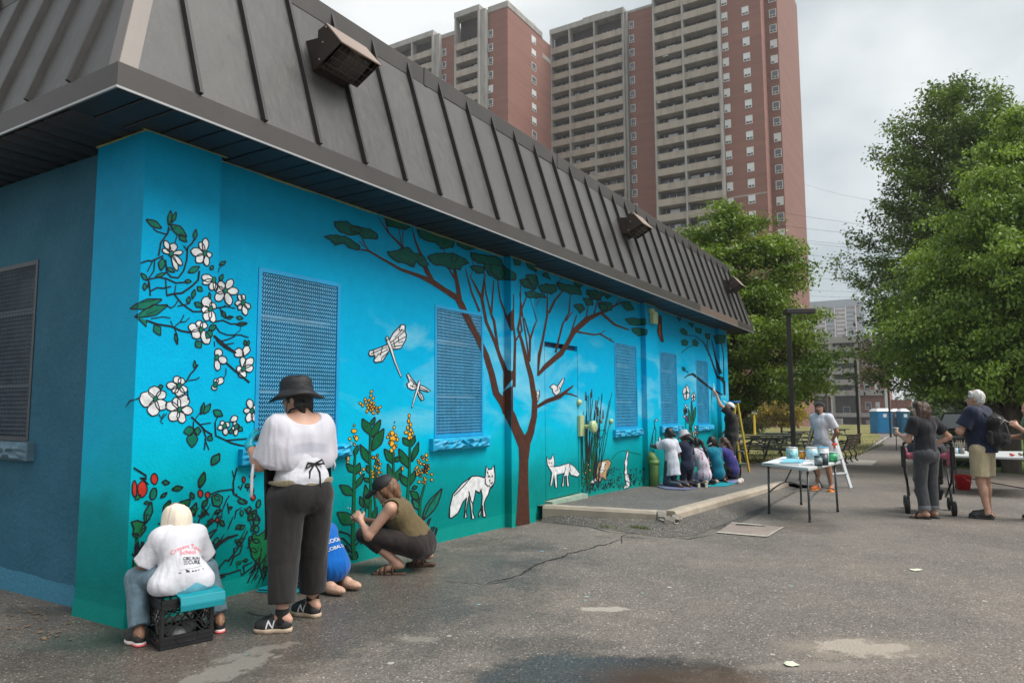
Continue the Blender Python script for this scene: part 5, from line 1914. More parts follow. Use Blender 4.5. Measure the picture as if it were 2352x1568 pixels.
tbox('brick_wall', (XB, yb['r'], -4),(132, ya['l'] + .01, ROOFB), M_BRICK)
tbox('brick_wall', (XC, ySide, -4),(XB + 3, yc['p'] - .2, ROOFC - .6), M_BRICK)
tbox('brick_wall', (XD, yc['l'] + .02,-4),(XD + 14, yd['p'], ROOFD - .8), M_BRICK)
M_CAP = concrete_mat('roof_cap_concrete', (.30,.285,.26))
tbox('roof_parapet', (XC - .1, ySide - .1, ROOFC - .6),(XB - 5, yc['p'], ROOFC + .5), M_CAP)
tbox('roof_parapet', (XB - .1, yb['r'], ROOFB),(XB + 12, ya['l'], ROOFB + .5), M_CAP)
tbox('roof_parapet', (XD - .1, yc['l'], ROOFD - .8),(XD + 12, yd['p'], ROOFD), M_CAP)
tbox('roof_parapet', (XB - 4.9, ySide - .05, ROOFC - 4.5),(XB - .2, ySide + 8, ROOFC - 3.6), M_CAP)
# roof plant room
pl_, pr_ = yat(*Z3(1110,100),122), yat(*Z3(1250,60),122)
tbox('plant_room', (122, pl_, ROOFB - 2),(133, pr_, 79.5), concrete_mat('plant_room_concrete', (.27,.24,.21)))

gl_mats = [M_WFRAME, M_WDARK, M_WGREY, M_WBLIND]

CLUT = [mat('clutter_' + n_, c_, .7,.2) for n_, c_ in (('dark', (.03,.03,.035)),('white', (.45,.45,.44)),('wood', (.14,.08,.05)),('teal', (.03,.12,.14)),('grey', (.18,.18,.18)))]

def bays(X, dep, ys, wt0, nfl, roof, step=FL):
	"""a stack of balconies: parapets, floor slabs, dividing fins, glazed back wall"""
	xf = X - dep
	lo = wt0 - step * nfl
	for i, y in enumerate(ys):
		tbox('balcony_fin', (xf - .12, y - .14,-4),(X + .02, y + .14, roof - .3), M_FIN)
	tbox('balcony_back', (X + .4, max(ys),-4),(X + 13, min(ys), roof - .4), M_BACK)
	tbox('roof_slab', (xf - .15, max(ys) + .2, roof - .32),(X + 13, min(ys) - .2, roof + .75), M_FIN)
	for (a, b) in zip(ys[:-1], ys[1:]):
		y0, y1 = min(a, b) + .14, max(a, b) - .14
		mb = MB()
		mb.box((xf, y0, wt0 - step),(xf + .14, y1, wt0 - step + 1.22))
		mb.box((xf + .14, y0, wt0 - step),(X + .4, y1, wt0 - step + .2))
		proto = mb.build('balcony', M_PARAPET, twr)
		var = []
		for v in range(4):
			g = MB()
			r = random.Random(v + int(a * 7))
			yy = y0 + r.uniform(.1,.8)
			while yy < y1 - .7:
				ww = r.choice((.9,1.2,1.6))
				e = min(yy + ww, y1 - .1)
				g.box((X + .34, yy, wt0 - step + .25),(X + .39, e, wt0 - step + 2.35), r.choice((1,1,2,3)))
				g.box((X + .32, yy - .05, wt0 - step + .2),(X + .41, yy, wt0 - step + 2.4),0)
				yy = e + r.choice((.06,.06,.8))
			var.append(g.build('balcony_glazing', gl_mats, proto if v == 0 else None))
		clut = []
		for v in range(6):
			g = MB()
			r = random.Random(v * 3 + int(a * 11))
			for q in range(r.randrange(2,7)):
				yy = r.uniform(y0 + .1, y1 - .5)
				ww, hh, dd = r.uniform(.15,.7), r.uniform(.2,1.0), r.uniform(.2,.4)
				x0_ = xf + r.uniform(.2,.8)
				g.box((x0_, yy, wt0 - step + .2),(x0_ + dd, yy + ww, wt0 - step + 1.05 + hh * .6), r.randrange(5))
			cm = g.mesh('balcony_clutter')
			for m_ in CLUT:
				cm.materials.append(m_)
			clut.append(cm)
		for k in range(1, nfl):
			c = proto.copy()
			COL.objects.link(c)
			c.parent = twr
			c.location = (0,0,-step * k)
			g = var[rr.randrange(4)].copy()
			COL.objects.link(g)
			g.parent = c
			if rr.random() < .7:
				q_ = bpy.data.objects.new('balcony_clutter', rr.choice(clut))
				COL.objects.link(q_)
				q_.parent = c
				q_['kind'] = 'stuff'
		for v in var[1:]:
			bpy.data.objects.remove(v, do_unlink=True)

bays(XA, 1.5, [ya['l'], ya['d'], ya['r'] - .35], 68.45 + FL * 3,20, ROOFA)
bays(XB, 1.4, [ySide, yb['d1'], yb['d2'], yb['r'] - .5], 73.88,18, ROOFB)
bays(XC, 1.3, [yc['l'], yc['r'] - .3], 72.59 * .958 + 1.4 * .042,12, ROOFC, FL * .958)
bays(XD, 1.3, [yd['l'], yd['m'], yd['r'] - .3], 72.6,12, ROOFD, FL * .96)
tbox('balcony_fin', (XC - .9, yc['r'], -4),(XC + .3, yc['p'], ROOFC), M_FIN)
tbox('balcony_fin', (XD - .9, yd['r'], -4),(XD + .3, yd['p'], ROOFD), M_FIN)
tbox('balcony_fin', (XB - 1.0, yb['r'], -4),(XB + .3, yb['p'] + .1, ROOFB), M_FIN)

def win_proto(w_, h_, kind, side=False):
	f = MB()
	t_ = .09
	pts = [((0,0),(t_, h_)),((w_ - t_, 0),(w_, h_)),((t_, 0),(w_ - t_, t_)),((t_, h_ - t_),(w_ - t_, h_)),((t_, h_ * .30),(w_ - t_, h_ * .30 + .06)),((w_ * .5 - .03, t_),(w_ * .5 + .03, h_ * .30))]
	p = MB()

	def q(m_, a, b, d0, d1, mi):
		if side:
			m_.box((a[0], -d1, a[1]),(b[0], -d0, b[1]), mi)
		else:
			m_.box((-d1, a[0], a[1]),(-d0, b[0], b[1]), mi)
	for a, b in pts:
		q(f, a, b, -.05,.05,0)
	q(p, (t_, h_ * .30 + .06),(w_ - t_, h_ - t_),-.03,.02, {0: 2,1: 1,2: 2,3: 1}[kind])
	q(p, (t_, t_),(w_ * .5 - .03, h_ * .30),-.03,.02, {0: 1,1: 0,2: 2,3: 0}[kind])
	q(p, (w_ * .5 + .03, t_),(w_ - t_, h_ * .30),-.03,.02, {0: 0,1: 0,2: 1,3: 1}[kind])
	fm, pm = f.mesh('window'), p.mesh('pane')
	fm.materials.append(M_WFRAME)
	for m_ in (M_WDARK, M_WGREY, M_WBLIND):
		pm.materials.append(m_)
	return fm, pm

def win_col(X, y0, y1, wt0, n, kinds, step=FL, h_=1.42, par=None, side=False):
	pr = [win_proto(abs(y1 - y0), h_, k, side) for k in range(4)]
	for k in range(n):
		fm, pm = pr[rr.choice(kinds)]
		for nm, me, dad in (('window', fm, par or twr),('pane', pm, None)):
			o = bpy.data.objects.new(nm, me)
			COL.objects.link(o)
			if dad is not None:
				o.parent = dad
				if side:
					o.location = (min(y0, y1), X, wt0 - step * k - h_)
				else:
					o.location = (X, min(y0, y1), wt0 - step * k - h_)
				last = o
			else:
				o.parent = last

win_col(XA, ya['w1a'], ya['w1b'], 68.45 + FL * 3,24,(0,0,0,2))
win_col(XA, ya['w2a'], ya['w2b'], 68.45 + FL * 3,24,(0,0,0,2))
win_col(118.6, yA3['w'], yA3['w2'], 68.38 + FL * 3,26,(1,2,3,1))
win_col(XB, yb['w1a'], yb['w1b'], 73.88,17,(1,3,1,2))
win_col(XC, yc['w1a'], yc['w1b'], 72.59 * .958 + .06,12,(1,3,2), FL * .958)
win_col(XD, yd['w1a'], yd['w1b'], 71.2,12,(1,3,2), FL * .96)
sx0, sx1 = [on_y(*Z3(x, 350), ySide)[0] for x in (818,842)]
wz = on_y(*Z3(830,135), ySide)[2]
win_col(ySide, sx0, sx1, wz, 14,(1,3,2,0), FL * .985, side=True)
tbox('brick_band', (XA - .04, ya['p'] - .6,36),(XA + .02, ya['e'] + .02,36.25), M_CAP)
# washing and chairs on the balconies
for i, (px, py, c_, w_) in enumerate(((1523,290,(.6,.05,.02),.6),(1536,290,(.25,.35,.5),.5),(1550,285,(.6,.05,.04),.5),(1562,281,(.55,.25,.2),.5),(1528,125,(.6,.6,.6),.9),(1513,232,(.6,.62,.6),.7),(1370,415,(.3,.1,.05),.3),(1290,297,(.55,.55,.55),.4))):
	P = on_x(px, py, XA - 1.3 if px > 1505 else XB - 1.2)
	cl = MB()
	nseg = 5
	vs = []
	for a in range(nseg + 1):
		for b in range(3):
			vs.append((P[0] + .07 * math.sin(a * 2.1 + b), P[1] - w_ / 2 + w_ * a / nseg, P[2] + .38 - .38 * b))
	cl.add(vs, [(a * 3 + b, a * 3 + 3 + b, a * 3 + 4 + b, a * 3 + 1 + b) for a in range(nseg) for b in range(2)])
	cl.add([(x_ + .03, y_, z_) for x_, y_, z_ in vs], [(a * 3 + b, a * 3 + 1 + b, a * 3 + 4 + b, a * 3 + 3 + b) for a in range(nseg) for b in range(2)])
	tag(cl.build('hanging_laundry', mat('laundry', c_, .8,.1)),('red cloth', 'blue shirt', 'bright red shirt', 'pink towel', 'white bundle', 'white sheet', 'terracotta flower pot cover', 'small white cloth')[i] + ' hanging over a tower balcony rail', 'laundry', 'washing on the tower balconies')

# ================================================================== the lower grey block and the pale block behind
XM = 190.0
mid = empty('apartment_block', (0,0,0),0, 'lower grey and brick apartment block with long concrete balconies, beyond the lawn', 'building')
M_GCONC = concrete_mat('block_concrete', (.34,.325,.31))
M_GBACK = mat('block_back', (.085,.08,.085),.7,.3,.2)
ym = lambda zx_: yat((1950 + zx_ / 4.127) / 1.0629,900, XM)
zm = lambda zy_, zx_=500: on_x((1950 + zx_ / 4.127) / 1.0629,(700 + zy_ / 4.127) / 1.0629, XM)[2]
mtop = zm(500)

def mbox(name, a, b, m_, par=None):
	return tbox(name, a, b, m_, par or mid)

mbox('block_body', (XM + 2.0, ym(60),-4),(XM + 16, ym(605), mtop - .3), M_GBACK)
mbox('brick_wall', (XM + .8, ym(605),-4),(XM + 14, ym(905), zm(560)), M_BRICK)
mbox('brick_wall', (XM + 6, ym(905),-4),(XM + 14, ym(1115), zm(1140)), M_BRICK)
mbox('brick_wall', (XM + .5, ym(60),-4),(XM + 12, ym(-200), zm(1000)), M_BRICK)
mbox('roof_slab', (XM - .3, ym(40), mtop - 1.5),(XM + 16, ym(905), mtop), M_GCONC)
rows = [600,712,822,932,1042]
for i, zy in enumerate(rows):
	b0 = zm(zy + 55)
	mbox('balcony', (XM, ym(60), b0),(XM + .25, ym(338), b0 + 1.35), M_GCONC)
	mbox('balcony', (XM, ym(348), b0),(XM + .25, ym(597), b0 + 1.35), M_GCONC)
	mbox('balcony_floor', (XM + .25, ym(60), b0),(XM + 2, ym(597), b0 + .25), M_GCONC)
mbox('balcony', (XM - .1, ym(610), zm(1095)),(XM + .7, ym(870), zm(1095) + 1.35), M_GCONC)
for x in (60,343,602):
	mbox('balcony_fin', (XM - .1, ym(x) + .3,-4),(XM + 2, ym(x) - .3, mtop - 1.5), M_GCONC)
mbox('ground_slab', (XM - 1, ym(100), zm(1310)),(XM + 2, ym(900), zm(1270)), M_GCONC)
mbox('entrance_wall', (XM - 3, ym(355),-4),(XM, ym(435), zm(1325)), M_GCONC)
mbox('white_column', (XM - .6, ym(865),-4),(XM, ym(890), zm(1035)), M_WFRAME)
for k, (zx0, zx1) in enumerate(((660,722),(765,808),(650,690),(755,800))):
	win_col(XM + .8, ym(zx0), ym(zx1), zm(985 if k < 2 else 570),3 if k < 2 else 3,(1,3,2),4.3,1.7, par=mid)
win_col(XM + 1.95, ym(660), ym(735), zm(1205),1,(2,),3,2.2, par=mid)
win_col(XM + 1.95, ym(430), ym(500), zm(1205),1,(3,),3,2.2, par=mid)
for z_ in rows:
	for zx0 in (110,200,280,380,450,530):
		if rr.random() < .7:
			win_col(XM + 1.95, ym(zx0), ym(zx0 + 50), zm(z_ - 30),1,(1,2,3),3,2.0, par=mid)

XP = 520.0
pale = empty('apartment_block', (0,0,0),0, 'distant pale grey and pink apartment slab behind the lower block', 'building')
M_PPINK = mat('pale_pink_panel', (.33,.26,.25),.8,.12,.05)  # paleness from distance haze is put into the colours of this block
M_PWHITE = mat('pale_white_band', (.62,.63,.63),.8,.08,.05)
M_PGREY = mat('pale_grey_balcony', (.27,.30,.33),.8,.12,.05)
yp = lambda zx_: yat((1950 + zx_ / 4.127) / 1.0629,740, XP)
zp = lambda zy_: on_x(1975,(700 + zy_ / 4.127) / 1.0629, XP)[2]

def pbox(name, a, b, m_):
	return tbox(name, a, b, m_, pale)

pbox('block_body', (XP + 1, yp(60),-8),(XP + 20, yp(605), zp(130)), M_PPINK)
pbox('roof_band', (XP + .2, yp(60), zp(190)),(XP + 20, yp(608), zp(115)), M_PGREY)
pbox('roof_band', (XP + .6, yp(608),-8),(XP + 20, yp(660), zp(150)), M_PGREY)
for i in range(9):
	z_ = zp(205 + i * 42)
	for (a, b) in ((165,270),(378,475)):
		pbox('white_band', (XP + .4, yp(a), z_ - .35),(XP + 1.2, yp(b), z_ + .35), M_PWHITE)
	for (a, b) in ((110,162),(272,360),(478,575)):
		pbox('balcony', (XP, yp(a), z_ - 2.6),(XP + .8, yp(b), z_ - .9), M_PGREY)
for x in (163,270,365,476,578):
	pbox('white_column', (XP - .2, yp(x - 4),-8),(XP + 1.3, yp(x + 4), zp(185)), M_PWHITE)
# ================================================================== trees
def leaf_mat(name, a, b_, rough=.45):
	m, t, b = new_mat(name)
	at = nd(t, 'ShaderNodeAttribute', attribute_name='tint')
	c = ramp(t, at.outputs['Fac'], (0.0, a),(1.0, b_))
	t.links.new(c, b.inputs['Base Color'])
	b.inputs['Roughness'].default_value = rough
	b.inputs['Specular IOR Level'].default_value = .35
	tr = nd(t, 'ShaderNodeBsdfTranslucent')
	t.links.new(mixc(t, 1.0, c, (1.25,1.25,.5), 'MULTIPLY'), tr.inputs['Color'])
	mx_ = nd(t, 'ShaderNodeMixShader')
	mx_.inputs['Fac'].default_value = .27
	t.links.new(b.outputs['BSDF'], mx_.inputs[1])
	t.links.new(tr.outputs['BSDF'], mx_.inputs[2])
	t.links.new(mx_.outputs['Shader'], t.nodes['Material Output'].inputs['Surface'])
	return m

M_BARK = mat('bark', (.075,.058,.045),.9,.35,8,.9,30, stretch=(1,1,.25))

def leaves_mesh(cent, tint, size, droop, rs, aspect=.55, up=.3):
	"""one small folded leaf (two triangles each side of the midrib) at every point"""
	n = len(cent)
	th = rs.uniform(0,2 * np.pi, n)
	tilt = rs.normal(droop, .45, n)
	d = np.stack([np.cos(th) * np.cos(tilt), np.sin(th) * np.cos(tilt),-np.sin(tilt)], 1)
	upv = rs.normal(0,.45,(n, 3)) + np.array([0,0,1.0])
	s = np.cross(d, upv)
	s /= np.linalg.norm(s, axis=1)[:, None] + 1e-9
	nn = np.cross(s, d)
	sz = size * rs.uniform(.65,1.3, n)[:, None]
	a = cent
	b = cent + d * sz * .45 + s * sz * aspect * .5 + nn * sz * .10
	c = cent + d * sz
	e = cent + d * sz * .45 - s * sz * aspect * .5 + nn * sz * .10
	V = np.stack([a, b, c, e], 1).reshape(-1,3)
	i = np.arange(n) * 4
	F = np.concatenate([np.stack([i, i + 1, i + 2], 1), np.stack([i, i + 2, i + 3], 1)])
	me = bpy.data.meshes.new('leaves')
	me.vertices.add(len(V))
	me.vertices.foreach_set('co', V.ravel().astype(np.float32))
	me.loops.add(len(F) * 3)
	me.loops.foreach_set('vertex_index', F.ravel().astype(np.int32))
	me.polygons.add(len(F))
	me.polygons.foreach_set('loop_start', (np.arange(len(F)) * 3).astype(np.int32))
	me.polygons.foreach_set('loop_total', np.full(len(F),3, np.int32))
	me.update()
	at = me.attributes.new('tint', 'FLOAT', 'POINT')
	at.data.foreach_set('value', np.repeat(np.clip(tint, 0,1),4).astype(np.float32))
	me.validate()
	return me

def tree(label, cat, base, prof, lm, seed, nclus, per, lsize, spread=(.42,.2), trunk_r=.16, ax=(0,0), droop=.45, squash=1.0, upright=0.0, group=None, shell=.35, twig=True):
	"""prof: (height, radius) of the crown outline; base on the ground; ax: offset of the crown axis"""
	rs = np.random.RandomState(seed)
	root = empty('tree', tuple(base),0, label, cat, group)
	zs = np.array([p[0] for p in prof])
	rsd = np.array([p[1] for p in prof])
	o = np.argsort(zs)
	zs, rsd = zs[o], rsd[o]
	# clusters of leaves through the crown, thicker towards its skin
	zz = rs.uniform(zs[0], zs[-1], nclus * 6)
	rz = np.interp(zz, zs, rsd)
	keep = rs.uniform(0,1, len(zz)) < (rz / rsd.max()) ** 1.3 + .06
	zz, rz = zz[keep][:nclus], rz[keep][:nclus]
	ph = rs.uniform(0,2 * np.pi, len(zz))
	wob = 1 + .17 * np.sin(3 * ph + 1.1 * zz + seed) + .11 * np.sin(5 * ph - 2.3 * zz)
	fr = 1 - shell * 1.35 * rs.uniform(0,1, len(zz)) ** 1.6
	R_ = rz * wob * fr
	C_ = np.stack([ax[0] + R_ * np.cos(ph), ax[1] + R_ * np.sin(ph) * squash, zz + rs.normal(0,.12, len(zz))], 1)
	ct = np.clip(.45 + rs.normal(0,.22, len(zz)),0,1)
	# leaves: sprays reaching outwards from each cluster
	k = np.repeat(np.arange(len(zz)), per)
	out_ = np.stack([np.cos(ph), np.sin(ph), np.full(len(ph), upright)], 1)
	u = rs.uniform(-1,1, len(k))
	P = C_[k] + out_[k] * (u * spread[0])[:, None] + rs.normal(0,1,(len(k),3)) * np.array([spread[0] * .38, spread[0] * .38, spread[1] * .55])
	P[:, 2] -= (np.abs(u) ** 2) * spread[1] * .8 * (1 - upright)
	tint = ct[k] + rs.normal(0,.12, len(k)) + .12 * u
	me = leaves_mesh(P, tint, lsize, droop, rs)
	link_mesh('crown', me, lm, root)
	# trunk and limbs
	mb = MB()
	top = Vector((ax[0], ax[1], zs[0] + (zs[-1] - zs[0]) * .86))
	stem_ = [Vector((0,0,-.15)), Vector((0,0,.1)), Vector((ax[0] * .1, ax[1] * .1, zs[0] * .6))]
	for i in range(1,7):
		t = i / 6
		stem_.append(Vector((ax[0] * (.15 + .85 * t) + rs.normal(0,.05), ax[1] * (.15 + .85 * t) + rs.normal(0,.05), zs[0] * .6 + (top.z - zs[0] * .6) * t)))
	rad = [trunk_r * 1.35, trunk_r * 1.08, trunk_r] + [trunk_r * (1 - .88 * i / 6) for i in range(1,7)]
	mb.tube(stem_, rad, 10)
	mb.build('trunk', M_BARK, root, True)
	mb = MB()
	nl = min(len(zz),70)
	for i in rs.choice(len(zz), nl, replace=False):
		tip = Vector(C_[i])
		zb = max(zs[0] * .62, tip.z - R_[i] * (.55 + .5 * upright) - .3)
		zb = min(zb, top.z - .2)
		t = (zb - zs[0] * .6) / max(.1, top.z - zs[0] * .6)
		t = min(max(t, 0),.97)
		st = Vector((ax[0] * (.15 + .85 * t), ax[1] * (.15 + .85 * t), zb))
		md = st.lerp(tip, .5) + Vector((rs.normal(0,.12), rs.normal(0,.12),.15 + .1 * R_[i]))
		r0 = trunk_r * (1 - .85 * t) * .38
		mb.tube([st, st.lerp(md, .5) + Vector((0,0,.05)), md, tip], [r0, r0 * .7, r0 * .45,.008], 5)
	mb.build('limb', M_BARK, root, True)['kind'] = 'stuff'
	return root

def pprof(pairs, ppm, depth_z0, zref):
	return [((938 - y) / ppm + 1.4 - zref, r / ppm) for y, r in pairs]

# tree behind the far end of the building
d1 = 24.0
b1 = at_depth(1686,1000, d1)
b1[2] = ground(b1[0])
tree('bushy green maple with layered leaves, growing behind the far end of the painted building', 'tree', b1,
	 pprof([(448,6),(470,22),(495,50),(530,88),(570,112),(640,150),(700,165),(760,188),(830,222),(880,215),(915,150),(930,60)], FPX / d1,0, b1[2]),
	 leaf_mat('maple_leaf', (.050,.100,.018),(.235,.33,.055)),11,520,160,.13,(.46,.17),.15, droop=.5, shell=.55)
d2 = 33.0
b2 = at_depth(2262,1000, d2)
b2[2] = ground(b2[0])
axv = at_depth(2240,800, d2) - at_depth(2262,800, d2)
tree('tall dark green maple standing beyond the tables against the sky', 'tree', b2,
	 pprof([(160,6),(185,45),(210,82),(250,112),(345,142),(430,165),(500,200),(570,228),(650,222),(760,215),(860,205),(905,160),(925,60)], FPX / d2,0, b2[2]),
	 leaf_mat('dark_maple_leaf', (.045,.085,.022),(.175,.25,.06)),5,1250,110,.185,(.52,.34),.24, ax=(axv[0], axv[1]), droop=.35, upright=.55, shell=.62)
d3 = 18.76
axw = at_depth(2385,800, d3) - at_depth(2318,800, d3)
b3 = at_depth(2318,1000, d3)
b3[2] = ground(b3[0])
tree('fresh light green maple with drooping leaf sprays, thick trunk behind the folding table', 'tree', b3,
	 pprof([(235,10),(290,45),(341,68),(420,135),(500,180),(558,208),(650,248),(760,262),(850,250),(890,205),(907,100)], FPX / d3,0, b3[2]),
	 leaf_mat('light_maple_leaf', (.052,.108,.022),(.29,.42,.075)),23,800,170,.115,(.44,.17),.21, ax=(axw[0], axw[1]), droop=.75, shell=.6)
# small yellow-leaved tree, shrubs and far planting
b4 = at_depth(1795,985,62)
b4[2] = ground(b4[0])
tree('small yellow leaved tree in front of the brick tower, beyond the picnic tables', 'tree', b4, [(.9,1.2),(1.5,2.0),(2.2,2.1),(2.8,1.5),(3.3,.4)],
	 leaf_mat('yellow_leaf', (.13,.12,.02),(.36,.27,.035)),31,90,60,.24,(.45,.22),.09, droop=.3)
b5 = at_depth(1712,980,66)
b5[2] = ground(b5[0])
tree('dark green shrub beside the yellow marker post, in front of the brick tower', 'shrub', b5, [(.2,1.3),(.9,1.7),(1.8,1.5),(2.6,.9),(3.0,.3)],
	 leaf_mat('shrub_leaf', (.022,.050,.016),(.06,.10,.03)),32,80,60,.24,(.5,.3),.08, droop=.2)
b6 = at_depth(2128,968,72)
b6[2] = ground(b6[0])
tree('round green shrub to one side of the portable toilets', 'shrub', b6, [(.3,1.2),(1.2,1.9),(2.4,1.5),(3.2,.5)],
	 leaf_mat('shrub_leaf_b', (.03,.06,.015),(.08,.13,.035)),33,80,60,.26,(.5,.3),.08, droop=.2)
for i, (px, d, h_, w_) in enumerate(((2190,150,9,6),(2255,140,7,5),(2330,120,8,6),(2395,110,9,6))):
	b = at_depth(px, 960, d)
	b[2] = ground(b[0])
	tree(('hazy far tree seen between the woman and the grey haired man', 'hazy far tree behind the grey haired man', 'hazy far tree behind the thick maple trunk', 'hazy far tree at the edge of the lawn')[i], 'tree', b, [(1.2, w_ * .6),(h_ * .4, w_),(h_ * .75, w_ * .8),(h_, .6)],
		 leaf_mat('far_leaf', (.05,.085,.035),(.11,.16,.07)),40 + i, 110,50,.62,(1.1,.7),.25, droop=.3)
hb = MB()
fw = []
for i in range(60):
	px = 1950 + i * 12
	p = at_depth(px, 940,300)
	fw.append(p)
rs_ = np.random.RandomState(2)
vs = []
for i, p in enumerate(fw):
	h_ = 7 + 4 * math.sin(i * .5) + rs_.uniform(0,3)
	for k in range(60):
		vs.append((p[0] + rs_.uniform(-4,4), p[1] + rs_.uniform(-4,4),-5 + (h_ + 5) * rs_.uniform(0,1) ** .7))
link = link_mesh('treeline', leaves_mesh(np.array(vs), rs_.uniform(0,1, len(vs)),2.2,.3, rs_), leaf_mat('treeline_leaf', (.06,.09,.05),(.12,.16,.09)))
tag(link, 'pale green far treeline along the horizon', kind='stuff')

# tufts along the near edge of the lawn
gb = []
for i in range(5200):
	t = rr.random()
	px = 1560 + 470 * t
	yb_ = 1060 if px < 1935 else 1060 - (px - 1935) * .42
	q = G(px, yb_ - rr.random() ** 2 * 36 + 2)
	gb.append((q[0], q[1], ground(q[0]) + .01))
gb = np.array(gb)
rs_ = np.random.RandomState(8)
th = rs_.uniform(0,6.3, len(gb))
hh = rs_.uniform(.04,.12, len(gb))
sx = np.stack([np.cos(th), np.sin(th),0 * th], 1) * .012
V = np.stack([gb - sx, gb + sx, gb + np.stack([rs_.normal(0,.03, len(gb)), rs_.normal(0,.03, len(gb)), hh], 1)], 1).reshape(-1,3)
me = bpy.data.meshes.new('grass')
me.from_pydata(V.tolist(), [], [(3 * i, 3 * i + 1,3 * i + 2) for i in range(len(gb))])
tag(link_mesh('grass_tufts', me, mat('grass_blade', (.12,.13,.04),.8,.4,2)), 'short dry grass along the edge of the lawn', kind='stuff')

# ================================================================== posts, wires, street things beyond
M_POST = mat('dark_post', (.030,.026,.025),.5,.2,3,0,60,.2)
M_POLEG = mat('grey_pole', (.30,.30,.29),.6,.15,3)

def post(name, label, cat, px, d, w_, ytop, head=None, round_=False, m_=None, group=None):
	b = at_depth(px, 1000, d)
	b[2] = ground(b[0])
	h_ = at_depth(px, ytop, d)[2] - b[2]
	root = empty(name, tuple(b),0, label, cat, group)
	mb = MB()
	if round_:
		mb.tube([(0,0,-.1),(0,0, h_)], [w_ / 2, w_ * .4], 10)
	else:
		mb.box((-w_ / 2,-w_ / 2,-.1),(w_ / 2, w_ / 2, h_))
	mb.build('pole', m_ or M_POST, root)
	if head:
		mb = MB()
		dv = Vector((AR[0], AR[1], 0)).normalized()
		M = Matrix.Translation((0,0, h_)) @ Matrix.Rotation(math.atan2(dv.y, dv.x),4, 'Z')
		mb.box((head[0], -.17,-.02),(head[1], .17,.12), M=M)
		mb.build('lamp_head', M_POST, root, bevel=.015)
		mb = MB()
		mb.box((head[0] + .08,-.13,-.035),(head[1] - .05,.13,-.021), M=M)
		mb.build('lamp_lens', M_LENS, root)
		mb = MB()
		mb.box((-w_ * .9,-w_ * .9,-h_ - .02),(w_ * .9, w_ * .9,-h_ + .06), M=M)
		mb.build('base_plate', M_POST, root)
	return root

post('lamp_post', 'dark square lamp post with flat shoebox head in front of the maple', 'lamp post', 1822,20.0,.118,716,(-.1,.72))
post('lamp_post', 'dark square post on the lawn between the bench and the portable toilets', 'lamp post', 1973,40.0,.14,826)
post('lamp_post', 'thin dark post standing in front of the portable toilets', 'lamp post', 2046,54.0,.14,858)
post('utility_pole', 'pale metal pole in front of the grey apartment block', 'pole', 1913,120.0,.26,775, round_=True, m_=M_POLEG)
post('utility_pole', 'brown wooden pole beside the pale metal pole', 'pole', 1903,125.0,.28,880, round_=True, m_=mat('pole_brown', (.14,.09,.07),.8,.2))
post('lamp_post', 'far lamp post with arm beyond the woman in the black shirt', 'lamp post', 2118,95.0,.16,880,(-1.2,.2))
ypost = post('marker_post', 'yellow marker post with small white sign by the dark shrub', 'post', 1734,60.0,.20,945, round_=True, m_=mat('marker_yellow', (.65,.46,.05),.5,.1))
mb = MB()
mb.box((-.03,-.3,1.75),(.03,.3,2.15))
mb.box((-.03,-.3,2.2),(.03,.3,2.55))
mb.build('sign_panel', mat('sign_white', (.65,.66,.66),.5,.05), ypost)
mb = MB()
mb.tube([(0,0,1.6),(0,0,2.7)], .04,6)
mb.build('sign_pole', M_POLEG, ypost)

M_WIREB = mat('cable_black', (.05,.055,.06),.6,.1)
WL = [((1340,395),(2080,528),58),((1340,440),(2080,548),60),((1300,470),(2100,575),62),((1380,480),(2100,583),64),((1400,520),(2100,603),58),((1450,600),(2100,645),66),((1500,632),(2100,672),68),((1600,655),(2100,682),70),((1840,420),(2100,470),75)]
for i, (a, b, d) in enumerate(WL):
	p, q = at_depth(*a, d * 1.15), at_depth(*b, d)
	pts = []
	for k in range(15):
		t = k / 14
		m_ = p + (q - p) * t
		m_[2] -= .5 * 4 * t * (1 - t)
		pts.append(tuple(m_))
	mb = MB()
	mb.tube(pts, .011,4)
	lab = 'thin black overhead cable, ' + ('topmost of the cables beside the tower', 'second from the top of the cables below the faint one', 'third from the top, first of three close cables', 'middle one of three close cables', 'lowest of three close cables beside the tower', 'second from the bottom, just above the pale block', 'third cable above the pale apartment block', 'lowest of all, skimming the pale block roof', 'faint highest one far above all the others')[i]
	tag(mb.build('overhead_cable', M_WIREB), lab, 'cable', 'overhead cables between the tower and the maple')

# ---- portable toilets
M_TB = mat('toilet_blue', (.0,.15,.34),.4,.12,3)
M_TG = mat('toilet_grey', (.16,.16,.175),.5,.1,3)
M_TR = mat('toilet_roof', (.62,.63,.65),.5,.08,3)

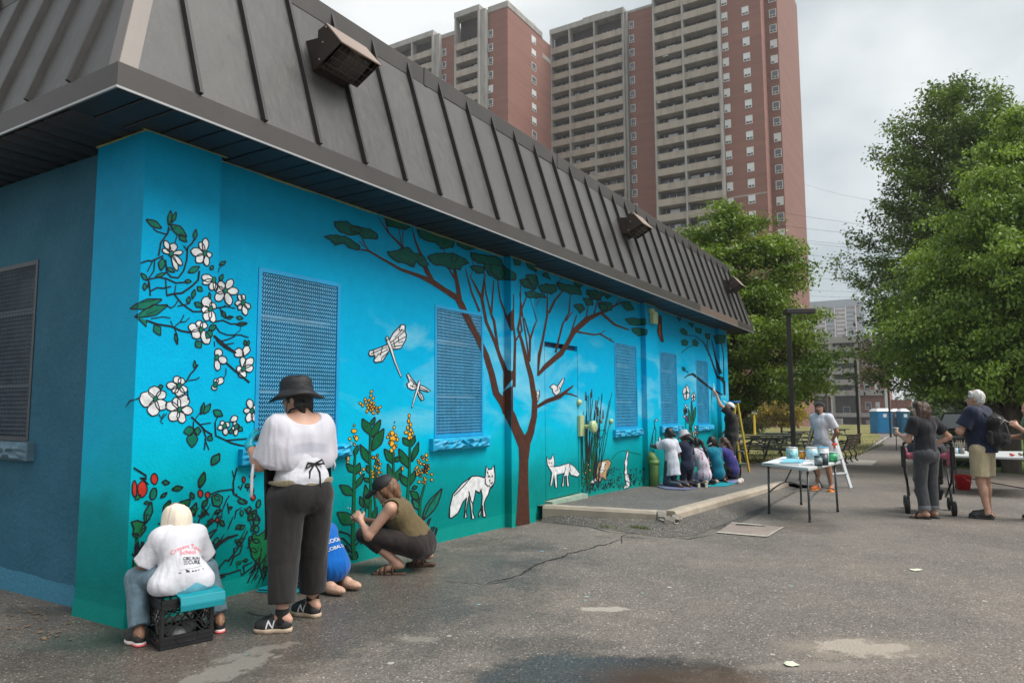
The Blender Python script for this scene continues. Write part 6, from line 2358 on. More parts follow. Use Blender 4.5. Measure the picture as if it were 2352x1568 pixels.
def toilet(px0, px1, d, lab, body):
	b = at_depth((px0 + px1) / 2,988, d)
	b[2] = ground(b[0])
	w_ = (px1 - px0) / FPX * d
	root = empty('portable_toilet', tuple(b), YAW, lab, 'portable toilet', 'portable toilets at the end of the path')
	hw = w_ / 2
	mb = MB()
	mb.box((0,-hw, .08),(w_, hw, 2.1))
	mb.build('cabin', body, root, bevel=.03)
	mb = MB()
	mb.box((-.03,-hw + .12,.15),(-.001, hw - .12,2.0))
	for i in range(4):
		mb.box((-.05,-hw + .2,.3 + i * .36),(-.03, hw - .2,.5 + i * .36))
	dr_ = mb.build('door', body, root)
	mb = MB()
	mb.box((-.06,-.16,1.55),(-.031,.16,1.85))
	mb.build('door_sign', M_TR, dr_)
	mb = MB()
	mb.hexa([(-.08,-hw - .05,2.1),(w_ + .05,-hw - .05,2.1),(w_ + .05, hw + .05,2.1),(-.08, hw + .05,2.1),(.25,-hw + .2,2.36),(w_ - .25,-hw + .2,2.36),(w_ - .25, hw - .2,2.36),(.25, hw - .2,2.36)])
	mb.build('roof', M_TR, root)
	mb = MB()
	mb.box((-.02,-hw - .02,-.05),(w_, hw + .02,.09))
	mb.build('base', M_TG, root)

toilet(2016,2051,66, 'blue portable toilet with pale roof, nearest the lawn', M_TB)
toilet(2052,2070,67.5, 'grey portable toilet squeezed between two blue ones', M_TG)
toilet(2071,2091,66.5, 'darker blue portable toilet at the shrub end of the row', mat('toilet_blue_dark', (.0,.10,.19),.4,.12,3))

# ---- picnic tables
M_PT = mat('picnic_dark_green', (.028,.042,.036),.5,.2,6,0,60,.2)

def picnic(px, d, rot, lab):
	b = at_depth(px, 1000, d)
	b[2] = ground(b[0])
	root = empty('picnic_table', tuple(b), rot, lab, 'picnic table', 'dark green picnic tables on the lawn')
	for i in range(5):
		mb = MB()
		mb.box((-.95,-.36 + i * .147,.725),(.95,-.36 + i * .147 + .135,.765))
		mb.build('top_plank', M_PT, root)
	for s in (-1,1):
		for k in range(2):
			mb = MB()
			y0 = s * .66 - .14 + k * .145
			mb.box((-.95, y0,.42),(.95, y0 + .135,.455))
			mb.build('bench_plank', M_PT, root)
	for s in (-1,1):
		mb = MB()
		x_ = s * .65
		mb.bar((x_, -.70,.02),(x_, -.22,.72),.05)
		mb.bar((x_, .70,.02),(x_, .22,.72),.05)
		mb.bar((x_, -.8,.395),(x_, .8,.395),.05)
		mb.bar((x_, -.34,.70),(x_, .34,.70),.05)
		mb.build('leg_frame', M_PT, root)
		mb = MB()
		mb.bar((x_, 0,.42),(0,0,.70),.035)
		mb.build('brace', M_PT, root)

vr = YAW - math.pi / 2
picnic(1732,23.5, vr + .1, 'dark green picnic table closest to the yellow ladder')
picnic(1772,27.0, vr + .15, 'dark green picnic table second from the yellow ladder')
picnic(1800,31.5, vr + .05, 'dark green picnic table half hidden by the lamp post')
picnic(1846,36.0, vr + .1, 'dark green picnic table between the lamp post and the man in white')
picnic(1912,44.0, vr + .1, 'far dark green picnic table just behind the man in white')

# ---- park bench
b = at_depth(1934,1000,23.0)
b[2] = ground(b[0])
bn = empty('park_bench', tuple(b), YAW + 2.5, 'black park bench with looping cast iron arms beside the path', 'bench')
M_IRON = mat('cast_iron_black', (.018,.018,.018),.4,.2,5,0,60,.3)
M_BSLAT = mat('bench_slat', (.10,.075,.05),.7,.25,6)
for s in (-.75,0,.75):
	mb = MB()
	mb.tube([(s, -.30,.0),(s, -.22,.10),(s, -.26,.25),(s, -.22,.40),(s, .18,.42),(s, .26,.25),(s, .22,.1),(s, .30,0)], .024,6)
	mb.tube([(s, -.24,.42),(s, -.30,.56),(s, -.22,.66),(s, -.05,.66),(s, .10,.62),(s, .22,.66)], .022,6)
	mb.tube([(s, .18,.42),(s, .26,.62),(s, .34,.86)], .022,6)
	mb.build('iron_frame', M_IRON, bn, True)
for i in range(4):
	mb = MB()
	mb.box((-.9,-.24 + i * .115,.43),(.9,-.24 + i * .115 + .095,.46))
	mb.build('seat_slat', M_BSLAT, bn)
for i in range(4):
	z = .52 + i * .10
	mb = MB()
	mb.hexa([(-.9,.20 + .4 * (z - .42), z),(.9,.20 + .4 * (z - .42), z),(.9,.225 + .4 * (z - .42), z),(-.9,.225 + .4 * (z - .42), z),(-.9,.235 + .4 * (z - .42), z + .085),(.9,.235 + .4 * (z - .42), z + .085),(.9,.26 + .4 * (z - .42), z + .085),(-.9,.26 + .4 * (z - .42), z + .085)])
	mb.build('back_slat', M_BSLAT, bn)
pd = MB()
pd.box((b[0] - 1.1, b[1] - .9, b[2] - .1),(b[0] + 1.1, b[1] + .8, b[2] + .02))
tag(pd.build('pavement', mat('bench_pad', (.38,.36,.32),.8,.15,4)), 'concrete pad under the park bench', kind='structure')

# ---- parked car behind the folding table
M_CAR = mat('car_dark_green_paint', (.012,.016,.017),.18,.1,2,0,60,.3)
M_CGL = mat('car_glass', (.02,.03,.035),.05,.2,2)
M_CHR = mat('chrome', (.62,.63,.64),.15,.05,2,0,60,1.0)
M_TYRE = mat('tyre', (.015,.015,.015),.8,.2,8)
cb = at_depth(2216,1000,21.3)
cb[2] = ground(cb[0])
car = empty('parked_car', tuple(cb), YAW + math.pi - .62, 'dark parked car with chrome grille behind the folding table', 'car')
# local: +x is the car's nose direction, pointing back at the viewer
sec = [(-4.1,.78,.35,.95,.95,.60),(-3.7,.88,.22,1.02,1.46,.62),(-2.6,.90,.20,1.02,1.58,.66),(-1.7,.91,.20,1.02,1.56,.66),(-1.0,.91,.20,1.03,1.22,.70),(-.75,.91,.20,1.03,1.06,.80),(-.1,.90,.20,.98,1.0,.80),(.35,.86,.24,.82,.86,.74),(.5,.78,.32,.70,.74,.68)]
vs, fs = [], []
for (x_, hw, zb, zw, zt, rw) in sec:
	vs += [(x_, -hw, zb),(x_, -hw - .02,(zb + zw) / 2),(x_, -hw, zw),(x_, -rw, zt),(x_, rw, zt),(x_, hw, zw),(x_, hw + .02,(zb + zw) / 2),(x_, hw, zb)]
for i in range(len(sec) - 1):
	for j in range(8):
		fs.append((i * 8 + j, i * 8 + (j + 1) % 8, i * 8 + 8 + (j + 1) % 8, i * 8 + 8 + j))
fs += [tuple(range(8))[::-1], tuple((len(sec) - 1) * 8 + j for j in range(8))]
mb = MB()
mb.add(vs, fs)
mb.build('body', M_CAR, car, True, bevel=.02)
mb = MB()
mb.hexa([(-1.62,-.60,1.50),(-1.60,.60,1.50),(-.80,.72,1.075),(-.80,-.72,1.075),(-1.58,-.60,1.53),(-1.58,.60,1.53),(-.76,.72,1.10),(-.76,-.72,1.10)])
mb.build('windscreen', M_CGL, car)
for s in (-1,1):
	mb = MB()
	mb.hexa([(-3.2, s * .885,1.06),(-1.15, s * .90,1.06),(-1.15, s * .915,1.06),(-3.2, s * .90,1.06),(-3.0, s * .70,1.48),(-1.75, s * .70,1.48),(-1.75, s * .73,1.48),(-3.0, s * .73,1.48)])
	mb.build('side_window', M_CGL, car)
	for x_ in (-.15,-2.9):
		mb = MB()
		mb.lathe([(.0,-.1),(.30,-.1),(.33,-.06),(.33,.06),(.30,.1),(.0,.1)], 20, M=Matrix.Translation((x_, s * .82,.33)) @ Matrix.Rotation(math.pi / 2,4, 'X'))
		wh = mb.build('wheel', M_TYRE, car, True)
		mb = MB()
		mb.lathe([(.0,-.11),(.20,-.11),(.21,.11),(.0,.11)], 14, M=Matrix.Translation((x_, s * .825,.33)) @ Matrix.Rotation(math.pi / 2,4, 'X'))
		mb.build('rim', M_CHR, wh)
	mb = MB()
	mb.hexa([(.30, s * .50,.62),(.47, s * .50,.62),(.40, s * .83,.64),(.25, s * .83,.64),(.28, s * .50,.76),(.45, s * .50,.76),(.36, s * .83,.78),(.22, s * .83,.78)])
	mb.build('headlight', mat('headlamp', (.55,.58,.6),.1,.1), car)
	mb = MB()
	mb.box((-1.15, s * .93 - .02,1.02),(-.98, s * 1.08 + .02 * s, 1.16))
	mb.build('wing_mirror', M_CAR, car, bevel=.02)
mb = MB()
mb.box((.44,-.46,.50),(.50,.46,.74))
gr = mb.build('grille', M_TYRE, car)
for i in range(5):
	mb = MB()
	mb.box((.501,-.45,.515 + i * .045),(.525,.45,.535 + i * .045))
	mb.build('chrome_slat', M_CHR, gr)
mb = MB()
mb.box((.34,-.82,.30),(.56,.82,.46))
mb.build('bumper', M_CAR, car, bevel=.03)
mb = MB()
mb.box((.561,-.26,.34),(.57,.26,.44))
mb.build('number_plate', M_TR, car)
# ================================================================== people
def skin_mat(name, c):
	m, t, b = new_mat(name)
	tcn = nd(t, 'ShaderNodeTexCoord')
	nz = nd(t, 'ShaderNodeTexNoise', Scale=14.0, Detail=5.0, Roughness=.6)
	t.links.new(tcn.outputs['Object'], nz.inputs['Vector'])
	c = np.array(c)
	t.links.new(ramp(t, nz.outputs['Fac'], (.3, tuple(c * np.array((.88,.82,.8)))),(.7, tuple(np.clip(c * 1.08,0,1)))), b.inputs['Base Color'])
	b.inputs['Roughness'].default_value = .5
	b.inputs['Subsurface Weight'].default_value = .08
	b.inputs['Subsurface Radius'].default_value = (.012,.006,.003)
	return m

def cloth(name, c, var=.12, scale=7, bump=.25, bscale=90, rough=.85):
	m = mat(name, c, rough, var, scale, bump, bscale, 0,.2, None, True)
	t = m.node_tree
	b = t.nodes['Principled BSDF']
	tcn = nd(t, 'ShaderNodeTexCoord')
	mpn = nd(t, 'ShaderNodeMapping', Scale=(1.6,1.6,.55))
	t.links.new(tcn.outputs['Object'], mpn.inputs['Vector'])
	nz = nd(t, 'ShaderNodeTexNoise', Scale=4.6, Detail=2.0, Roughness=.45, Distortion=.8)
	t.links.new(mpn.outputs['Vector'], nz.inputs['Vector'])
	bp = nd(t, 'ShaderNodeBump', Strength=.55, Distance=.04)
	t.links.new(nz.outputs['Fac'], bp.inputs['Height'])
	old = b.inputs['Normal'].links[0].from_socket if b.inputs['Normal'].links else None
	if old:
		t.links.new(old, bp.inputs['Normal'])
	t.links.new(bp.outputs['Normal'], b.inputs['Normal'])
	return m

def hair_mat(name, c):
	return mat(name, c, .45,.45,22,.7,60,0,.4,(1,1,.22))

SK_LIGHT = skin_mat('skin_light', (.44,.255,.18))
SK_TAN = skin_mat('skin_tan', (.31,.155,.095))
SK_MID = skin_mat('skin_mid', (.25,.125,.075))
SK_BROWN = skin_mat('skin_brown', (.12,.058,.034))
HAIR_BLACK = hair_mat('hair_black', (.012,.010,.010))
HAIR_BROWN = hair_mat('hair_brown', (.055,.028,.018))
HAIR_RED = hair_mat('hair_auburn', (.15,.070,.035))
HAIR_GREY = hair_mat('hair_grey', (.50,.49,.47))
M_EYEW = mat('eye_white', (.7,.7,.68),.2,.02)
M_DARK = mat('near_black', (.012,.012,.013),.6,.2)
M_RUBBER = mat('shoe_rubber', (.30,.24,.18),.7,.2,20)
A_ = lambda *v: np.array(v, float)

def unit(v):
	v = np.array(v, float)
	return v / (np.linalg.norm(v) + 1e-9)

def jd(J):
	return {k: A_(*v) for k, v in J.items() if not isinstance(v, (int, float))}

def head_axes(face, tilt_up=(0,0,1)):
	f = unit(face)
	r = unit(np.cross(f, tilt_up))
	u = np.cross(r, f)
	return np.stack([r, f, u], 1)       # columns: right, forward, up

def head_prims(c, M, s=1.0, neck=None, nr=.052, full=True):
	q = lambda x, y, z: c + M @ (A_(x, y, z) * s)
	P = [('e', q(0,-.012,.022), tuple(np.array((.076,.094,.098)) * s),.02, M),
		 ('e', q(0,.030,-.040), tuple(np.array((.060,.066,.082)) * s),.03, M),
		 ('c', q(0,.085,.012), q(0,.104,-.022),.010 * s, .015 * s, .012),
		 ('c', q(-.03,.072,.028), q(.03,.072,.028),.016 * s, .016 * s, .016),
		 ('c', q(-.018,.083,-.058), q(.018,.083,-.058),.010 * s, .010 * s, .012),
		 ('e', q(0,.066,-.098), tuple(np.array((.026,.022,.020)) * s),.02, M)]
	for d in (-1,1):
		P.append(('e', q(d * .077,-.008,-.012), tuple(np.array((.010,.020,.031)) * s),.006, M))
	if neck is not None:
		P.append(('c', A_(*neck), q(0,-.025,-.05), nr * s * 1.08, nr * s, .03))
	return P

def face_bits(root, c, M, s, stache=False):
	q = lambda x, y, z: c + M @ (A_(x, y, z) * s)
	for d in (-1,1):
		mb = MB()
		mb.lathe([(0,-.011 * s),(.008 * s, -.008 * s),(.011 * s, 0),(.008 * s, .008 * s),(0,.011 * s)], 10, c=q(d * .030,.080,.008))
		e = mb.build('eye', M_EYEW, root, True)
		mb = MB()
		mb.lathe([(0,-.006 * s),(.006 * s, 0),(0,.006 * s)], 8, c=q(d * .030,.0875,.008))
		mb.build('iris', M_DARK, e, True)
		mb = MB()
		mb.tube([q(d * .014,.092,.030), q(d * .032,.090,.037), q(d * .052,.076,.030)], .005 * s, 6)
		mb.build('eyebrow', HAIR_BLACK, root, True)
	mb = MB()
	mb.tube([q(-.022,.090,-.062), q(0,.097,-.060), q(.022,.090,-.062)], .0045 * s, 6)
	mb.build('lips', mat('lip', (.28,.09,.07),.4), root, True)
	if stache:
		soft('moustache', [('c', q(-.03,.086,-.05), q(0,.098,-.044),.006 * s, .008 * s, .01),('c', q(.03,.086,-.05), q(0,.098,-.044),.006 * s, .008 * s, .01),
						 ('e', q(0,.083,-.096), tuple(np.array((.022,.014,.02)) * s),.01, M)], .005, HAIR_BLACK, root)

def hand_prims(wr, d, n, side, curl=.6, s=1.0, grip=None):
	"""palm, four bent fingers of unequal length and a thumb; n = the way the palm faces, side = +1/-1 where the thumb leaves"""
	wr, d = np.array(wr, float), unit(d)
	n = unit(np.array(n, float) - d * np.dot(n, d))
	t = np.cross(d, n) * side
	P = [('c', wr, wr + d * .035 * s, .024 * s, .027 * s, .02)]
	kn = []
	for i, o in enumerate((.030,.010,-.010,-.029)):
		k = wr + d * (.088 - .006 * abs(i - 1)) * s + t * o * s
		kn.append(k)
		P.append(('c', wr + d * .03 * s + t * o * .7 * s, k, .014 * s, .0115 * s, .012))
	for k, L_ in zip(kn, (.070,.079,.073,.057)):
		p = k
		a = 0
		for j, fr in enumerate((.45,.32,.23)):
			a += curl * (.75 if j == 0 else 1.0)
			v = d * math.cos(a) + n * math.sin(a)
			e = p + v * L_ * fr * s
			P.append(('c', p, e, (.0098 - .0009 * j) * s, (.0090 - .0009 * j) * s, .003))
			p = e
	b = wr + d * .028 * s + t * .024 * s
	m_ = b + unit(d * .65 + t * .75 + n * .35) * .045 * s
	e = m_ + unit(d * .8 + t * .15 + n * (.35 + .5 * curl)) * .036 * s
	P += [('c', b, m_, .014 * s, .0115 * s, .010),('c', m_, e, .0110 * s, .0090 * s, .004)]
	return P

def limb(a, b, c, ra, rb, rc, k=.02):
	return [('c', A_(*a), A_(*b), ra, rb, k),('c', A_(*b), A_(*c), rb, rc, k)]

def body(root, J, skin, h, s=1.0, g=1.0, hands=None, feet=True, name='body'):
	"""one continuous figure through the joints of J"""
	j = jd(J)
	M = head_axes(J['face'], J.get('up', (0,0,1)))
	P = [('c', (j['hip_l'] + j['pelvis']) / 2,(j['hip_r'] + j['pelvis']) / 2,.098 * g * s, .098 * g * s, .03),('c', j['pelvis'], j['waist'], .115 * g * s, .105 * g * s, .05),
		 ('c', j['waist'], j['chest'], .105 * g * s, .115 * g * s, .05),('c', j['chest'] * .62 + j['sh_l'] * .38, j['chest'] * .62 + j['sh_r'] * .38,.098 * g * s, .098 * g * s, .05),
		 ('c', j['neck'] - (j['neck'] - j['chest']) * .25, j['sh_l'], .058 * s, .050 * s, .05),('c', j['neck'] - (j['neck'] - j['chest']) * .25, j['sh_r'], .058 * s, .050 * s, .05)]
	P += head_prims(j['head'], M, J.get('hs', s), j['neck'], J.get('nr', .052))
	for d in ('l', 'r'):
		P += limb(j['sh_' + d], j['el_' + d], j['wr_' + d], .050 * s * g ** .5,.040 * s * g ** .5,.026 * s, .025)
		fm = j['el_' + d] * .72 + j['wr_' + d] * .28
		P.append(('c', j['el_' + d], fm, .040 * s, .041 * s, .02))
		P += limb(j['hip_' + d], j['kn_' + d], j['an_' + d], .088 * s * g, .054 * s * g ** .5,.036 * s, .03)
		ca = j['kn_' + d] * .70 + j['an_' + d] * .30
		back = unit(np.cross(np.cross(j['kn_' + d] - j['hip_' + d], j['an_' + d] - j['kn_' + d]), j['an_' + d] - j['kn_' + d]) + A_(0,-1e-3,0)) if J.get('calf') is None else A_(*J['calf'])
		P.append(('e', ca + back * .012 * s, (.050 * s, .050 * s, .085 * s),.03))
		to = j.get('toe_' + d)
		if to is not None:
			P += [('c', j['an_' + d] - A_(0,0,.02 * s), to, .034 * s, .024 * s, .03),('c', j['an_' + d], j['an_' + d] - unit(to - j['an_' + d]) * .045 * s - A_(0,0,.045 * s),.032 * s, .026 * s, .03)]
		hd = (hands or {}).get(d)
		if hd:
			P += hand_prims(j['wr_' + d], *hd)
		else:
			P += hand_prims(j['wr_' + d], j['wr_' + d] - j['el_' + d], A_(0,0,-1) if abs(unit(j['wr_' + d] - j['el_' + d])[2]) < .8 else A_(0,1,0),1 if d == 'l' else -1,.5, s)
	o = soft(name, P, h, [skin], root)
	return o, M

def torso_cloth(J, s, g, grow, hem_t=1.0, sleeve=.6, r_sl=.066):
	"""prims of a shirt; hem_t > 1 hangs below the pelvis, sleeve = share of the upper arm covered"""
	j = jd(J)
	hemp = j['waist'] + (j['pelvis'] - j['waist']) * hem_t
	P = [('c', (j['hip_l'] - j['pelvis']) * .42 + hemp, (j['hip_r'] - j['pelvis']) * .42 + hemp, .108 * g * s + grow, .108 * g * s + grow, .04),('c', hemp, j['waist'], .122 * g * s + grow, .108 * g * s + grow, .05),
		 ('c', j['waist'], j['chest'], .108 * g * s + grow, .116 * g * s + grow, .05),('c', j['chest'] * .62 + j['sh_l'] * .38, j['chest'] * .62 + j['sh_r'] * .38,.102 * g * s + grow, .102 * g * s + grow, .05)]
	for d in ('l', 'r'):
		nb = j['neck'] - (j['neck'] - j['chest']) * .22
		P.append(('c', nb, j['sh_' + d], .062 * s + grow * .6,.056 * s + grow, .05))
		P.append(('c', j['sh_' + d], j['sh_' + d] + (j['el_' + d] - j['sh_' + d]) * sleeve, .054 * s * g ** .5 + grow, r_sl * s + grow * .6,.035,1))
	return P

def leg_cloth(J, s, g, grow, end=1.0, r_end=.06, knee=.07, split=.0):
	j = jd(J)
	P = [('c', (j['hip_l'] + j['pelvis']) / 2,(j['hip_r'] + j['pelvis']) / 2,.104 * g * s + grow, .104 * g * s + grow, .02),('c', j['pelvis'], j['pelvis'] + (j['waist'] - j['pelvis']) * .62,.118 * g * s + grow, .108 * g * s + grow, .03,1)]
	for d in ('l', 'r'):
		h_, k_, a_ = j['hip_' + d], j['kn_' + d], j['an_' + d]
		if end <= .5:
			P.append(('c', h_, h_ + (k_ - h_) * end * 2,.092 * s * g + grow, r_end * s, .012,1))
		else:
			P.append(('c', h_, k_, .092 * s * g + grow, knee * s, .012))
			P.append(('c', k_, k_ + (a_ - k_) * (end - .5) * 2, knee * s, r_end * s, .012,1))
	return P

def shoe(root, an, toe, s, upper, sole, h=.007, name='shoe', accents=None):
	an, toe = A_(*an), A_(*toe)
	d = toe - an
	d[2] = 0
	L_ = np.linalg.norm(d)
	d = d / (L_ + 1e-9)
	heel = A_(an[0], an[1], 0) - d * .055 * s
	tip = A_(toe[0], toe[1], 0) + d * .02 * s
	z0 = min(an[2], toe[2]) - .065 * s
	side_ = A_(-d[1], d[0], 0)
	U = A_(0,0,1)
	P = [('c', heel + U * (.045 * s) + d * .035 * s, heel + U * (.080 * s) + d * .045 * s, .036 * s, .034 * s, .02),('c', heel + d * .04 * s + U * .042 * s, tip - d * .04 * s + U * .036 * s, .036 * s, .034 * s, .02),
		 ('c', tip - d * .075 * s + side_ * .012 * s + U * .036 * s, tip - d * .04 * s + U * .034 * s, .036 * s, .034 * s, .02),('c', heel + d * .09 * s + U * .075 * s, tip - d * .07 * s + U * .045 * s, .030 * s, .028 * s, .02)]
	off = A_(0,0, max(0, z0))
	P = [(p[0], p[1] + off, p[2] + off, *p[3:]) for p in P]
	o = soft(name, P, h, [upper], root, cuts=[((0,0,.018 * s) + off, (0,0,-1))])
	S = [('c', heel + d * .032 * s + U * .012 * s + off, tip - d * .038 * s + U * .012 * s + off, .041 * s, .040 * s, .02),('c', tip - d * .085 * s + side_ * .010 * s + U * .012 * s + off, tip - d * .045 * s + U * .012 * s + off, .044 * s, .039 * s, .02)]
	soft('sole', S, h, [sole], o, cuts=[((0,0,.026 * s) + off, (0,0,1)),((0,0,.001) + off, (0,0,-1))])
	return o, d, heel + off, tip + off

def person(label, loc, heading, group=None):
	return empty('person', tuple(loc), heading - math.pi / 2, label, 'person', group)

def text_on(target, root, txt, w_, origin, right, up, m_, name='print', font_bold=False, arc=0.0, off=.004, depth=.25, shear=0):
	"""flat lettering laid onto a garment: centred at origin, thrown against its surface"""
	cu = bpy.data.curves.new('t', 'FONT')
	cu.body = txt
	cu.align_x = 'CENTER'
	cu.align_y = 'CENTER'
	cu.resolution_u = 3
	cu.shear = shear
	cu.offset = .012 if font_bold else .004
	ob = bpy.data.objects.new('t', cu)
	COL.objects.link(ob)
	dg = bpy.context.evaluated_depsgraph_get()
	me = bpy.data.meshes.new_from_object(ob.evaluated_get(dg))
	bpy.data.objects.remove(ob, do_unlink=True)
	bm = bmesh.new()
	bm.from_mesh(me)
	xs = [v.co.x for v in bm.verts]
	sc = w_ / (max(xs) - min(xs))
	bmesh.ops.subdivide_edges(bm, edges=[e for e in bm.edges if e.calc_length() * sc > .02], cuts=2)
	right, up, origin = Vector(right).normalized(), Vector(up).normalized(), Vector(origin)
	nrm = right.cross(up).normalized()
	bv = BVHTree.FromPolygons([v.co for v in target.data.vertices], [tuple(p.vertices) for p in target.data.polygons])
	for v in bm.verts:
		x_, y_ = v.co.x * sc, v.co.y * sc
		if arc:
			a = x_ / arc
			x_, y_ = (arc + y_) * math.sin(a),(arc + y_) * math.cos(a) - arc
		p = origin + right * x_ + up * y_
		hit = bv.ray_cast(p + nrm * depth, -nrm)
		if hit[0] is None:
			q, nn, _, _ = bv.find_nearest(p)
			hit = (q, nn)
		v.co = hit[0] + (nrm * .6 + hit[1] * .4).normalized() * off
	bm.to_mesh(me)
	bm.free()
	me.update()
	return link_mesh(name, me, [m_], target)

M_BLACKC = cloth('black_cloth', (.014,.013,.014))
M_CHARC = cloth('charcoal_cloth', (.019,.0175,.0175),.2)
M_NAVY = cloth('navy_cloth', (.012,.018,.042))
M_WHITEC = cloth('white_cotton', (.54,.54,.58),.06)
M_SHEER = cloth('sheer_white', (.50,.49,.54),.12,3.5)
M_DENIM = cloth('blue_denim', (.11,.17,.21),.35,9,.4,120)
M_PINK = mat('print_pink', (.78,.18,.22),.7,.05)
M_INK = mat('print_black', (.02,.02,.025),.7,.1)
M_PRINTW = mat('print_white', (.58,.59,.61),.7,.05)
M_GLOVE = mat('glove_teal', (.0,.30,.42),.35,.1,9)
M_TEALMAT = mat('foam_mat_teal', (.0,.235,.285),.55,.08,5)

# ------------------------------------------------ the standing woman in the bucket hat
lw = person('woman in black bucket hat, sheer white blouse and black trousers standing with her back turned', (1.13,-.40,0), math.radians(74))
J = dict(pelvis=(0,0,.86), waist=(0,.01,1.02), chest=(0,.035,1.19), neck=(0,.03,1.365), head=(-.012,.065,1.475), sh_l=(-.165,.02,1.315), sh_r=(.160,.02,1.315), el_l=(-.255,.075,1.045), wr_l=(-.285,.175,1.165), el_r=(.225,.10,1.07), wr_r=(.12,.29,1.12),
		 hip_l=(-.10,0,.82), hip_r=(.10,0,.82), kn_l=(-.125,-.03,.46), kn_r=(.125,.05,.46), an_l=(-.15,-.09,.10), an_r=(.15,.085,.10), toe_l=(-.265,.015,.035), toe_r=(.095,.235,.035), face=unit((-.55,.83,-.08)), hs=.96, nr=.058)
body(lw, J, SK_LIGHT, .009,1.0,1.22, hands=dict(l=((.35,.7,.6),(.7,-.2,-.3),-1,.75,1.0), r=((-.4,.8,.2),(0,0,-1),-1,.8,1.0)))
P = leg_cloth(J, 1.0,1.22,.012,.90,.088,.098)
P += [('e', A_(-.075,-.075,.845),(.105,.10,.125),.05),('e', A_(.075,-.075,.845),(.105,.10,.125),.05),('c', A_(-.10,0,.82), A_(-.125,-.03,.46),.128,.10,.01),('c', A_(.10,0,.82), A_(.125,.05,.46),.128,.10,.01)]
soft('trousers', P, .009, M_CHARC, lw, folds=.0035, st=(1,1,.6), holes=[('c', A_(0,-.19,.80), A_(0,-.185,.94),.006,.004,0)])
P = torso_cloth(J, 1.0,1.18,.022,.95,.05,.07) + [('e', A_(0,-.05,.95),(.165,.115,.10),.04)]
soft('undershirt', P, .009, M_WHITEC, lw, folds=.007, st=(.35,.35,1.6), cuts=[((0,0,.925),(0,.10,-1)),((0,0,1.13),(0,0,1))])
soft('waistband', [('c', A_(-.075,0,.93), A_(.075,0,.93),.143,.143,.02),('e', A_(0,-.055,.92),(.155,.112,.10),.03)], .009, cloth('khaki_cloth', (.20,.17,.11)), lw, cuts=[((0,0,.938),(0,0.1,1)),((0,0,.915),(0,.10,-1))])
j_ = jd(J)
P = [('c', A_(-.09,.03,1.20), A_(.09,.03,1.20),.150,.150,.05),('c', A_(-.085,.02,1.08), A_(.085,.02,1.08),.152,.152,.05),('c', A_(0,.02,1.31), A_(-.16,.02,1.295),.072,.07,.06),('c', A_(0,.02,1.31), A_(.155,.02,1.295),.072,.07,.06),
	 ('c', A_(-.155,.02,1.27), A_(-.235,.06,1.06),.080,.078,.07,1),('c', A_(.15,.02,1.27), A_(.225,.09,1.08),.080,.078,.07,1),('c', A_(-.15,0,1.14), A_(-.20,.0,1.03),.09,.06,.06,1)]
sh_t = M_SHEER.node_tree
sh_b = sh_t.nodes['Principled BSDF']
sh_src = sh_b.inputs['Base Color'].links[0].from_socket
sh_c = nd(sh_t, 'ShaderNodeTexCoord')
sh_s = nd(sh_t, 'ShaderNodeSeparateXYZ')
sh_t.links.new(sh_c.outputs['Object'], sh_s.inputs['Vector'])
sh_z = mathn(sh_t, 'ADD', sh_s.outputs['Z'], mathn(sh_t, 'MULTIPLY', mathn(sh_t, 'ABSOLUTE', sh_s.outputs['X']),.12))
sh_k = ramp(sh_t, mathn(sh_t, 'MULTIPLY', mathn(sh_t, 'ABSOLUTE', mathn(sh_t, 'SUBTRACT', sh_z, 1.155)),10.0),(.22,.55),(.42,0.0))
sh_k = mathn(sh_t, 'MULTIPLY', sh_k, ramp(sh_t, mathn(sh_t, 'ABSOLUTE', sh_s.outputs['X']),(.10,.75),(.15,0.0)))
sh_t.links.new(mixc(sh_t, sh_k, sh_src, (.22,.23,.30)), sh_b.inputs['Base Color'])
bl = soft('blouse', P, .009, M_SHEER, lw, folds=.006, st=(1.4,1.2,.28), holes=[('e', A_(0,-.055,1.385),(.125,.13,.088),0),('e', A_(0,.1,1.40),(.10,.12,.07),0)], cuts=[((0,0,1.015),(0,.12,-1))])
for pts, r_ in (([(-.30,.06,1.05),(-.315,.05,.98),(-.31,.06,.90),(-.315,.05,.84)], .010),([(.29,.10,1.06),(.30,.09,1.01),(.295,.10,.97)], .008)):
	mb = MB()
	mb.tube(pts, r_, 6)
	mb.build('sleeve_tie', M_WHITEC, bl, True)
mb = MB()
mb.tube([(.02,-.145,1.045),(-.03,-.155,1.055),(-.05,-.165,1.02),(-.01,-.155,1.035),(.02,-.15,1.045),(.07,-.155,1.07),(.085,-.16,1.045),(.02,-.15,1.04)], .007,6)
mb.tube([(.02,-.15,1.045),(-.02,-.165,1.0),(-.025,-.168,.955)], .007,6)
mb.tube([(.02,-.15,1.045),(.05,-.165,.99),(.055,-.168,.92),(.065,-.165,.88)], .006,6)
bow = mb.build('apron_bow', M_BLACKC, lw, True)
mb = MB()
mb.tube([(-.10,.10,1.32),(-.085,.0,1.40),(-.02,-.045,1.425),(.05,-.02,1.415),(.09,.06,1.37),(.09,.14,1.28)], .0075,6)
mb.build('apron_strap', M_BLACKC, lw, True)
vs, fs = [], []
for i in range(11):
	t = i / 10
	for k in range(9):
		z = 1.12 - k * .07
		x_ = -.235 + .47 * t
		y_ = .235 - .20 * (abs(t - .5) * 2) ** 2.2 + .012 * math.sin(9 * t + k * .7) - .02 * (k / 8)
		vs.append((x_, y_, z - .02 * math.sin(t * 3)))
vs2 = [(x_, y_ + .008, z) for x_, y_, z in vs]
nv = len(vs)
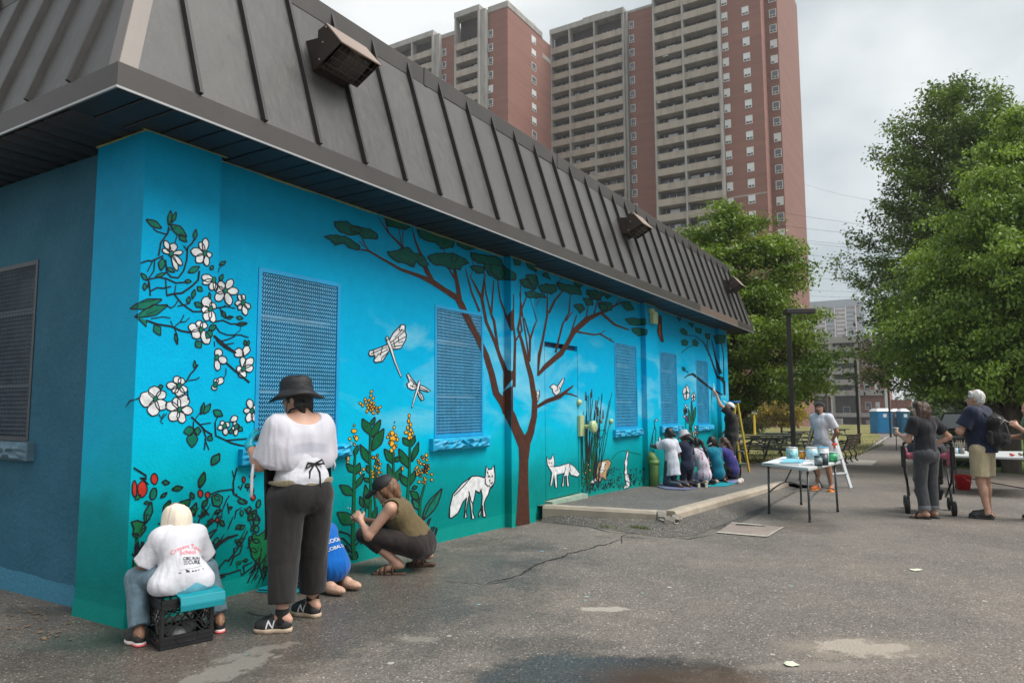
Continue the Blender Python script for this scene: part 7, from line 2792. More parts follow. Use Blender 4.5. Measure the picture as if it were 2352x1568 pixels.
fs = [(i * 9 + k, i * 9 + 9 + k, i * 9 + 10 + k, i * 9 + 1 + k) for i in range(10) for k in range(8)]
mb = MB()
mb.add(vs + vs2, fs + [tuple(nv + q for q in reversed(f_)) for f_ in fs])
mb.build('apron', M_BLACKC, lw, True)
Mh = head_axes(J['face'])
hc = j_['head']
hq = lambda x, y, z: hc + Mh @ A_(x, y, z)
soft('hair', [('e', hq(0,-.015,.02),(.084,.10,.10),.02, Mh),('c', hq(-.05,-.06,-.05), hq(-.04,-.07,-.10),.035,.018,.03),('c', hq(.05,-.06,-.05), hq(.06,-.07,-.11),.035,.014,.03)], .008, HAIR_BLACK, lw, folds=.004, st=(2,2,.5), holes=[('e', hq(0,.10,-.03),(.072,.09,.11),0, Mh)])
Mhat = Matrix(((*Mh[0], hc[0]),(*Mh[1], hc[1]),(*Mh[2], hc[2]),(0,0,0,1)))
mb = MB()
mb.lathe([(.176,.002),(.178,.006),(.140,.034),(.112,.052),(.106,.056),(.103,.066),(.100,.105),(.092,.135),(.075,.150),(.04,.156),(.0,.157)], 40, M=Mhat, sy=1.1, wob=lambda t, r, z: (.018 * math.sin(2 * t + .6) + .006 * math.sin(5 * t)) * (r > .11) + .004 * math.sin(4 * t + z * 60) * (z > .07))
hat = mb.build('hat', mat('hat_black_nylon', (.016,.016,.018),.6,.25,12,.5,40,0,.3), lw, True)
mb = MB()
mb.tube([hq(-.075,.02,.03), hq(-.085,.03,-.08), hq(-.04,.07,-.13), hq(0,.06,-.14)], .003,5)
mb.build('hat_cord', M_DARK, hat)
hn = hand_prims(j_['wr_l'], (.35,.7,.6),(.7,-.2,-.3),-1,.75,1.07)
soft('glove', hn + [('c', j_['wr_l'] + (j_['el_l'] - j_['wr_l']) * .18, j_['wr_l'], .036,.031,.02,2)], .007, M_GLOVE, lw)
cup = empty('paint_jar', (0,0,0),0, 'small clear jar of green paint held in a teal glove', 'jar')
cw = Matrix.Translation((1.13,-.40,0)) @ Matrix.Rotation(math.radians(74) - math.pi / 2,4, 'Z') @ Matrix.Translation(Vector(j_['wr_l'] + A_(.075,.075,.06))) @ Matrix.Rotation(-.5,4, 'X') @ Matrix.Rotation(.5,4, 'Y')
cup.matrix_world = cw
mb = MB()
mb.lathe([(.024,-.035),(.026,.04),(.024,.04),(.022,-.03),(0,-.03)], 18)
gm, gt, gbs = new_mat('clear_plastic')
gbs.inputs['Base Color'].default_value = (.7,.85,.82,1)
gbs.inputs['Transmission Weight'].default_value = .85
gbs.inputs['Roughness'].default_value = .08
mb.build('jar_wall', gm, cup, True)
mb = MB()
mb.lathe([(.0,-.028),(.0215,-.028),(.022,-.002),(0,-.002)], 16)
mb.build('paint_fill', mat('green_paint', (.01,.16,.09),.3), cup, True)
for d, an, to in (('l', J['an_l'], J['toe_l']),('r', J['an_r'], J['toe_r'])):
	o, dv, hl, tp = shoe(lw, an, to, 1.06, mat('sneaker_black', (.018,.018,.019),.7,.3,14), mat('sneaker_sole_tan', (.38,.29,.21),.7,.2,20))
	soft('sock', [('c', A_(*an) - A_(0,0,.03), A_(*an) + A_(0,0,.045),.046,.042,.01,1)], .007, M_BLACKC, lw)
	sv = A_(-dv[1], dv[0], 0)
	if sv @ A_(-1,-1,0) < 0:
		sv = -sv
	text_on(o, lw, 'N', .055, tuple(hl + dv * .125 + A_(0,0,.052)), tuple(np.cross(sv, A_(0,0,1)) * -1),(0,0,1), M_PRINTW, 'shoe_letter', True, off=.003, shear=.2)
	soft('heel_tab', [('c', hl + A_(0,0,.060) + dv * .022, hl + A_(0,0,.078) + dv * .026,.026,.024,.01)], .007, M_PRINTW, o)
	mb = MB()
	for i in range(5):
		c_ = hl + dv * (.13 + i * .018) + A_(0,0,.105 - i * .0075)
		mb.tube([tuple(c_ - np.cross(dv, A_(0,0,1)) * .022 - A_(0,0,.006)), tuple(c_ + A_(0,0,.003)), tuple(c_ + np.cross(dv, A_(0,0,1)) * .022 - A_(0,0,.006))], .0035,5)
	mb.build('laces', M_DARK, o)

# ------------------------------------------------ child on the crate
H2 = math.radians(72.5)
kc_ = (.530,-.025,0)
kd = person('child in cream headscarf and white printed T-shirt sitting on the black crate', kc_, H2)
J = dict(pelvis=(0,-.01,.385), waist=(0,.02,.46), chest=(0,.07,.545), neck=(0,.125,.635), head=(0,.175,.70), sh_l=(-.125,.10,.60), sh_r=(.125,.10,.60), el_l=(-.205,.15,.44), wr_l=(-.12,.33,.42), el_r=(.205,.15,.44), wr_r=(.10,.36,.46),
		 hip_l=(-.085,.02,.37), hip_r=(.085,.02,.37), kn_l=(-.225,.19,.365), kn_r=(.225,.17,.37), an_l=(-.235,.06,.075), an_r=(.27,-.0,.075), toe_l=(-.265,.18,.03), toe_r=(.30,.13,.03), face=unit((0,.75,-.6)), hs=.92)
body(kd, J, SK_MID, .009,.74,1.0)
P = torso_cloth(J, .74,1.12,.022,1.0,.92,.088)
P += [('c', A_(-.085,-.03,.345), A_(.085,-.03,.345),.105,.105,.05),('e', A_(-.13,-.01,.345),(.085,.10,.065),.05),('e', A_(.12,-.02,.35),(.08,.10,.07),.05)]

def kidpick(c):
	return ((c[:, 2] < .335 + .02 * np.sin(c[:, 0] * 31)) & (c[:, 0] > -.06)).astype(int)

ts = soft('t_shirt', P, .007, [M_WHITEC, cloth('dye_stained_cotton', (.12,.36,.45),.25,9)], kd, folds=.0055, st=(.9,1,.9), cuts=[((0,0,.297),(0,0,-1))], pick=kidpick)
soft('jeans', leg_cloth(J, .74,1.0,.014,.95,.092,.10),.008, M_DENIM, kd, folds=.007, st=(1,1,1.2))
Mh = head_axes(J['face'])
hc = A_(*J['head'])
hq = lambda x, y, z: hc + Mh @ (A_(x, y, z) * .96)
M_SCARF = mat('cream_scarf', (.66,.58,.475),.85,.06,4,.15,200,0,.2, None, True)
soft('headscarf', [('e', hc + A_(0,-.012,.018),(.088,.098,.088),.02),('c', hc + A_(0,-.03,-.01), hc + A_(0,-.055,-.10),.084,.080,.05),('c', hc + A_(-.05,-.02,-.03), hc + A_(-.072,-.03,-.125),.042,.040,.04),('c', hc + A_(.05,-.02,-.03), hc + A_(.072,-.03,-.125),.042,.040,.04),
				 ('c', hc + A_(.03,-.095,.04), hc + A_(-.012,-.145,-.115),.010,.022,.02),('c', hc + A_(-.035,-.085,.03), hc + A_(-.055,-.115,-.125),.008,.018,.02),('c', hc + A_(.06,-.07,.02), hc + A_(.05,-.13,-.12),.008,.018,.02)],
	 .007, M_SCARF, kd, folds=.006, st=(2.4,2.0,.3), cuts=[(hc + A_(0,0,-.125),(0,0,-1))], holes=[('e', hc + A_(0,.10,-.05),(.055,.07,.08),0)])
kd.scale = (.90,.93,1.0)
for d, an, to in (('l', J['an_l'], J['toe_l']),('r', J['an_r'], J['toe_r'])):
	o, dv, hl, tp = shoe(kd, an, to, .86, mat('child_shoe_black', (.02,.02,.02),.7,.3,14), mat('child_shoe_sole', (.70,.60,.56),.6,.1))
	soft('pink_sole_band', [('c', hl + dv * .025 + A_(0,0,.006), tp - dv * .04 + A_(0,0,.006),.038,.036,.02)], .006, mat('coral_rubber', (.65,.10,.12),.6), o, cuts=[((0,0,.014),(0,0,1)),((0,0,0),(0,0,-1))])
	text_on(o, kd, 'PUMA', .05, tuple(hl + A_(0,0,.068)),(1,-.2,0),(0,0,1), mat('lime_print', (.45,.6,.05),.6), 'heel_print', True, off=.003)
# print on the back, facing backwards (-y local)
bo = A_(.015,-.10,.56)
upv = unit(A_(0,.55,1))
text_on(ts, kd, 'Cresent Town', .215, tuple(bo + upv * .025),(1,0,0), tuple(upv), M_PINK, 'shirt_print', arc=.22)
text_on(ts, kd, 'School', .105, tuple(bo + upv * -.012),(1,0,0), tuple(upv), M_PINK, 'shirt_print')
text_on(ts, kd, 'CIBC RUN', .115, tuple(bo + upv * -.053 + A_(.018,0,0)),(1,0,0), tuple(upv), M_INK, 'shirt_print', True)
text_on(ts, kd, 'FOR\nTHE', .026, tuple(bo + upv * -.078 + A_(-.026,0,0)),(1,0,0), tuple(upv), M_INK, 'shirt_print', True)
text_on(ts, kd, 'CURE', .083, tuple(bo + upv * -.078 + A_(.033,0,0)),(1,0,0), tuple(upv), M_INK, 'shirt_print', True)
for x_, tx, ww in ((-.03, '\u25a3', .016),(.018, '\u25d0', .014),(.062, '\u25a0', .018)):
	mb = MB()
	n = 12 if x_ == .018 else 4
	cc = bo + upv * -.108 + A_(x_ + .006,0,0)
	vs = [tuple(cc + A_(math.cos(math.pi / 4 + 6.2832 * i / n),0,0) * ww * .6 + upv * math.sin(math.pi / 4 + 6.2832 * i / n) * ww * .6) for i in range(n)]
	bv = BVHTree.FromPolygons([v.co for v in ts.data.vertices], [tuple(p.vertices) for p in ts.data.polygons])
	V_ = []
	for v in vs + [tuple(cc)]:
		q = bv.find_nearest(Vector(v) + Vector((0,-.05,0)))
		V_.append(tuple(q[0] + q[1] * .003))
	mb.add(V_, [(i, (i + 1) % n, n) for i in range(n)])
	mb.build('shirt_print', M_INK, ts)
bv = BVHTree.FromPolygons([v.co for v in ts.data.vertices], [tuple(p.vertices) for p in ts.data.polygons])

def back_print(u0, u1, v0, v1):
	V_ = []
	n = max(2, int((u1 - u0) / .012) + 1)
	for i in range(n):
		for v_ in (v0, v1):
			p = bo + A_(u0 + (u1 - u0) * i / (n - 1),-.12,0) + upv * v_
			hit = bv.ray_cast(Vector(p), Vector((0,1,0)))
			q = hit[0] if hit[0] is not None else Vector(p)
			V_.append((q.x, q.y - .003, q.z))
	mb = MB()
	mb.add(V_, [(2 * i, 2 * i + 2,2 * i + 3,2 * i + 1) for i in range(n - 1)])
	mb.build('shirt_print', M_INK, ts)

back_print(-.07,.085,-.1335,-.1325)
for u_, w_ in ((-.065,.016),(-.02,.012),(.018,.018),(.058,.013),(.092,.012)):
	back_print(u_ - w_ / 2, u_ + w_ / 2,-.154,-.150)

# crate, cushion mat
M_CRATE = mat('crate_black_plastic', (.014,.014,.015),.38,.25,8,.1,40,0,.4)
cr_ = empty('milk_crate', (kc_[0], kc_[1], 0), H2 - math.pi / 2, 'black plastic milk crate with lattice sides used as a seat', 'crate')
hs = .150
HC = .285

def crate_side(M):
	mb = MB()
	b = lambda p, q, w_, h_, y=0: mb.bar(M @ Vector(p), M @ Vector(q), w_, h_, up=M.to_3x3() @ Vector((0,0,1)))
	y = -hs
	for z in (.010,.034,.060):
		b((-hs, y, z),(hs, y, z),.012,.007)
	mb.box((-hs, y - .002,.0),(hs, y + .006,.075), M=M)
	mb.box((-hs, y - .006, HC - .055),(hs, y + .008, HC), M=M)
	for s in (-1,1):
		mb.box((s * hs - .02 * (s > 0), y - .003,0),(s * hs + .02 * (s < 0), y + .018, HC), M=M)
	b((-hs, y - .006, HC - .02),(hs, y - .006, HC - .02),.008,.008)
	b((-hs, y - .006, HC - .052),(hs, y - .006, HC - .052),.008,.006)
	o = mb.build('side_panel', M_CRATE, cr_)
	lt = MB()
	z0, z1 = .075, HC - .055
	st_ = .047
	k = -8
	while k < 12:
		for sgn in (1,-1):
			x0 = -hs + k * st_
			# line from (x0,z0) rising with slope sgn*1.25, clipped to the panel
			pts = []
			for i in range(25):
				z = z0 + (z1 - z0) * i / 24
				x_ = x0 + sgn * (z - z0) / 1.25
				if -hs + .018 <= x_ <= hs - .018:
					if z < .125 and abs(x_) < .075:
						continue
					pts.append((x_, z))
			if len(pts) > 2:
				lt.bar(M @ Vector((pts[0][0], y + .003 + .001 * sgn, pts[0][1])), M @ Vector((pts[-1][0], y + .003 + .001 * sgn, pts[-1][1])),.006,.010, up=M.to_3x3() @ Vector((0,1,0)))
		k += 1
	pr = [(-.075,.125),(-.06,.14),(.06,.14),(.075,.125),(.09,.10),(.11,.085)]
	lt.tube([M @ Vector((x_, y - .001, z)) for x_, z in [(-.11,.085),(-.09,.10)] + pr], .006,6)
	lt.tube([M @ Vector((x_, y - .004, z)) for x_, z in [(-.06,.075),(-.065,.05),(-.05,.030),(.05,.030),(.065,.05),(.06,.075)]], .004,6)
	lt.build('lattice', M_CRATE, o)

for a in range(4):
	crate_side(Matrix.Rotation(a * math.pi / 2,4, 'Z'))
mb = MB()
mb.box((-hs + .01,-hs + .01,.006),(hs - .01, hs - .01,.014))
mb.build('bottom', M_CRATE, cr_)
st = MB()
for (x_, y_, r_) in ((-.05,-.06,.05),(.03,-.02,.04),(.08,.02,.045),(-.02,.06,.04)):
	st.lathe([(0,-r_),(r_ * .7,-r_ * .7),(r_, 0),(r_ * .7, r_ * .6),(0, r_ * .8)], 10, c=(x_, y_, .014 + r_), sx=1.1)
tag(st.build('stones', mat('grey_stone', (.20,.20,.20),.8,.3,12), None, True, (kc_[0], kc_[1], 0)), 'grey stones lying inside the black milk crate', 'stones')
cu = MB()

def matfold(mb, prof, w0, w1, th=.008):
	"""a folded foam sheet: profile in (y,z), extruded along x"""
	n = len(prof)
	for (a, b) in zip(prof[:-1], prof[1:]):
		d = Vector((0, b[0] - a[0], b[1] - a[1]))
		nn = Vector((0,-d.z, d.y)).normalized() * th
		p = [Vector((w0, a[0], a[1])), Vector((w1, a[0], a[1])), Vector((w1, b[0], b[1])), Vector((w0, b[0], b[1]))]
		mb.hexa([*p, *[q + nn for q in p]])

matfold(cu, [(.16,.287),(.0,.289),(-.12,.288),(-.185,.282),(-.20,.262),(-.185,.240),(-.17,.235)], -.055,.205)
matfold(cu, [(.15,.297),(0,.300),(-.13,.301),(-.20,.296),(-.212,.250),(-.208,.215)], -.06,.20)
tag(cu.build('seat_mat', M_TEALMAT, None, False, (kc_[0], kc_[1], 0), bevel=.003), 'folded teal foam mat draped over the black crate under the seated child', 'mat').rotation_euler = (0,0, H2 - math.pi / 2)

# ------------------------------------------------ crouching woman in olive top
cw_ = person('crouching woman in black cap and sleeveless olive top painting stems on the wall', (2.66,.02,0), math.radians(120))
J = dict(pelvis=(0,-.155,.245), waist=(0,-.10,.335), chest=(0,.0,.46), neck=(0,.085,.60), head=(0,.135,.70), sh_l=(-.165,.06,.555), sh_r=(.165,.06,.555), el_l=(-.20,.235,.335), wr_l=(-.13,.315,.435), el_r=(.20,.20,.36), wr_r=(.06,.34,.43),
		 hip_l=(-.10,-.15,.225), hip_r=(.10,-.15,.225), kn_l=(-.15,.275,.335), kn_r=(.15,.24,.33), an_l=(-.13,.0,.095), an_r=(.17,-.21,.115), toe_l=(-.13,.155,.025), toe_r=(.18,-.085,.025), face=unit((-.12,.9,-.42)), hs=.98)
body(cw_, J, SK_LIGHT, .009,.96,1.05, hands=dict(l=((.25,.55,.75),(.9,.1,-.2),-1,1.1,1.0), r=((-.4,.9,.3),(-.7,-.2,-.3),1,.9,1.0)))
P = torso_cloth(J, .96,1.05,.014,.55,.06,.075)
soft('olive_top', P, .008, cloth('olive_knit', (.115,.085,.040),.12,8,.5,160), cw_, folds=.0045, st=(1.5,.6,1), holes=[('c', A_(-.30,.07,.50), A_(-.165,.06,.56),.085,.075,0),('c', A_(.30,.07,.50), A_(.165,.06,.56),.085,.075,0),('e', A_(0,.10,.62),(.085,.075,.05),0)])
P = leg_cloth(J, .96,1.08,.014,.76,.062,.078) + [('e', A_(0,-.20,.23),(.175,.115,.115),.05)]
soft('cropped_trousers', P, .008, cloth('dark_brown_cloth', (.022,.016,.015),.2), cw_, folds=.005, st=(1,.8,1))
Mh = head_axes(J['face'])
hc = A_(*J['head'])
hq = lambda x, y, z: hc + Mh @ (A_(x, y, z) * .98)
soft('hair', [('e', hq(0,-.03,.005),(.086,.095,.10),.02, Mh),('c', hq(-.05,-.07,-.03), hq(-.05,-.075,-.085),.045,.035,.03),('c', hq(.05,-.07,-.03), hq(.05,-.075,-.085),.045,.035,.03),('c', hq(-.07,.01,-.01), hq(-.07,-.02,-.08),.03,.03,.03),('c', hq(.07,.01,-.01), hq(.07,-.02,-.08),.03,.03,.03)],
	 .008, HAIR_RED, cw_, folds=.009, st=(2.4,2.4,.8), holes=[('e', hq(0,.10,-.05),(.064,.09,.10),0, Mh)])
capo = soft('cap', [('e', hq(0,-.005,.048),(.090,.106,.082),.01, Mh)], .007, mat('cap_black', (.012,.012,.013),.7,.2,9,.3,60), cw_, cuts=[(hq(0,0,.022), tuple(-Mh[:, 2]))])
soft('cap_peak', [('c', hq(-.05,.085,.028), hq(-.03,.165,.008),.012,.008,.03),('c', hq(.05,.085,.028), hq(.03,.165,.008),.012,.008,.03),('c', hq(0,.085,.036), hq(0,.172,.012),.012,.008,.04),('c', hq(-.025,.085,.034), hq(-.015,.17,.011),.012,.008,.04),('c', hq(.025,.085,.034), hq(.015,.17,.011),.012,.008,.04)], .006, mat('cap_peak_black', (.012,.012,.013),.6), capo)
M_SANDAL = mat('sandal_brown', (.085,.048,.030),.7,.25,12)
for an, to in ((J['an_l'], J['toe_l']),(J['an_r'], J['toe_r'])):
	an, to = A_(*an), A_(*to)
	d = unit((to - an) * A_(1,1,0))
	hl = A_(an[0], an[1], max(.012, an[2] - .085)) - d * .05
	tp = A_(to[0], to[1], .012) + d * .03
	s_ = soft('sandal', [('c', hl, (hl + tp) / 2,.034,.040,.02),('c', (hl + tp) / 2, tp, .040,.036,.02)], .007, M_SANDAL, cw_, cuts=[((0,0, max(hl[2], .012) + .006),(0,0,1))])
	mb = MB()
	sd_ = np.cross(d, A_(0,0,1))
	for f_, up_ in ((.35,.07),(.62,.062),(.8,.05)):
		c_ = hl + (tp - hl) * f_
		mb.tube([tuple(c_ - sd_ * .042), tuple(c_ - sd_ * .03 + A_(0,0, up_ * .8)), tuple(c_ + A_(0,0, up_)), tuple(c_ + sd_ * .03 + A_(0,0, up_ * .8)), tuple(c_ + sd_ * .042)], .009,6)
	mb.build('sandal_strap', M_SANDAL, s_, True)

def brush(root_loc, heading, p, q, lab, tip=(.3,.3,.3), handle=(.06,.04,.03)):
	M = Matrix.Translation(root_loc) @ Matrix.Rotation(heading - math.pi / 2,4, 'Z')
	a, b = M @ Vector(p), M @ Vector(q)
	r = empty('paint_brush', tuple(a),0, lab, 'brush')
	mb = MB()
	d = (b - a)
	mb.tube([d * 0, d * .4, d * .75], [.003,.0055,.004], 8)
	mb.build('handle', mat('brush_handle', handle, .4), r, True)
	mb = MB()
	mb.tube([d * .75, d * .86], [.0045,.006], 8)
	f_ = mb.build('ferrule', M_CHR, r, True)
	mb = MB()
	mb.tube([d * .86, d * .94, d], [.006,.006,.001], 8)
	mb.build('bristles', mat('bristle', tip, .8), r, True)

brush((2.66,.02,0), math.radians(120),(-.10,.30,.50),(-.02,.47,.545), 'thin dark paint brush in the hand of the crouching woman')

# ------------------------------------------------ child in blue behind the standing woman
q4 = G(750,1354)
bk = person('kneeling child in blue T-shirt with white lettering, half hidden behind the standing woman', (q4[0], q4[1], 0), math.radians(92))
J = dict(pelvis=(0,-.06,.205), waist=(0,-.02,.28), chest=(0,.06,.38), neck=(0,.15,.46), head=(0,.23,.50), sh_l=(-.13,.11,.42), sh_r=(.13,.11,.42), el_l=(-.2,.22,.28), wr_l=(-.12,.38,.26), el_r=(.19,.22,.27), wr_r=(.1,.38,.28),
		 hip_l=(-.08,-.04,.19), hip_r=(.08,-.04,.19), kn_l=(-.13,.26,.09), kn_r=(.12,.27,.09), an_l=(-.09,-.09,.06), an_r=(.09,-.09,.06), toe_l=(-.08,-.20,.05), toe_r=(.09,-.20,.05), face=unit((-.3,.8,-.5)), hs=.86)
body(bk, J, SK_MID, .010,.74,1.0)
bs = soft('t_shirt', torso_cloth(J, .74,1.1,.02,1.15,.9,.085),.008, cloth('royal_blue_cotton', (.0,.095,.38),.10), bk, folds=.004, st=(1.2,1.2,.6), cuts=[((0,0,.075),(0,0,-1))])
M_FLOR = cloth('navy_floral', (.018,.022,.05),.3)
fl_t = M_FLOR.node_tree
vo = nd(fl_t, 'ShaderNodeTexVoronoi', Scale=26.0)
fl_c = mixc(fl_t, mathn(fl_t, 'LESS_THAN', vo.outputs['Distance'], .28),(.015,.02,.045),(.38,.40,.42))
fl_t.links.new(fl_c, fl_t.nodes['Principled BSDF'].inputs['Base Color'])
soft('leggings', leg_cloth(J, .74,1.0,.008,.97,.045,.075),.009, M_FLOR, bk, folds=.002)
for d in ('l', 'r'):
	a = A_(*J['an_' + d])
	soft('shoe', [('e', a + A_(0,-.075,-.020),(.046,.105,.036),.02),('e', a + A_(0,-.03,.005),(.038,.05,.035),.02)], .008, mat('tan_sole', (.46,.28,.20),.7,.2,40,.6,60), bk)
Mh = head_axes(J['face'])
hc = A_(*J['head'])
hq = lambda x, y, z: hc + Mh @ (A_(x, y, z) * .86)
soft('hair', [('e', hq(0,-.02,.015),(.080,.094,.096),.02, Mh),('c', hq(.04,-.08,.0), hq(.07,-.15,-.05),.035,.012,.02),('c', hq(.02,-.09,-.02), hq(.05,-.16,-.09),.03,.010,.02)], .008, HAIR_BLACK, bk, folds=.006, st=(2,2,1), holes=[('e', hq(0,.10,-.03),(.064,.08,.10),0, Mh)])
upv = unit(A_(0,.5,1))
text_on(bs, bk, 'BROOKSIDE', .24, tuple(A_(.015,-.06,.375)),(1,0,0), tuple(upv), M_PRINTW, 'shirt_print', True)
text_on(bs, bk, 'GLOBAL CITIZEN', .27, tuple(A_(.015,-.09,.325)),(1,0,0), tuple(upv), M_PRINTW, 'shirt_print', True)
mb = MB()
matfold(mb, [(.20,.012),(-.14,.012)], -.25,.22,.012)
matfold(mb, [(.19,.028),(-.12,.030),(-.15,.022)], -.24,.21,.012)
qm = G(668,1362)
tag(mb.build('kneeling_mat', M_TEALMAT, None, False, (qm[0] + .18, qm[1] + .13,0), bevel=.004), 'folded teal foam mat on the asphalt at the feet of the standing woman', 'mat').rotation_euler = (0,0,.25)
# ------------------------------------------------ the row of children kneeling at the wall
def ap(px, py):
	q = GP(px, py)
	return (q[0], q[1], apron(q[0]))

def kneel(H, lean=0.0, sit=False, spread=.1):
	if sit:
		J = dict(pelvis=(0,-.16,.21), waist=(0,-.13,.34), chest=(0,-.09 + lean * .5,.47), neck=(0,-.06 + lean, .60), sh_l=(-.13,-.07 + lean * .8,.56), sh_r=(.13,-.07 + lean * .8,.56), hip_l=(-.08,-.13,.20), hip_r=(.08,-.13,.20))
		hz = .72
	else:
		J = dict(pelvis=(0,-.04,.44), waist=(0,-.02,.56), chest=(0, lean * .5,.69), neck=(0, lean, .82), sh_l=(-.13, lean * .8,.775), sh_r=(.13, lean * .8,.775), hip_l=(-.08,-.03,.42), hip_r=(.08,-.03,.42))
		hz = .94
	J['head'] = (0, lean + .03 + (-.06 if sit else 0), hz)
	for d, s in (('l', -1),('r', 1)):
		J['kn_' + d] = (s * spread, .18 if sit else .03,.065)
		J['an_' + d] = (s * (spread + .0),-.20 if sit else -.34,.06)
		J['toe_' + d] = (s * (spread + .0),-.30 if sit else -.45,.03)
	J['calf'] = (0,0,1)
	return J

def sc(J, k):
	r = {}
	for a, v in J.items():
		r[a] = v if isinstance(v, (int, float)) or a in ('face', 'calf', 'up') else tuple(np.array(v, float) * k)
	return r

def hairdo(root, J, s, m_, tails=(), puff=0.0, back=1.0):
	M = head_axes(J['face'], J.get('up', (0,0,1)))
	c = A_(*J['head'])
	q = lambda x, y, z: c + M @ (A_(x, y, z) * s)
	P = [('e', q(0,-.022,.016), tuple(np.array((.082 + puff, .096 + puff, .100 + puff)) * s),.02, M),('e', q(0,-.055,-.04 * back), tuple(np.array((.068 + puff, .05 + puff, .06)) * s),.03, M)]
	for (a, b, ra, rb) in tails:
		P.append(('c', q(*a), q(*b), ra * s, rb * s, .02))
	soft('hair', P, .010, m_, root, folds=.004 + puff * .25, st=(2,2,.6), holes=[('e', q(0,.105,-.035), tuple(np.array((.066,.085,.105)) * s),0, M)])
	return M, q

HK = .010
# first child: white tie-dyed shirt, painting
p = ap(1541,1117)
c1 = person('kneeling child in long white T-shirt reaching out to paint the heron', p, math.radians(62), 'children kneeling in a row at the mural')
J = sc(kneel(1),1.0)
J.update(el_l=(-.22,.16,.70), wr_l=(-.25,.36,.74), el_r=(.185,-.04,.56), wr_r=(.19,.02,.36), face=unit((-.45,.85,-.15)), hs=.90)
body(c1, J, SK_BROWN, HK, .74,1.0, hands=dict(l=((-.1,.9,.2),(.8,.1,-.3),-1,.9,.8), r=((0,.2,-1),(-1,0,0),1,.5,.8)))
soft('t_shirt', torso_cloth(J, .74,1.05,.024,1.2,.85,.085) + [('c', A_(0,-.03,.50), A_(0,-.07,.20),.125,.15,.05,1)], HK, cloth('white_tie_dye', (.47,.49,.55),.16,6), c1, folds=.005, st=(1.2,1.2,.6))
soft('jeans', leg_cloth(J, .74,1.0,.012,.98,.065,.08), HK, cloth('dark_jeans', (.035,.06,.09)), c1, folds=.003)
hairdo(c1, J, .88, HAIR_BLACK, [((.01,-.10,-.02),(.02,-.135,-.07),.035,.028)], .006)
# second child: striped bucket hat, navy shirt
p = ap(1578,1116)
c2 = person('kneeling child in striped bucket hat and navy T-shirt', p, math.radians(58), 'children kneeling in a row at the mural')
J = sc(kneel(1,.02),.94)
J.update(el_l=(-.21,.12,.55), wr_l=(-.05,.25,.57), el_r=(.20,.06,.53), wr_r=(.08,.22,.55), face=unit((-.3,.9,-.35)), hs=.86)
body(c2, J, SK_BROWN, HK, .72,1.0)
soft('t_shirt', torso_cloth(J, .72,1.1,.022,1.5,.8,.08), HK, M_NAVY, c2, folds=.004, st=(1.2,1.2,.6))
soft('trousers', leg_cloth(J, .72,1.0,.014,.98,.062,.08), HK, cloth('navy_trousers', (.014,.016,.03)), c2, folds=.003)
M2, q2 = hairdo(c2, J, .84, HAIR_BLACK, [((.02,-.09,-.04),(.05,-.15,-.14),.045,.05),((.05,-.15,-.14),(.05,-.15,-.22),.05,.02)], .004)

def striped_mat():
	m, t, b = new_mat('striped_hat_cloth')
	tcn = nd(t, 'ShaderNodeTexCoord')
	wv = nd(t, 'ShaderNodeTexWave', wave_type='BANDS', bands_direction='Z', Scale=9.0, Distortion=.6)
	t.links.new(tcn.outputs['Object'], wv.inputs['Vector'])
	c = ramp(t, wv.outputs['Fac'], (.1,(.10,.16,.24)),(.4,(.50,.52,.54)),(.6,(.42,.20,.22)),(.85,(.60,.60,.58)))
	t.links.new(c, b.inputs['Base Color'])
	b.inputs['Roughness'].default_value = .9
	return m

hc = A_(*J['head'])
mb = MB()
Mh_ = Matrix(((*M2[0], hc[0]),(*M2[1], hc[1]),(*M2[2], hc[2]),(0,0,0,1)))
mb.lathe([(.142,.0),(.144,.003),(.105,.045),(.095,.055),(.090,.10),(.075,.118),(.0,.122)], 30, M=Mh_, sy=1.1, wob=lambda t, r, z: .008 * math.sin(2 * t) * (r > .1))
mb.build('hat', striped_mat(), c2, True)
for d in ('l', 'r'):
	a, to = A_(*J['an_' + d]), A_(*J['toe_' + d])
	s_ = soft('shoe', [('c', a + A_(0,-.02,.0), to + A_(0,.01,.015),.038,.036,.02)], .009, M_DARK, c2)
	mb = MB()
	b0 = a + A_(0,-.05,0)
	for i in range(5):
		mb.box((b0[0] - .028, b0[1] - .085,.016 + i * .016),(b0[0] + .028, b0[1] - .055 - .002 * i, .025 + i * .016))
	mb.build('tread', mat('tread_pale', (.55,.52,.40),.7), s_)
# third child: long ponytail, stained white shirt
p = ap(1606,1112)
c3 = person('sitting child with long black ponytail and stained white T-shirt', p, math.radians(55), 'children kneeling in a row at the mural')
J = sc(kneel(1,.10, True, .11),1.06)
J.update(el_l=(-.22,.12,.38), wr_l=(-.1,.28,.36), el_r=(.23,.05,.36), wr_r=(.1,.22,.34), face=unit((-.1,.9,-.45)), hs=.90)
body(c3, J, SK_MID, HK, .78,1.0)

def stainpick(c):
	n = ripple(c * 2.1,(1,1,.7)) * (np.abs(c[:, 0]) < .13)
	cuff = (np.abs(c[:, 0]) > .215) & (c[:, 2] < .47)
	return np.where(cuff, 2, np.where((n > .62),1,0))

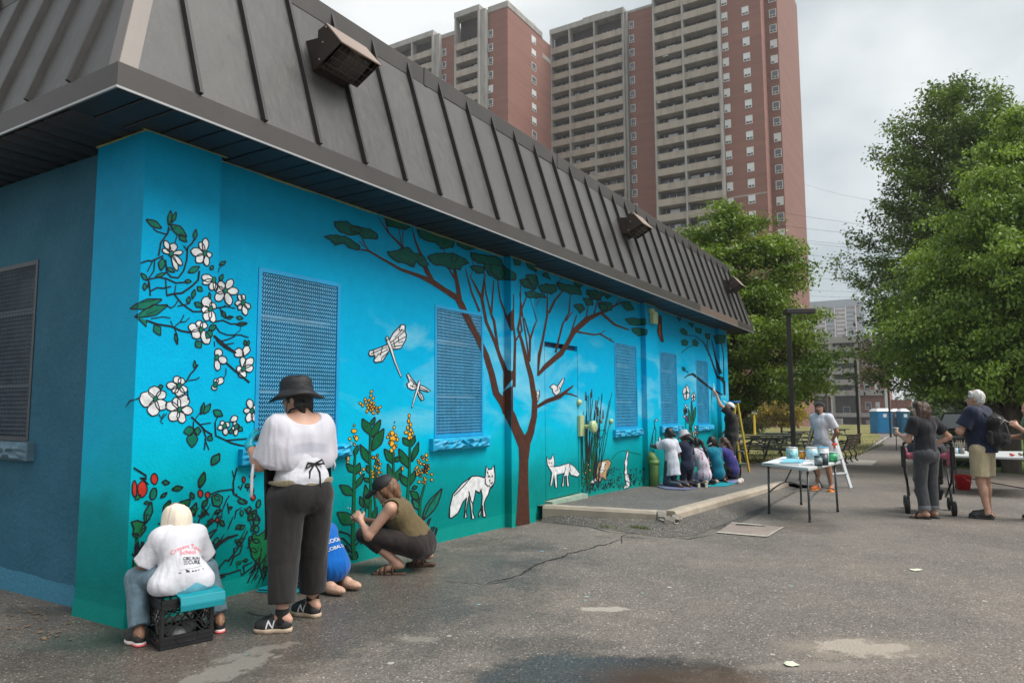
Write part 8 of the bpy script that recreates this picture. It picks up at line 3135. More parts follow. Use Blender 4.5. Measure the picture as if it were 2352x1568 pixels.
soft('t_shirt', torso_cloth(J, .78,1.12,.024,1.25,.85,.088), HK, [cloth('stained_white', (.47,.45,.51),.14,6), cloth('wine_stain', (.36,.12,.20),.3), cloth('red_cuff', (.50,.05,.03),.1)], c3, folds=.005, pick=stainpick)
soft('leggings', leg_cloth(J, .78,1.0,.008,.98,.05,.075), HK, cloth('pale_tie_dye', (.30,.32,.40),.4,12), c3, folds=.002)
hairdo(c3, J, .90, HAIR_BLACK, [((.01,-.10,.03),(.03,-.15,-.06),.032,.040),((.03,-.15,-.06),(.055,-.15,-.26),.040,.036),((.055,-.15,-.26),(.065,-.13,-.40),.036,.014)], .0)
for d, s in (('l', -1),('r', 1)):
	a = A_(*J['an_' + d])
	o = soft('shoe', [('c', a + A_(0,.02,.02), A_(*J['toe_' + d]) + A_(0,-.05,.04),.038,.034,.02)], .009, mat('shoe_navy', (.02,.025,.05),.6), c3)
	soft('sole', [('c', a + A_(s * .012,-.04,-.005), A_(*J['toe_' + d]) + A_(s * .012,-.075,.05),.030,.032,.02)], .009, mat('shoe_sole_tan', (.48,.32,.25),.7,.2,30), o)
# fourth child: teal shirt
p = ap(1640,1107)
c4 = person('sitting child in bright teal T-shirt between the ponytail and the purple shirt', p, math.radians(50), 'children kneeling in a row at the mural')
J = sc(kneel(1,.08, True),1.08)
J.update(el_l=(-.22,.12,.40), wr_l=(-.1,.28,.38), el_r=(.22,.08,.40), wr_r=(.08,.25,.40), face=unit((-.75,.65,-.1)), hs=.92)
body(c4, J, SK_BROWN, HK, .76,1.0)
soft('t_shirt', torso_cloth(J, .76,1.06,.022,1.25,.85,.085), HK, cloth('teal_cotton', (.0,.13,.20),.12), c4, folds=.004)
soft('trousers', leg_cloth(J, .76,1.0,.012,.98,.055,.075), HK, M_NAVY, c4, folds=.003)
hairdo(c4, J, .94, HAIR_BLACK, [((.02,-.10,-.01),(.03,-.14,-.10),.035,.03),((.03,-.14,-.10),(.05,-.12,-.24),.03,.014)], .004)
mb = MB()
M_, c_ = head_axes(J['face']), A_(*J['head'])
mb.tube([tuple(c_ + M_ @ (A_(x, y, z) * .94)) for x, y, z in ((-.085,-.01,-.02),(-.07,.06,-.055),(0,.10,-.065),(.07,.06,-.055),(.085,-.01,-.02))], .012,6)
mb.build('face_mask', M_PRINTW, c4, True)
# fifth: adult or teen in purple-blue
p = ap(1670,1103)
c5 = person('seated helper in purple-blue top and black trousers at the end of the row', p, math.radians(70), 'children kneeling in a row at the mural')
J = sc(kneel(1,.10, True, .12),1.05)
J.update(el_l=(-.24,.12,.36), wr_l=(-.12,.30,.33), el_r=(.24,.10,.33), wr_r=(.14,.30,.26), kn_l=(-.16,.28,.20), kn_r=(.17,.26,.18), an_l=(.10,.12,.06), an_r=(-.08,.2,.06), toe_l=(.22,.1,.04), toe_r=(-.2,.16,.04), face=unit((-.5,.8,-.4)), hs=.96)
body(c5, J, SK_LIGHT, HK, .86,1.1)
soft('top', torso_cloth(J, .86,1.1,.014,.95,.5,.075), HK, cloth('purple_blue_cotton', (.042,.037,.17),.15), c5, folds=.004)
soft('trousers', leg_cloth(J, .86,1.12,.014,.95,.05,.085), HK, M_BLACKC, c5, folds=.003)
hairdo(c5, J, .96, HAIR_BROWN, [((-.04,-.09,-.05),(-.06,-.10,-.20),.045,.03),((.03,-.10,-.04),(.03,-.12,-.22),.045,.025)], .004)
for o_ in (c1, c2, c3, c4, c5):
	o_.scale = (.90,.92,1.0)
p = ap(1682,1101)
bpk = empty('backpack', p, .4, 'black backpack sitting on the ground beside the green bucket', 'backpack')
soft('bag', [('c', A_(0,0,.10), A_(0,.02,.34),.13,.10,.05),('c', A_(-.06,0,.1), A_(.06,0,.1),.12,.12,.05)], .012, M_BLACKC, bpk, folds=.005, cuts=[((0,0,.004),(0,0,-1))])
mb = MB()
mb.tube([(-.05,-.12,.33),(-.07,-.17,.25),(-.06,-.16,.1)], .012,6)
mb.tube([(.05,-.12,.33),(.07,-.17,.25),(.06,-.16,.1)], .012,6)
mb.build('strap', M_BLACKC, bpk, True)
mb = MB()
mb.box((-.08,-.145,.06),(.08,-.11,.2))
mb.build('pocket', M_DARK, bpk, bevel=.02)

def ground_mat(pts, col, lab, th=.012):
	q = [ap(*p) for p in pts]
	mb = MB()
	n = len(q)
	mb.add([(x, y, z + .004) for x, y, z in q] + [(x, y, z + .004 + th) for x, y, z in q], [tuple(range(n))[::-1], tuple(range(n, 2 * n))] + [(i, (i + 1) % n, n + (i + 1) % n, n + i) for i in range(n)])
	return tag(mb.build('kneeling_mat', col), lab, 'mat', 'foam kneeling mats on the pavement')

ground_mat(((1500,1116),(1530,1124),(1575,1126),(1612,1119),(1590,1106),(1530,1106)), mat('mat_slate', (.11,.12,.21),.6,.15), 'slate blue kneeling mat under the first two children')
ground_mat(((1615,1118),(1668,1117),(1690,1110),(1660,1104),(1620,1106)), M_TEALMAT, 'bright teal kneeling mat in front of the ponytailed child')
ground_mat(((1660,1108),(1692,1110),(1705,1104),(1690,1100),(1668,1100)), mat('mat_lilac', (.20,.20,.38),.6,.15), 'lilac kneeling mat beside the green bucket')
p = ap(1700,1110)
soft_r = soft('sun_hat', [('c', A_(-.10,0,.035), A_(.10,.0,.03),.04,.035,.04),('c', A_(.0,-.02,.06), A_(.06,.02,.05),.045,.04,.03),('c', A_(.13,-.02,.02), A_(.16,.03,.05),.02,.012,.02)], .010, cloth('pale_cloth', (.58,.50,.46),.1), None, folds=.008, st=(2,2,2), cuts=[((0,0,.002),(0,0,-1))])
soft_r.location = p
tag(soft_r, 'crumpled pale cloth hat lying on the pavement by the lilac mat', 'hat')
p = ap(1691,1098)
gb_ = empty('bucket', p, 0, 'green plastic bucket standing below the yellow ladder', 'bucket')
mb = MB()
mb.lathe([(.0,.004),(.095,.004),(.125,.30),(.132,.30),(.132,.315),(.118,.315),(.092,.015),(0,.015)], 22)
mb.build('pail', mat('bucket_green', (.01,.16,.055),.35,.1), gb_, True)
mb = MB()
mb.tube([(-.128,0,.30),(-.11,-.07,.20),(0,-.13,.16),(.11,-.07,.20),(.128,0,.30)], .004,6)
mb.build('handle', M_CHR, gb_, True)

# ------------------------------------------------ muralist reaching up at the far end
q = on_y(1664,1075,-.12)
mx = q[0]
mu = person('muralist in black T-shirt and white cap reaching up to paint the far wall corner', (14.80,.20, apron(14.8)), math.radians(100))
J = dict(pelvis=(0,0,.90), waist=(0,-.01,1.04), chest=(0,.0,1.23), neck=(0,.02,1.42), head=(.0,.03,1.545), sh_l=(-.175,.02,1.39), sh_r=(.175,.01,1.37), el_l=(-.20,.22,1.60), wr_l=(-.16,.30,1.83), el_r=(.23,.02,1.13), wr_r=(.20,.18,.95),
		 hip_l=(-.09,0,.86), hip_r=(.09,0,.86), kn_l=(-.09,.03,.47), kn_r=(.10,.0,.47), an_l=(-.09,.0,.09), an_r=(.10,-.04,.09), toe_l=(-.11,.14,.03), toe_r=(.12,.10,.03), face=unit((-.15,.75,.62)), hs=.98)
body(mu, J, SK_LIGHT, .012,1.0,1.08, hands=dict(l=((.1,.35,.93),(.2,.9,-.3),-1,.8,1.0)))
soft('t_shirt', torso_cloth(J, 1.0,1.1,.022,1.25,.62,.085),.012, M_CHARC, mu, folds=.006, st=(1.2,1.2,.5))
soft('leggings', leg_cloth(J, 1.0,1.08,.006,.62,.06,.068),.012, M_BLACKC, mu)
hairdo(mu, J, .98, HAIR_BLACK, [((0,-.10,-.02),(0,-.16,-.12),.04,.05),((0,-.16,-.12),(.01,-.15,-.28),.05,.02)])
M_, c_ = head_axes(J['face']), A_(*J['head'])
qq = lambda x, y, z: c_ + M_ @ A_(x, y, z)
cp = soft('cap', [('e', qq(0,-.01,.045),(.088,.104,.075),.01, M_)], .010, mat('cap_white', (.70,.70,.68),.7,.05), mu, cuts=[(qq(0,0,.025), tuple(-M_[:, 2]))])
soft('cap_peak', [('c', qq(-.04,.09,.03), qq(-.03,.18,.025),.012,.01,.03),('c', qq(.04,.09,.03), qq(.03,.18,.025),.012,.01,.03),('c', qq(0,.09,.035), qq(0,.19,.03),.012,.01,.03)], .008, mat('cap_peak_white', (.70,.70,.68),.7), cp)
for d in ('l', 'r'):
	shoe(mu, J['an_' + d], J['toe_' + d], 1.0, M_DARK, M_RUBBER, .010)
mb = MB()
rs_ = random.Random(2)
for i in range(14):
	x_, z = rs_.uniform(-.05,.09),1.10 + .22 * i / 14
	mb.box((x_ - rs_.uniform(.01,.04),-.155 - .01, z),(x_ + rs_.uniform(.01,.04),-.150, z + .012))
pr = mb.build('shirt_print', mat('print_tan', (.30,.22,.15),.8), mu)
M = Matrix.Translation((14.80,.20, apron(14.8))) @ Matrix.Rotation(math.radians(100) - math.pi / 2,4, 'Z')
a = M @ Vector((-.13,.36,1.90))
rg = empty('paint_rag', tuple(a),0, 'white paint cloth and brush held up against the wall by the muralist', 'cloth')
mb = MB()
mb.lathe([(.012,-.12),(.035,-.05),(.028,.05),(.012,.14),(.004,.2)], 8, wob=lambda t, r, z: .01 * math.sin(3 * t))
mb.build('cloth', M_PRINTW, rg, True)

# ------------------------------------------------ ladders
M_LY = mat('ladder_yellow', (.62,.38,.03),.45,.12,4)
M_LW = mat('ladder_white', (.52,.54,.56),.4,.08,4)
M_LB = mat('ladder_cap_blue', (.0,.10,.27),.45,.1)
M_LG = mat('ladder_grey', (.22,.20,.19),.5,.15)

def stepladder(loc, rz, h_, w0, w1, dep, n, rail, rear, lab):
	r = empty('stepladder', loc, rz, lab, 'stepladder')
	for s in (-1,1):
		mb = MB()
		mb.bar((s * w1 / 2,-dep * .45,0),(s * w0 / 2,0, h_),.07,.03, up=(0,1,0))
		mb.build('front_rail', rail, r)
		mb = MB()
		mb.bar((s * w1 * .46, dep * .55,0),(s * w0 / 2,.05, h_ - .05),.04,.025, up=(0,1,0))
		mb.build('rear_rail', rear, r)
	for i in range(1, n + 1):
		t = i / (n + 1)
		w_ = w1 + (w0 - w1) * t
		y_ = -dep * .45 * (1 - t)
		mb = MB()
		mb.box((-w_ / 2, y_ - .04, h_ * t - .012),(w_ / 2, y_ + .05, h_ * t + .012))
		mb.build('step', rail if rail is M_LW else M_LG, r)
		if i % 2:
			mb = MB()
			mb.bar((-w_ * .45, dep * .55 * (1 - t) + .05 * t, h_ * t),(w_ * .45, dep * .55 * (1 - t) + .05 * t, h_ * t),.025)
			mb.build('rear_brace', rear, r)
	mb = MB()
	mb.box((-w0 / 2 - .04,-.07, h_ - .01),(w0 / 2 + .04,.11, h_ + .045))
	mb.build('top_cap', M_LB, r, bevel=.008)
	for s in (-1,1):
		mb = MB()
		mb.bar((s * w1 * .42,-dep * .25, h_ * .45),(s * w1 * .40, dep * .28, h_ * .45),.02)
		mb.build('spreader', M_LG, r)
	return r

qx = at_depth(1692,1060,17.4)
stepladder((qx[0], qx[1], ground(qx[0])), YAW + .15,1.78,.30,.42,.50,5, M_LY, M_LY, 'yellow stepladder with blue cap standing behind the muralist at the building corner')
qx = at_depth(1894,1085,14.6)
stepladder((qx[0], qx[1], ground(qx[0])), YAW - math.pi / 2 + .45,1.46,.34,.56,.85,4, M_LW, M_LG, 'white stepladder with blue cap standing behind the man in white')

# ------------------------------------------------ man in white
mn = person('man in white T-shirt, black beanie and orange running shoes standing behind the paint table', (12.7,-2.06, ground(12.7)), math.radians(152))
J = dict(pelvis=(0,0,.93), waist=(0,.01,1.07), chest=(0,.02,1.26), neck=(0,.01,1.455), head=(0,.035,1.575), sh_l=(-.165,.0,1.40), sh_r=(.165,.0,1.40), el_l=(-.235,-.12,1.13), wr_l=(-.08,-.20,.97), el_r=(.235,-.12,1.13), wr_r=(.06,-.21,.95),
		 hip_l=(-.09,0,.88), hip_r=(.09,0,.88), kn_l=(-.11,.02,.48), kn_r=(.11,.03,.48), an_l=(-.14,-.02,.09), an_r=(.13,.02,.09), toe_l=(-.20,.13,.03), toe_r=(.16,.18,.03), face=unit((-.25,.95,.0)), hs=1.0)
o, M_ = body(mn, J, SK_TAN, .010,1.0,1.0)
c_ = A_(*J['head'])
face_bits(mn, c_, M_, 1.0, True)
qq = lambda x, y, z: c_ + M_ @ A_(x, y, z)
soft('t_shirt', torso_cloth(J, 1.0,.98,.020,1.35,.72,.070),.010, cloth('white_shirt', (.53,.53,.58),.05), mn, folds=.006, st=(1.2,1.2,.5))
soft('shorts', leg_cloth(J, 1.0,1.05,.02,.42,.105),.012, cloth('grey_shorts', (.30,.30,.34)), mn, folds=.004)
soft('hair', [('e', qq(0,-.03,.0),(.084,.088,.092),.02, M_),('c', qq(-.07,-.02,-.03), qq(-.07,-.05,-.08),.025,.02,.02),('c', qq(.07,-.02,-.03), qq(.07,-.05,-.08),.025,.02,.02)], .010, HAIR_BLACK, mn, folds=.004, holes=[('e', qq(0,.10,-.02),(.068,.085,.10),0, M_)])
soft('beanie', [('e', qq(0,-.018,.045),(.088,.104,.088),.01, M_)], .008, cloth('beanie_black', (.016,.018,.022),.2,12,.6,140), mn, cuts=[(qq(0,.06,.042), tuple(unit(-M_[:, 2] + .18 * M_[:, 1])))])
for d in ('l', 'r'):
	shoe(mn, J['an_' + d], J['toe_' + d], 1.08, mat('shoe_orange', (.62,.15,.025),.6,.25,14), mat('shoe_sole_orange', (.70,.26,.05),.6),.009)
	soft('sock', [('c', A_(*J['an_' + d]) - A_(0,0,.02), A_(*J['an_' + d]) + A_(0,0,.05),.045,.042,.01,1)], .010, cloth('grey_sock', (.32,.32,.34)), mn)

# ------------------------------------------------ woman with the coffee cup, and stroller
WX, WY = 9.22,-3.86
WZ = ground(WX)
wm = person('woman in black T-shirt and cuffed grey jeans with one hand on her hip', (WX, WY, WZ), math.radians(48))
J = dict(pelvis=(0,0,.90), waist=(0,.0,1.04), chest=(0,.02,1.20), neck=(0,.02,1.375), head=(-.01,.045,1.485), sh_l=(-.175,.02,1.325), sh_r=(.175,.0,1.325), el_l=(-.215,.10,1.065), wr_l=(-.17,.33,1.15), el_r=(.40,-.05,1.11), wr_r=(.225,.07,.99),
		 hip_l=(-.09,0,.86), hip_r=(.09,0,.86), kn_l=(-.095,.03,.47), kn_r=(.095,.02,.47), an_l=(-.10,-.02,.085), an_r=(.105,.02,.085), toe_l=(-.17,.12,.025), toe_r=(.09,.17,.025), face=unit((-.80,.60,.02)), hs=.97)
o, M_ = body(wm, J, SK_LIGHT, .009,.98,1.06, hands=dict(l=((.25,.9,.15),(.9,-.2,0),-1,.9,.95), r=((-.6,.5,-.5),(-.6,-.4,.3),1,.5,.95)))
c_ = A_(*J['head'])
face_bits(wm, c_, M_, .97)
soft('t_shirt', torso_cloth(J, .98,1.08,.018,.80,.62,.08),.009, cloth('black_tee', (.018,.018,.022),.2), wm, folds=.005, st=(1.3,1.3,.6))
soft('jeans', leg_cloth(J, .98,1.10,.012,.90,.080,.082) + [('e', A_(0,-.05,.87),(.165,.115,.11),.05)], .009, cloth('grey_denim', (.050,.052,.058),.25,10,.4,120), wm, folds=.004, st=(1,1,1))
for d in ('l', 'r'):
	k_, a_ = A_(*J['kn_' + d]), A_(*J['an_' + d])
	soft('jean_cuff', [('c', k_ + (a_ - k_) * .77, k_ + (a_ - k_) * .905,.086,.087,.01,3)], .009, cloth('pale_cuff', (.12,.125,.135),.2), wm)
	t_ = A_(*J['toe_' + d])
	dv = unit((t_ - a_) * A_(1,1,0))
	hl = A_(a_[0], a_[1], .012) - dv * .05
	tp = A_(t_[0], t_[1], .012) + dv * .03
	s_ = soft('sandal', [('c', hl, (hl + tp) / 2,.036,.042,.02),('c', (hl + tp) / 2, tp, .042,.036,.02)], .008, M_DARK, wm, cuts=[((0,0,.018),(0,0,1))])
	mb = MB()
	sd_ = np.cross(dv, A_(0,0,1))
	c2_ = hl + (tp - hl) * .68
	mb.tube([tuple(c2_ - sd_ * .045), tuple(c2_ - sd_ * .03 + A_(0,0,.055)), tuple(c2_ + A_(0,0,.065)), tuple(c2_ + sd_ * .03 + A_(0,0,.055)), tuple(c2_ + sd_ * .045)], .014,6)
	mb.build('sandal_strap', M_DARK, s_, True)
qq = lambda x, y, z: c_ + M_ @ (A_(x, y, z) * .97)
soft('hair', [('e', qq(0,-.03,.012),(.100,.110,.110),.02, M_),('c', qq(-.078,.02,.0), qq(-.085,.03,-.09),.034,.034,.03),('c', qq(.078,.02,.0), qq(.085,.03,-.09),.034,.034,.03),('c', qq(-.06,.05,.07), qq(.06,.05,.07),.04,.04,.03),('c', qq(-.07,-.03,-.02), qq(-.08,-.02,-.10),.045,.035,.03),('c', qq(.07,-.03,-.02), qq(.08,-.02,-.10),.045,.035,.03),('c', qq(0,-.09,-.02), qq(0,-.09,-.12),.06,.045,.03),('c', qq(-.05,-.08,-.04), qq(-.06,-.08,-.12),.05,.035,.03),('c', qq(.05,-.08,-.04), qq(.06,-.08,-.12),.05,.035,.03)],
	 .008, HAIR_BROWN, wm, folds=.009, st=(2.0,2.0,1.6), holes=[('e', qq(0,.135,-.035),(.062,.075,.10),0, M_)])
Mw = Matrix.Translation((WX, WY, WZ)) @ Matrix.Rotation(math.radians(48) - math.pi / 2,4, 'Z')
cpo = empty('coffee_cup', tuple(Mw @ Vector((-.10,.40,1.165))),0, 'grey travel cup held out by the woman in the black T-shirt', 'cup')
mb = MB()
mb.lathe([(.0,-.055),(.030,-.055),(.038,.05),(.0,.05)], 18)
mb.build('cup_body', mat('cup_grey', (.12,.11,.11),.5), cpo, True)
mb = MB()
mb.lathe([(.041,.05),(.042,.058),(.036,.068),(.0,.07)], 18)
mb.build('lid', mat('cup_lid', (.36,.36,.36),.5), cpo, True)
mb = MB()
mb.tube([(.02,0,-.05),(.035,.0,-.14),(.05,.01,-.26)], .006,5)
mb.build('wrist_strap', M_BLACKC, cpo, True)

# stroller, in front of the woman (beyond her from here)
sx_, sy_ = WX + .92, WY + .02
sr = empty('stroller', (sx_, sy_, ground(sx_)), math.radians(4), 'black baby stroller with pink blanket in front of the woman in black', 'stroller')
M_STR = mat('stroller_black', (.016,.016,.018),.5,.2)
M_STA = mat('stroller_alu', (.50,.53,.58),.3,.1,5,0,60,.7)
for s in (-1,1):
	mb = MB()
	mb.tube([(-.42, s * .30,1.02),(-.30, s * .30,.60),(-.30, s * .28,.46),(.28, s * .24,.20)], .016,8)
	mb.build('frame_rail', M_STR, sr, True)
	mb = MB()
	mb.tube([(.12, s * .27,.62),(-.05, s * .27,.45),(-.40, s * .27,.15)], .016,8)
	mb.build('frame_leg', M_STR, sr, True)
	for x_, r_ in ((-.38,.105),(.34,.095)):
		mb = MB()
		mb.lathe([(.0,-.034),(r_ * .72,-.034),(r_, -.026),(r_, .026),(r_ * .72,.034),(0,.034)], 20, M=Matrix.Translation((x_, s * .29, r_)) @ Matrix.Rotation(math.pi / 2,4, 'X'))
		wh = mb.build('wheel', M_TYRE, sr, True)
		mb = MB()
		mb.lathe([(0,-.038),(r_ * .45,-.038),(r_ * .45,.038),(0,.038)], 12, M=Matrix.Translation((x_, s * .29, r_)) @ Matrix.Rotation(math.pi / 2,4, 'X'))
		mb.build('hub', M_LG, wh)
	mb = MB()
	mb.box((-.42, s * .31 - .03,.66),(-.30, s * .31 + .03,.98))
	mb.build('side_pad', M_STR, sr, bevel=.02)
mb = MB()
mb.tube([(-.42,-.30,1.02),(-.46,-.2,1.05),(-.47,0,1.06),(-.46,.2,1.05),(-.42,.30,1.02)], .018,8)
mb.build('handlebar', M_STR, sr, True)
mb = MB()
mb.box((-.25,-.19,.42),(.16,.19,.52))
mb.hexa([(-.30,-.19,.50),(-.22,-.19,.50),(-.22,.19,.50),(-.30,.19,.50),(-.40,-.18,.98),(-.33,-.18,.98),(-.33,.18,.98),(-.40,.18,.98)])
mb.box((.12,-.17,.22),(.18,.17,.46))
mb.build('seat', M_STR, sr, bevel=.03)
soft('canopy', [('e', A_(-.12,0,.86),(.30,.27,.26),.02)], .014, M_STR, sr, cuts=[((0,0,.86),(.3,0,-1))])
mb = MB()
mb.hexa([(-.26,-.15,.20),(.18,-.15,.17),(.18,.15,.17),(-.26,.15,.20),(-.30,-.19,.36),(.22,-.19,.30),(.22,.19,.30),(-.30,.19,.36)])
mb.build('basket', M_STR, sr, bevel=.02)
for o_ in (wm,):
	o_.scale = (.93,.93,1.0)
M_PB = cloth('pink_blanket', (.50,.14,.20),.3,12)
soft('blanket', [('c', A_(-.33,.26,.80), A_(-.35,.28,.93),.026,.03,.03),('c', A_(-.33,-.26,.72), A_(-.35,-.28,.90),.026,.034,.03),('c', A_(-.33,.26,.84), A_(-.33,-.26,.84),.04,.04,.03)], .012, M_PB, sr, folds=.012, st=(2,2,2))

# ------------------------------------------------ grey haired man
ox_, oy_ = 9.72,-4.53
om = person('grey haired man in navy T-shirt and beige shorts standing with folded arms', (ox_, oy_, ground(ox_)), math.radians(66))
J = dict(pelvis=(0,0,.96), waist=(0,.03,1.10), chest=(0,.02,1.31), neck=(0,.02,1.51), head=(0,.05,1.645), sh_l=(-.19,.02,1.455), sh_r=(.19,.02,1.455), el_l=(-.26,.16,1.19), wr_l=(-.02,.26,1.16), el_r=(.25,.17,1.20), wr_r=(.0,.22,1.22),
		 hip_l=(-.095,0,.92), hip_r=(.095,0,.92), kn_l=(-.10,.0,.50), kn_r=(.10,.02,.50), an_l=(-.11,-.07,.09), an_r=(.115,.01,.09), toe_l=(-.17,.13,.03), toe_r=(.11,.21,.03), face=unit((-.22,.97,.0)), hs=1.02)
o, M_ = body(om, J, SK_LIGHT, .009,1.03,1.04, hands=dict(l=((.95,.15,.1),(0,-1,0),1,.5,1.0)))
c_ = A_(*J['head'])
face_bits(om, c_, M_, 1.02)
soft('t_shirt', torso_cloth(J, 1.03,1.08,.034,1.35,.72,.078),.009, M_NAVY, om, folds=.005, st=(1.2,1.2,.6), cuts=[((0,0,.905),(0,0,-1))])
soft('shorts', leg_cloth(J, 1.03,1.08,.022,.41,.115),.009, cloth('beige_shorts', (.40,.335,.215),.08,6), om, folds=.006, st=(1.2,1.2,.5))
qq = lambda x, y, z: c_ + M_ @ (A_(x, y, z) * 1.02)
soft('hair', [('e', qq(0,-.028,.03),(.086,.100,.098),.02, M_),('e', qq(0,-.065,-.02),(.074,.052,.07),.03, M_),('c', qq(-.05,.045,.090), qq(.045,.05,.095),.016,.016,.03)], .008, HAIR_GREY, om, folds=.008, st=(2.2,2.2,1.2), holes=[('e', qq(0,.11,-.045),(.075,.09,.105),0, M_),('e', qq(.078,0,-.03),(.02,.025,.04),0, M_),('e', qq(-.078,0,-.03),(.02,.025,.04),0, M_)])
mb = MB()
mb.tube([tuple(qq(*v)) for v in ((-.078,-.01,.01),(-.075,.07,.012),(-.03,.098,.005),(0,.1,.01),(.03,.098,.005),(.075,.07,.012),(.078,-.01,.01))], .003,5)
mb.build('glasses', M_DARK, om)
for d in ('l', 'r'):
	shoe(om, J['an_' + d], J['toe_' + d], 1.12, M_DARK, mat('black_sole', (.02,.02,.02),.7),.009)
bp = soft('bag', [('c', A_(-.03,-.20,1.10), A_(.03,-.20,1.10),.125,.125,.06),('c', A_(-.03,-.19,1.32), A_(.03,-.19,1.32),.105,.105,.1),('c', A_(0,-.26,1.12), A_(0,-.25,1.24),.075,.06,.05)], .010, M_BLACKC, None, folds=.011, st=(1.6,1.6,1))
Mo = Matrix.Translation((ox_, oy_, ground(ox_))) @ Matrix.Rotation(math.radians(66) - math.pi / 2,4, 'Z')
bpe = empty('backpack', (0,0,0),0, 'black backpack worn on the back of the grey haired man', 'backpack')
bpe.matrix_world = Mo
bp.parent = bpe
soft('pocket', [('c', A_(-.05,-.30,1.06), A_(.05,-.30,1.06),.05,.05,.03),('c', A_(-.05,-.30,1.14), A_(.05,-.30,1.14),.045,.045,.03)], .009, cloth('backpack_pocket', (.022,.022,.024)), bpe, folds=.004)
soft('pocket', [('c', A_(-.155,-.18,1.05), A_(-.155,-.18,1.18),.035,.03,.03),('c', A_(.155,-.18,1.05), A_(.155,-.18,1.18),.035,.03,.03)][:1], .009, M_CHARC, bpe, folds=.004)
for s in (-1,1):
	mb = MB()
	mb.tube([(s * .10,-.12,1.40),(s * .12,-.03,1.525),(s * .125,.08,1.49),(s * .135,.135,1.36),(s * .15,.09,1.22),(s * .14,-.08,1.08)], [.02,.024,.024,.022,.016,.014], 6)
	mb.build('strap', M_DARK, bpe, True)
mb = MB()
mb.tube([(.0,-.335,1.02),(.02,-.345,1.14),(.0,-.325,1.28)], .006,5)
mb.tube([(-.09,-.29,1.3),(0,-.31,1.36),(.09,-.29,1.3)], .006,5)
mb.build('zip', M_LG, bpe, True)

# ------------------------------------------------ person at the picture's edge holding a brush
ex = at_depth(2392,1190,9.6)
ep = person('person at the picture edge holding up a long pale brush', (ex[0], ex[1], ground(ex[0])), math.radians(105))
J = dict(pelvis=(0,0,.90), waist=(0,.0,1.04), chest=(0,.02,1.22), neck=(0,.02,1.40), head=(0,.045,1.51), sh_l=(-.175,.02,1.35), sh_r=(.175,.0,1.35), el_l=(-.20,.10,1.13), wr_l=(-.17,.25,1.26), el_r=(.22,.06,1.12), wr_r=(.1,.28,1.12),
		 hip_l=(-.09,0,.86), hip_r=(.09,0,.86), kn_l=(-.095,.03,.47), kn_r=(.095,.02,.47), an_l=(-.10,-.02,.085), an_r=(.105,.02,.085), toe_l=(-.12,.14,.03), toe_r=(.11,.17,.03), face=unit((-.2,.95,-.1)), hs=.97)
body(ep, J, SK_LIGHT, .010,.98,1.0, hands=dict(l=((.1,.8,.6),(.9,-.1,-.2),-1,1.0,1.0)))
soft('t_shirt', torso_cloth(J, .98,1.06,.018,1.1,.6,.08),.012, cloth('green_tee', (.05,.12,.06)), ep, folds=.004)
soft('trousers', leg_cloth(J, .98,1.05,.012,.98,.07,.08),.012, M_NAVY, ep, folds=.003)
hairdo(ep, J, .97, HAIR_BROWN)
for d in ('l', 'r'):
	shoe(ep, J['an_' + d], J['toe_' + d], 1.0, M_DARK, M_RUBBER, .012)
brush((ex[0], ex[1], ground(ex[0])), math.radians(105),(-.13,.30,1.30),(-.20,.50,1.40), 'long pale paint brush held up at the edge of the picture', (.4,.4,.38),(.42,.42,.42))

# ================================================================== tables and paint things
M_TTOP = mat('table_plastic_white', (.50,.52,.52),.45,.06,3,.05,60)
M_TLEG = mat('table_leg_grey', (.075,.085,.095),.4,.15,4,0,60,.4)

def fold_table(corners, zt, lab, th=.045):
	"""corners: near-left, near-right, far-right, far-left of the top, in world x,y"""
	c = [np.array(p[:2], float) for p in corners]
	m_ = sum(c) / 4
	zg = ground(m_[0])
	r = empty('folding_table', (m_[0], m_[1], zg),0, lab, 'folding table', 'white folding tables')
	q = [p - m_ for p in c]
	mb = MB()
	mb.hexa([(p[0], p[1], zt - th) for p in q] + [(p[0], p[1], zt) for p in q])
	mb.build('tabletop', M_TTOP, r, bevel=.012)
	k = .86
	f = [p * k for p in q]
	for p in f:
		mb = MB()
		mb.tube([(p[0] * .97, p[1] * .97, zt - th),(p[0], p[1], .02)], .0155,10)
		lg = mb.build('leg', M_TLEG, r, True)
		mb = MB()
		mb.tube([(p[0], p[1], 0),(p[0], p[1], .05)], .02,10)
		mb.build('foot_cap', M_DARK, lg, True)
	for a, b in ((0,3),(1,2)):
		pa, pb = f[a], f[b]
		pts = []
		for i in range(9):
			t = i / 8
			p = pa + (pb - pa) * t
			pts.append((p[0], p[1], .30 + .10 * math.sin(math.pi * t)))
		mb = MB()
		mb.tube(pts, .011,8)
		mb.build('cross_rail', M_TLEG, r, True)
		mid_ = (pa + pb) / 2
		mb = MB()
		mb.tube([(mid_[0], mid_[1], .40),(mid_[0] * .45, mid_[1] * .45, zt - th)], .010,8)
		mb.build('brace', M_TLEG, r, True)
	return r, zg

zt_ = ground(9.0) + .735
cor = [on_z(1749,1062, zt_), on_z(1857,1075, zt_), on_z(1931,1058, zt_), on_z(1835,1049, zt_)]
tb, tzg = fold_table(cor, .735, 'white folding table crowded with paint cans and paper, in front of the man in white')
ZT = tzg + .735 + .001

def on_table(px, py):
	p = on_z(px, py, ZT)
	return (p[0], p[1], ZT)

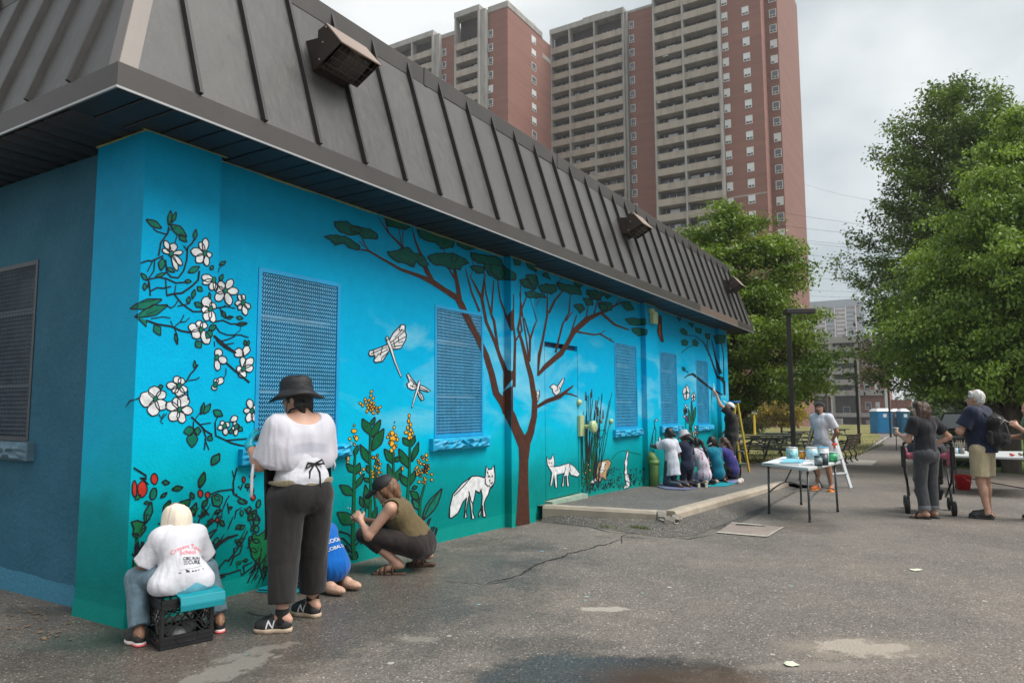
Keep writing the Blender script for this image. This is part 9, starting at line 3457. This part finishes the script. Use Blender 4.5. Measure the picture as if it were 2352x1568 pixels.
def can(px, py, r_, h_, wall, label_, lid, lab, handle=True, name='paint_can', cat='can'):
	p = on_table(px, py)
	o = empty(name, p, rr.uniform(0,6), lab, cat)
	mb = MB()
	mb.lathe([(0,0),(r_, 0),(r_, h_),(r_ * .93, h_),(r_ * .93, h_ - .01),(0, h_ - .01)], 24)
	mb.build('can_body', wall, o, True)
	mb = MB()
	mb.lathe([(r_ + .001, h_ * .16),(r_ + .0015, h_ * .8)], 24)
	me = mb.mesh('label_band')
	link_mesh('label_band', me, label_, o, True)
	mb = MB()
	mb.lathe([(r_ * 1.03, h_ - .008),(r_ * 1.04, h_ + .004),(r_ * .86, h_ + .006),(r_ * .84, h_ - .002),(0, h_ - .002)], 24)
	mb.build('lid', lid, o, True)
	if handle:
		mb = MB()
		mb.tube([(-r_, 0, h_ * .8),(-r_ * .9, r_ * .6, h_ * .5),(0, r_ * 1.15, h_ * .35),(r_ * .9, r_ * .6, h_ * .5),(r_, 0, h_ * .8)], .0025,5)
		mb.build('wire_handle', M_CHR, o, True)
	return o

M_CW = mat('can_white', (.50,.52,.52),.4,.1,9)
M_CT = mat('can_teal_drip', (.25,.52,.55),.4,.7,16)
M_CDK = mat('can_dark_teal', (.012,.06,.07),.4,.2,9)
M_CGN = mat('can_green', (.0,.22,.10),.4,.15,9)
can(1820,1056,.082,.19, M_CW, M_CT, mat('can_lid_metal', (.4,.42,.43),.3,.1,5,0,60,.7), 'large white paint can with teal drips at the back of the paint table')
can(1865,1055,.082,.185, M_CW, mat('can_blue_drip', (.35,.55,.66),.4,.6,16), M_CW, 'large white paint can with blue drips beside the small red tin')
can(1843,1054,.045,.12, mat('tin_red', (.55,.06,.02),.4,.1), mat('tin_orange', (.70,.30,.02),.4,.3,12), M_CW, 'small red and orange tin between the two large white cans', False, 'tin')
can(1880,1069,.05,.13, M_CDK, mat('tin_label_grey', (.2,.24,.25),.5,.3,20), M_CDK, 'small dark teal tin at the front of the paint table', False, 'tin')
can(1893,1068,.055,.165, mat('jar_slate', (.035,.06,.075),.3,.2), mat('jar_slate_label', (.045,.075,.09),.4,.2), M_CW, 'slate coloured square looking jar beside the dark teal tin', False, 'jar')
can(1892,1060,.075,.21, M_CW, mat('pail_white_label', (.55,.62,.64),.4,.2,9), mat('pail_blue_lid', (.10,.40,.60),.4,.1), 'white pail with blue lid behind the slate jar')
can(1913,1060,.062,.14, M_CGN, mat('tub_green_label', (.05,.42,.18),.4,.4,14), M_CW, 'green tub with white lid beside the spray bottle', False, 'tub')
p = on_table(1921,1058)
sb = empty('spray_bottle', p, 1.2, 'white spray bottle with red trigger at the far end of the paint table', 'spray bottle')
mb = MB()
mb.lathe([(0,0),(.042,0),(.045,.02),(.044,.15),(.02,.20),(.018,.225),(0,.225)], 20)
mb.build('bottle', M_CW, sb, True)
mb = MB()
mb.box((-.016,-.02,.225),(.016,.075,.262))
mb.hexa([(-.01,.03,.18),(.01,.03,.18),(.01,.04,.18),(-.01,.04,.18),(-.01,.035,.225),(.01,.035,.225),(.01,.05,.225),(-.01,.05,.225)])
mb.build('trigger', mat('trigger_red', (.6,.07,.03),.4,.1), sb, bevel=.004)

def sheet_on_table(pts, m_, lab, dz):
	q = [on_table(*p) for p in pts]
	mb = MB()
	n = len(q)
	mb.add([(x, y, z + dz) for x, y, z in q] + [(x, y, z + dz + .002 + .012 * (i % 2)) for i, (x, y, z) in enumerate(q)], [tuple(range(n))[::-1], tuple(range(n, 2 * n))] + [(i, (i + 1) % n, n + (i + 1) % n, n + i) for i in range(n)])
	return tag(mb.build('paper_sheet', m_), lab, 'paper', 'papers spread on the paint table')

sheet_on_table(((1752,1063),(1835,1068),(1868,1052),(1800,1050)), mat('paper_white', (.56,.59,.60),.7,.04), 'large white sheet of paper spread over the front of the paint table', .001)
sheet_on_table(((1790,1064.5),(1838,1066),(1852,1058),(1806,1057)), mat('drawing_blue', (.16,.45,.58),.7,.25,14), 'pale blue painted drawing lying on the white sheet', .018)
sheet_on_table(((1842,1068),(1868,1067),(1870,1062),(1846,1062)), mat('paper_grey', (.5,.53,.56),.7,.1), 'small grey stack of cards at the front of the paint table', .004)

zt2 = ground(15) + .735
cor = [on_z(2168,1046, zt2), on_z(2420,1054, zt2), on_z(2400,1038, zt2), on_z(2176,1036, zt2)]
t2, z2 = fold_table(cor, .735, 'pale folding table behind the grey haired man')
ZT = z2 + .736
for px, py, c_, l_ in ((2325,1047,(.5,.04,.04), 'red pair of scissors lying on the pale folding table'),((2345),1046,(.18,.17,.07), 'olive cloth bundle at the end of the pale folding table')):
	p = on_table(px, py)
	o = soft('scissors' if c_[0] > .4 else 'cloth_bundle', [('c', A_(-.06,0,.02), A_(.06,.01,.025),.02,.018,.02),('c', A_(.02,-.03,.02), A_(.09,.02,.03),.015,.02,.02)], .008, mat('bit', c_, .7), None, folds=.004, st=(3,3,3))
	o.location = p
	tag(o, l_, 'scissors' if c_[0] > .4 else 'cloth')
for i, (px, py) in enumerate(((2196,1042),(2204,1041),(2211,1042))):
	p = on_table(px, py)
	o = empty('brush_jar', p, 0,('jar of brushes on the pale folding table, nearest the woman', 'middle jar of brushes on the pale folding table', 'jar of brushes on the pale folding table, nearest the grey haired man')[i], 'jar', 'jars of brushes')
	mb = MB()
	mb.lathe([(0,0),(.035,0),(.038,.11),(.034,.11),(.032,.01),(0,.01)], 14)
	mb.build('jar_wall', (M_CW, mat('jar_blue', (.05,.2,.35),.4), M_LG)[i], o, True)
	for k in range(6):
		a = k * 1.05
		mb = MB()
		mb.tube([(.01 * math.cos(a),.01 * math.sin(a),.01),(.05 * math.cos(a),.05 * math.sin(a),.22 + .02 * (k % 3))], .004,5)
		mb.build('brush', mat('brush_stick', (.4,.3 + .1 * (k % 2),.25),.6), o)
b = G(2213,1124)
rb = empty('bucket', tuple(b),0, 'bright red plastic bucket on the ground behind the grey haired man', 'bucket')
mb = MB()
mb.lathe([(0,.004),(.115,.004),(.155,.26),(.168,.265),(.168,.29),(.150,.29),(.112,.018),(0,.018)], 28)
mb.build('pail', mat('bucket_red', (.60,.012,.018),.3,.08), rb, True)
mb = MB()
mb.tube([(-.16,0,.275),(-.14,-.08,.20),(0,-.165,.14),(.14,-.08,.20),(.16,0,.275)], .004,6)
mb.build('handle', M_CHR, rb, True)
# ================================================================== light summer haze
hz = MB()
hz.box((-58,-1400,-8),(2500,1400,95))
hm = bpy.data.materials.new('haze')
hm.use_nodes = True
ht = hm.node_tree
ht.nodes.clear()
ho = ht.nodes.new('ShaderNodeOutputMaterial')
pv = ht.nodes.new('ShaderNodeVolumePrincipled')
pv.inputs['Color'].default_value = (.93,.96,1.0,1)
pv.inputs['Density'].default_value = .0004
pv.inputs['Anisotropy'].default_value = .2
ht.links.new(pv.outputs['Volume'], ho.inputs['Volume'])
tag(hz.build('haze', hm), kind='stuff')
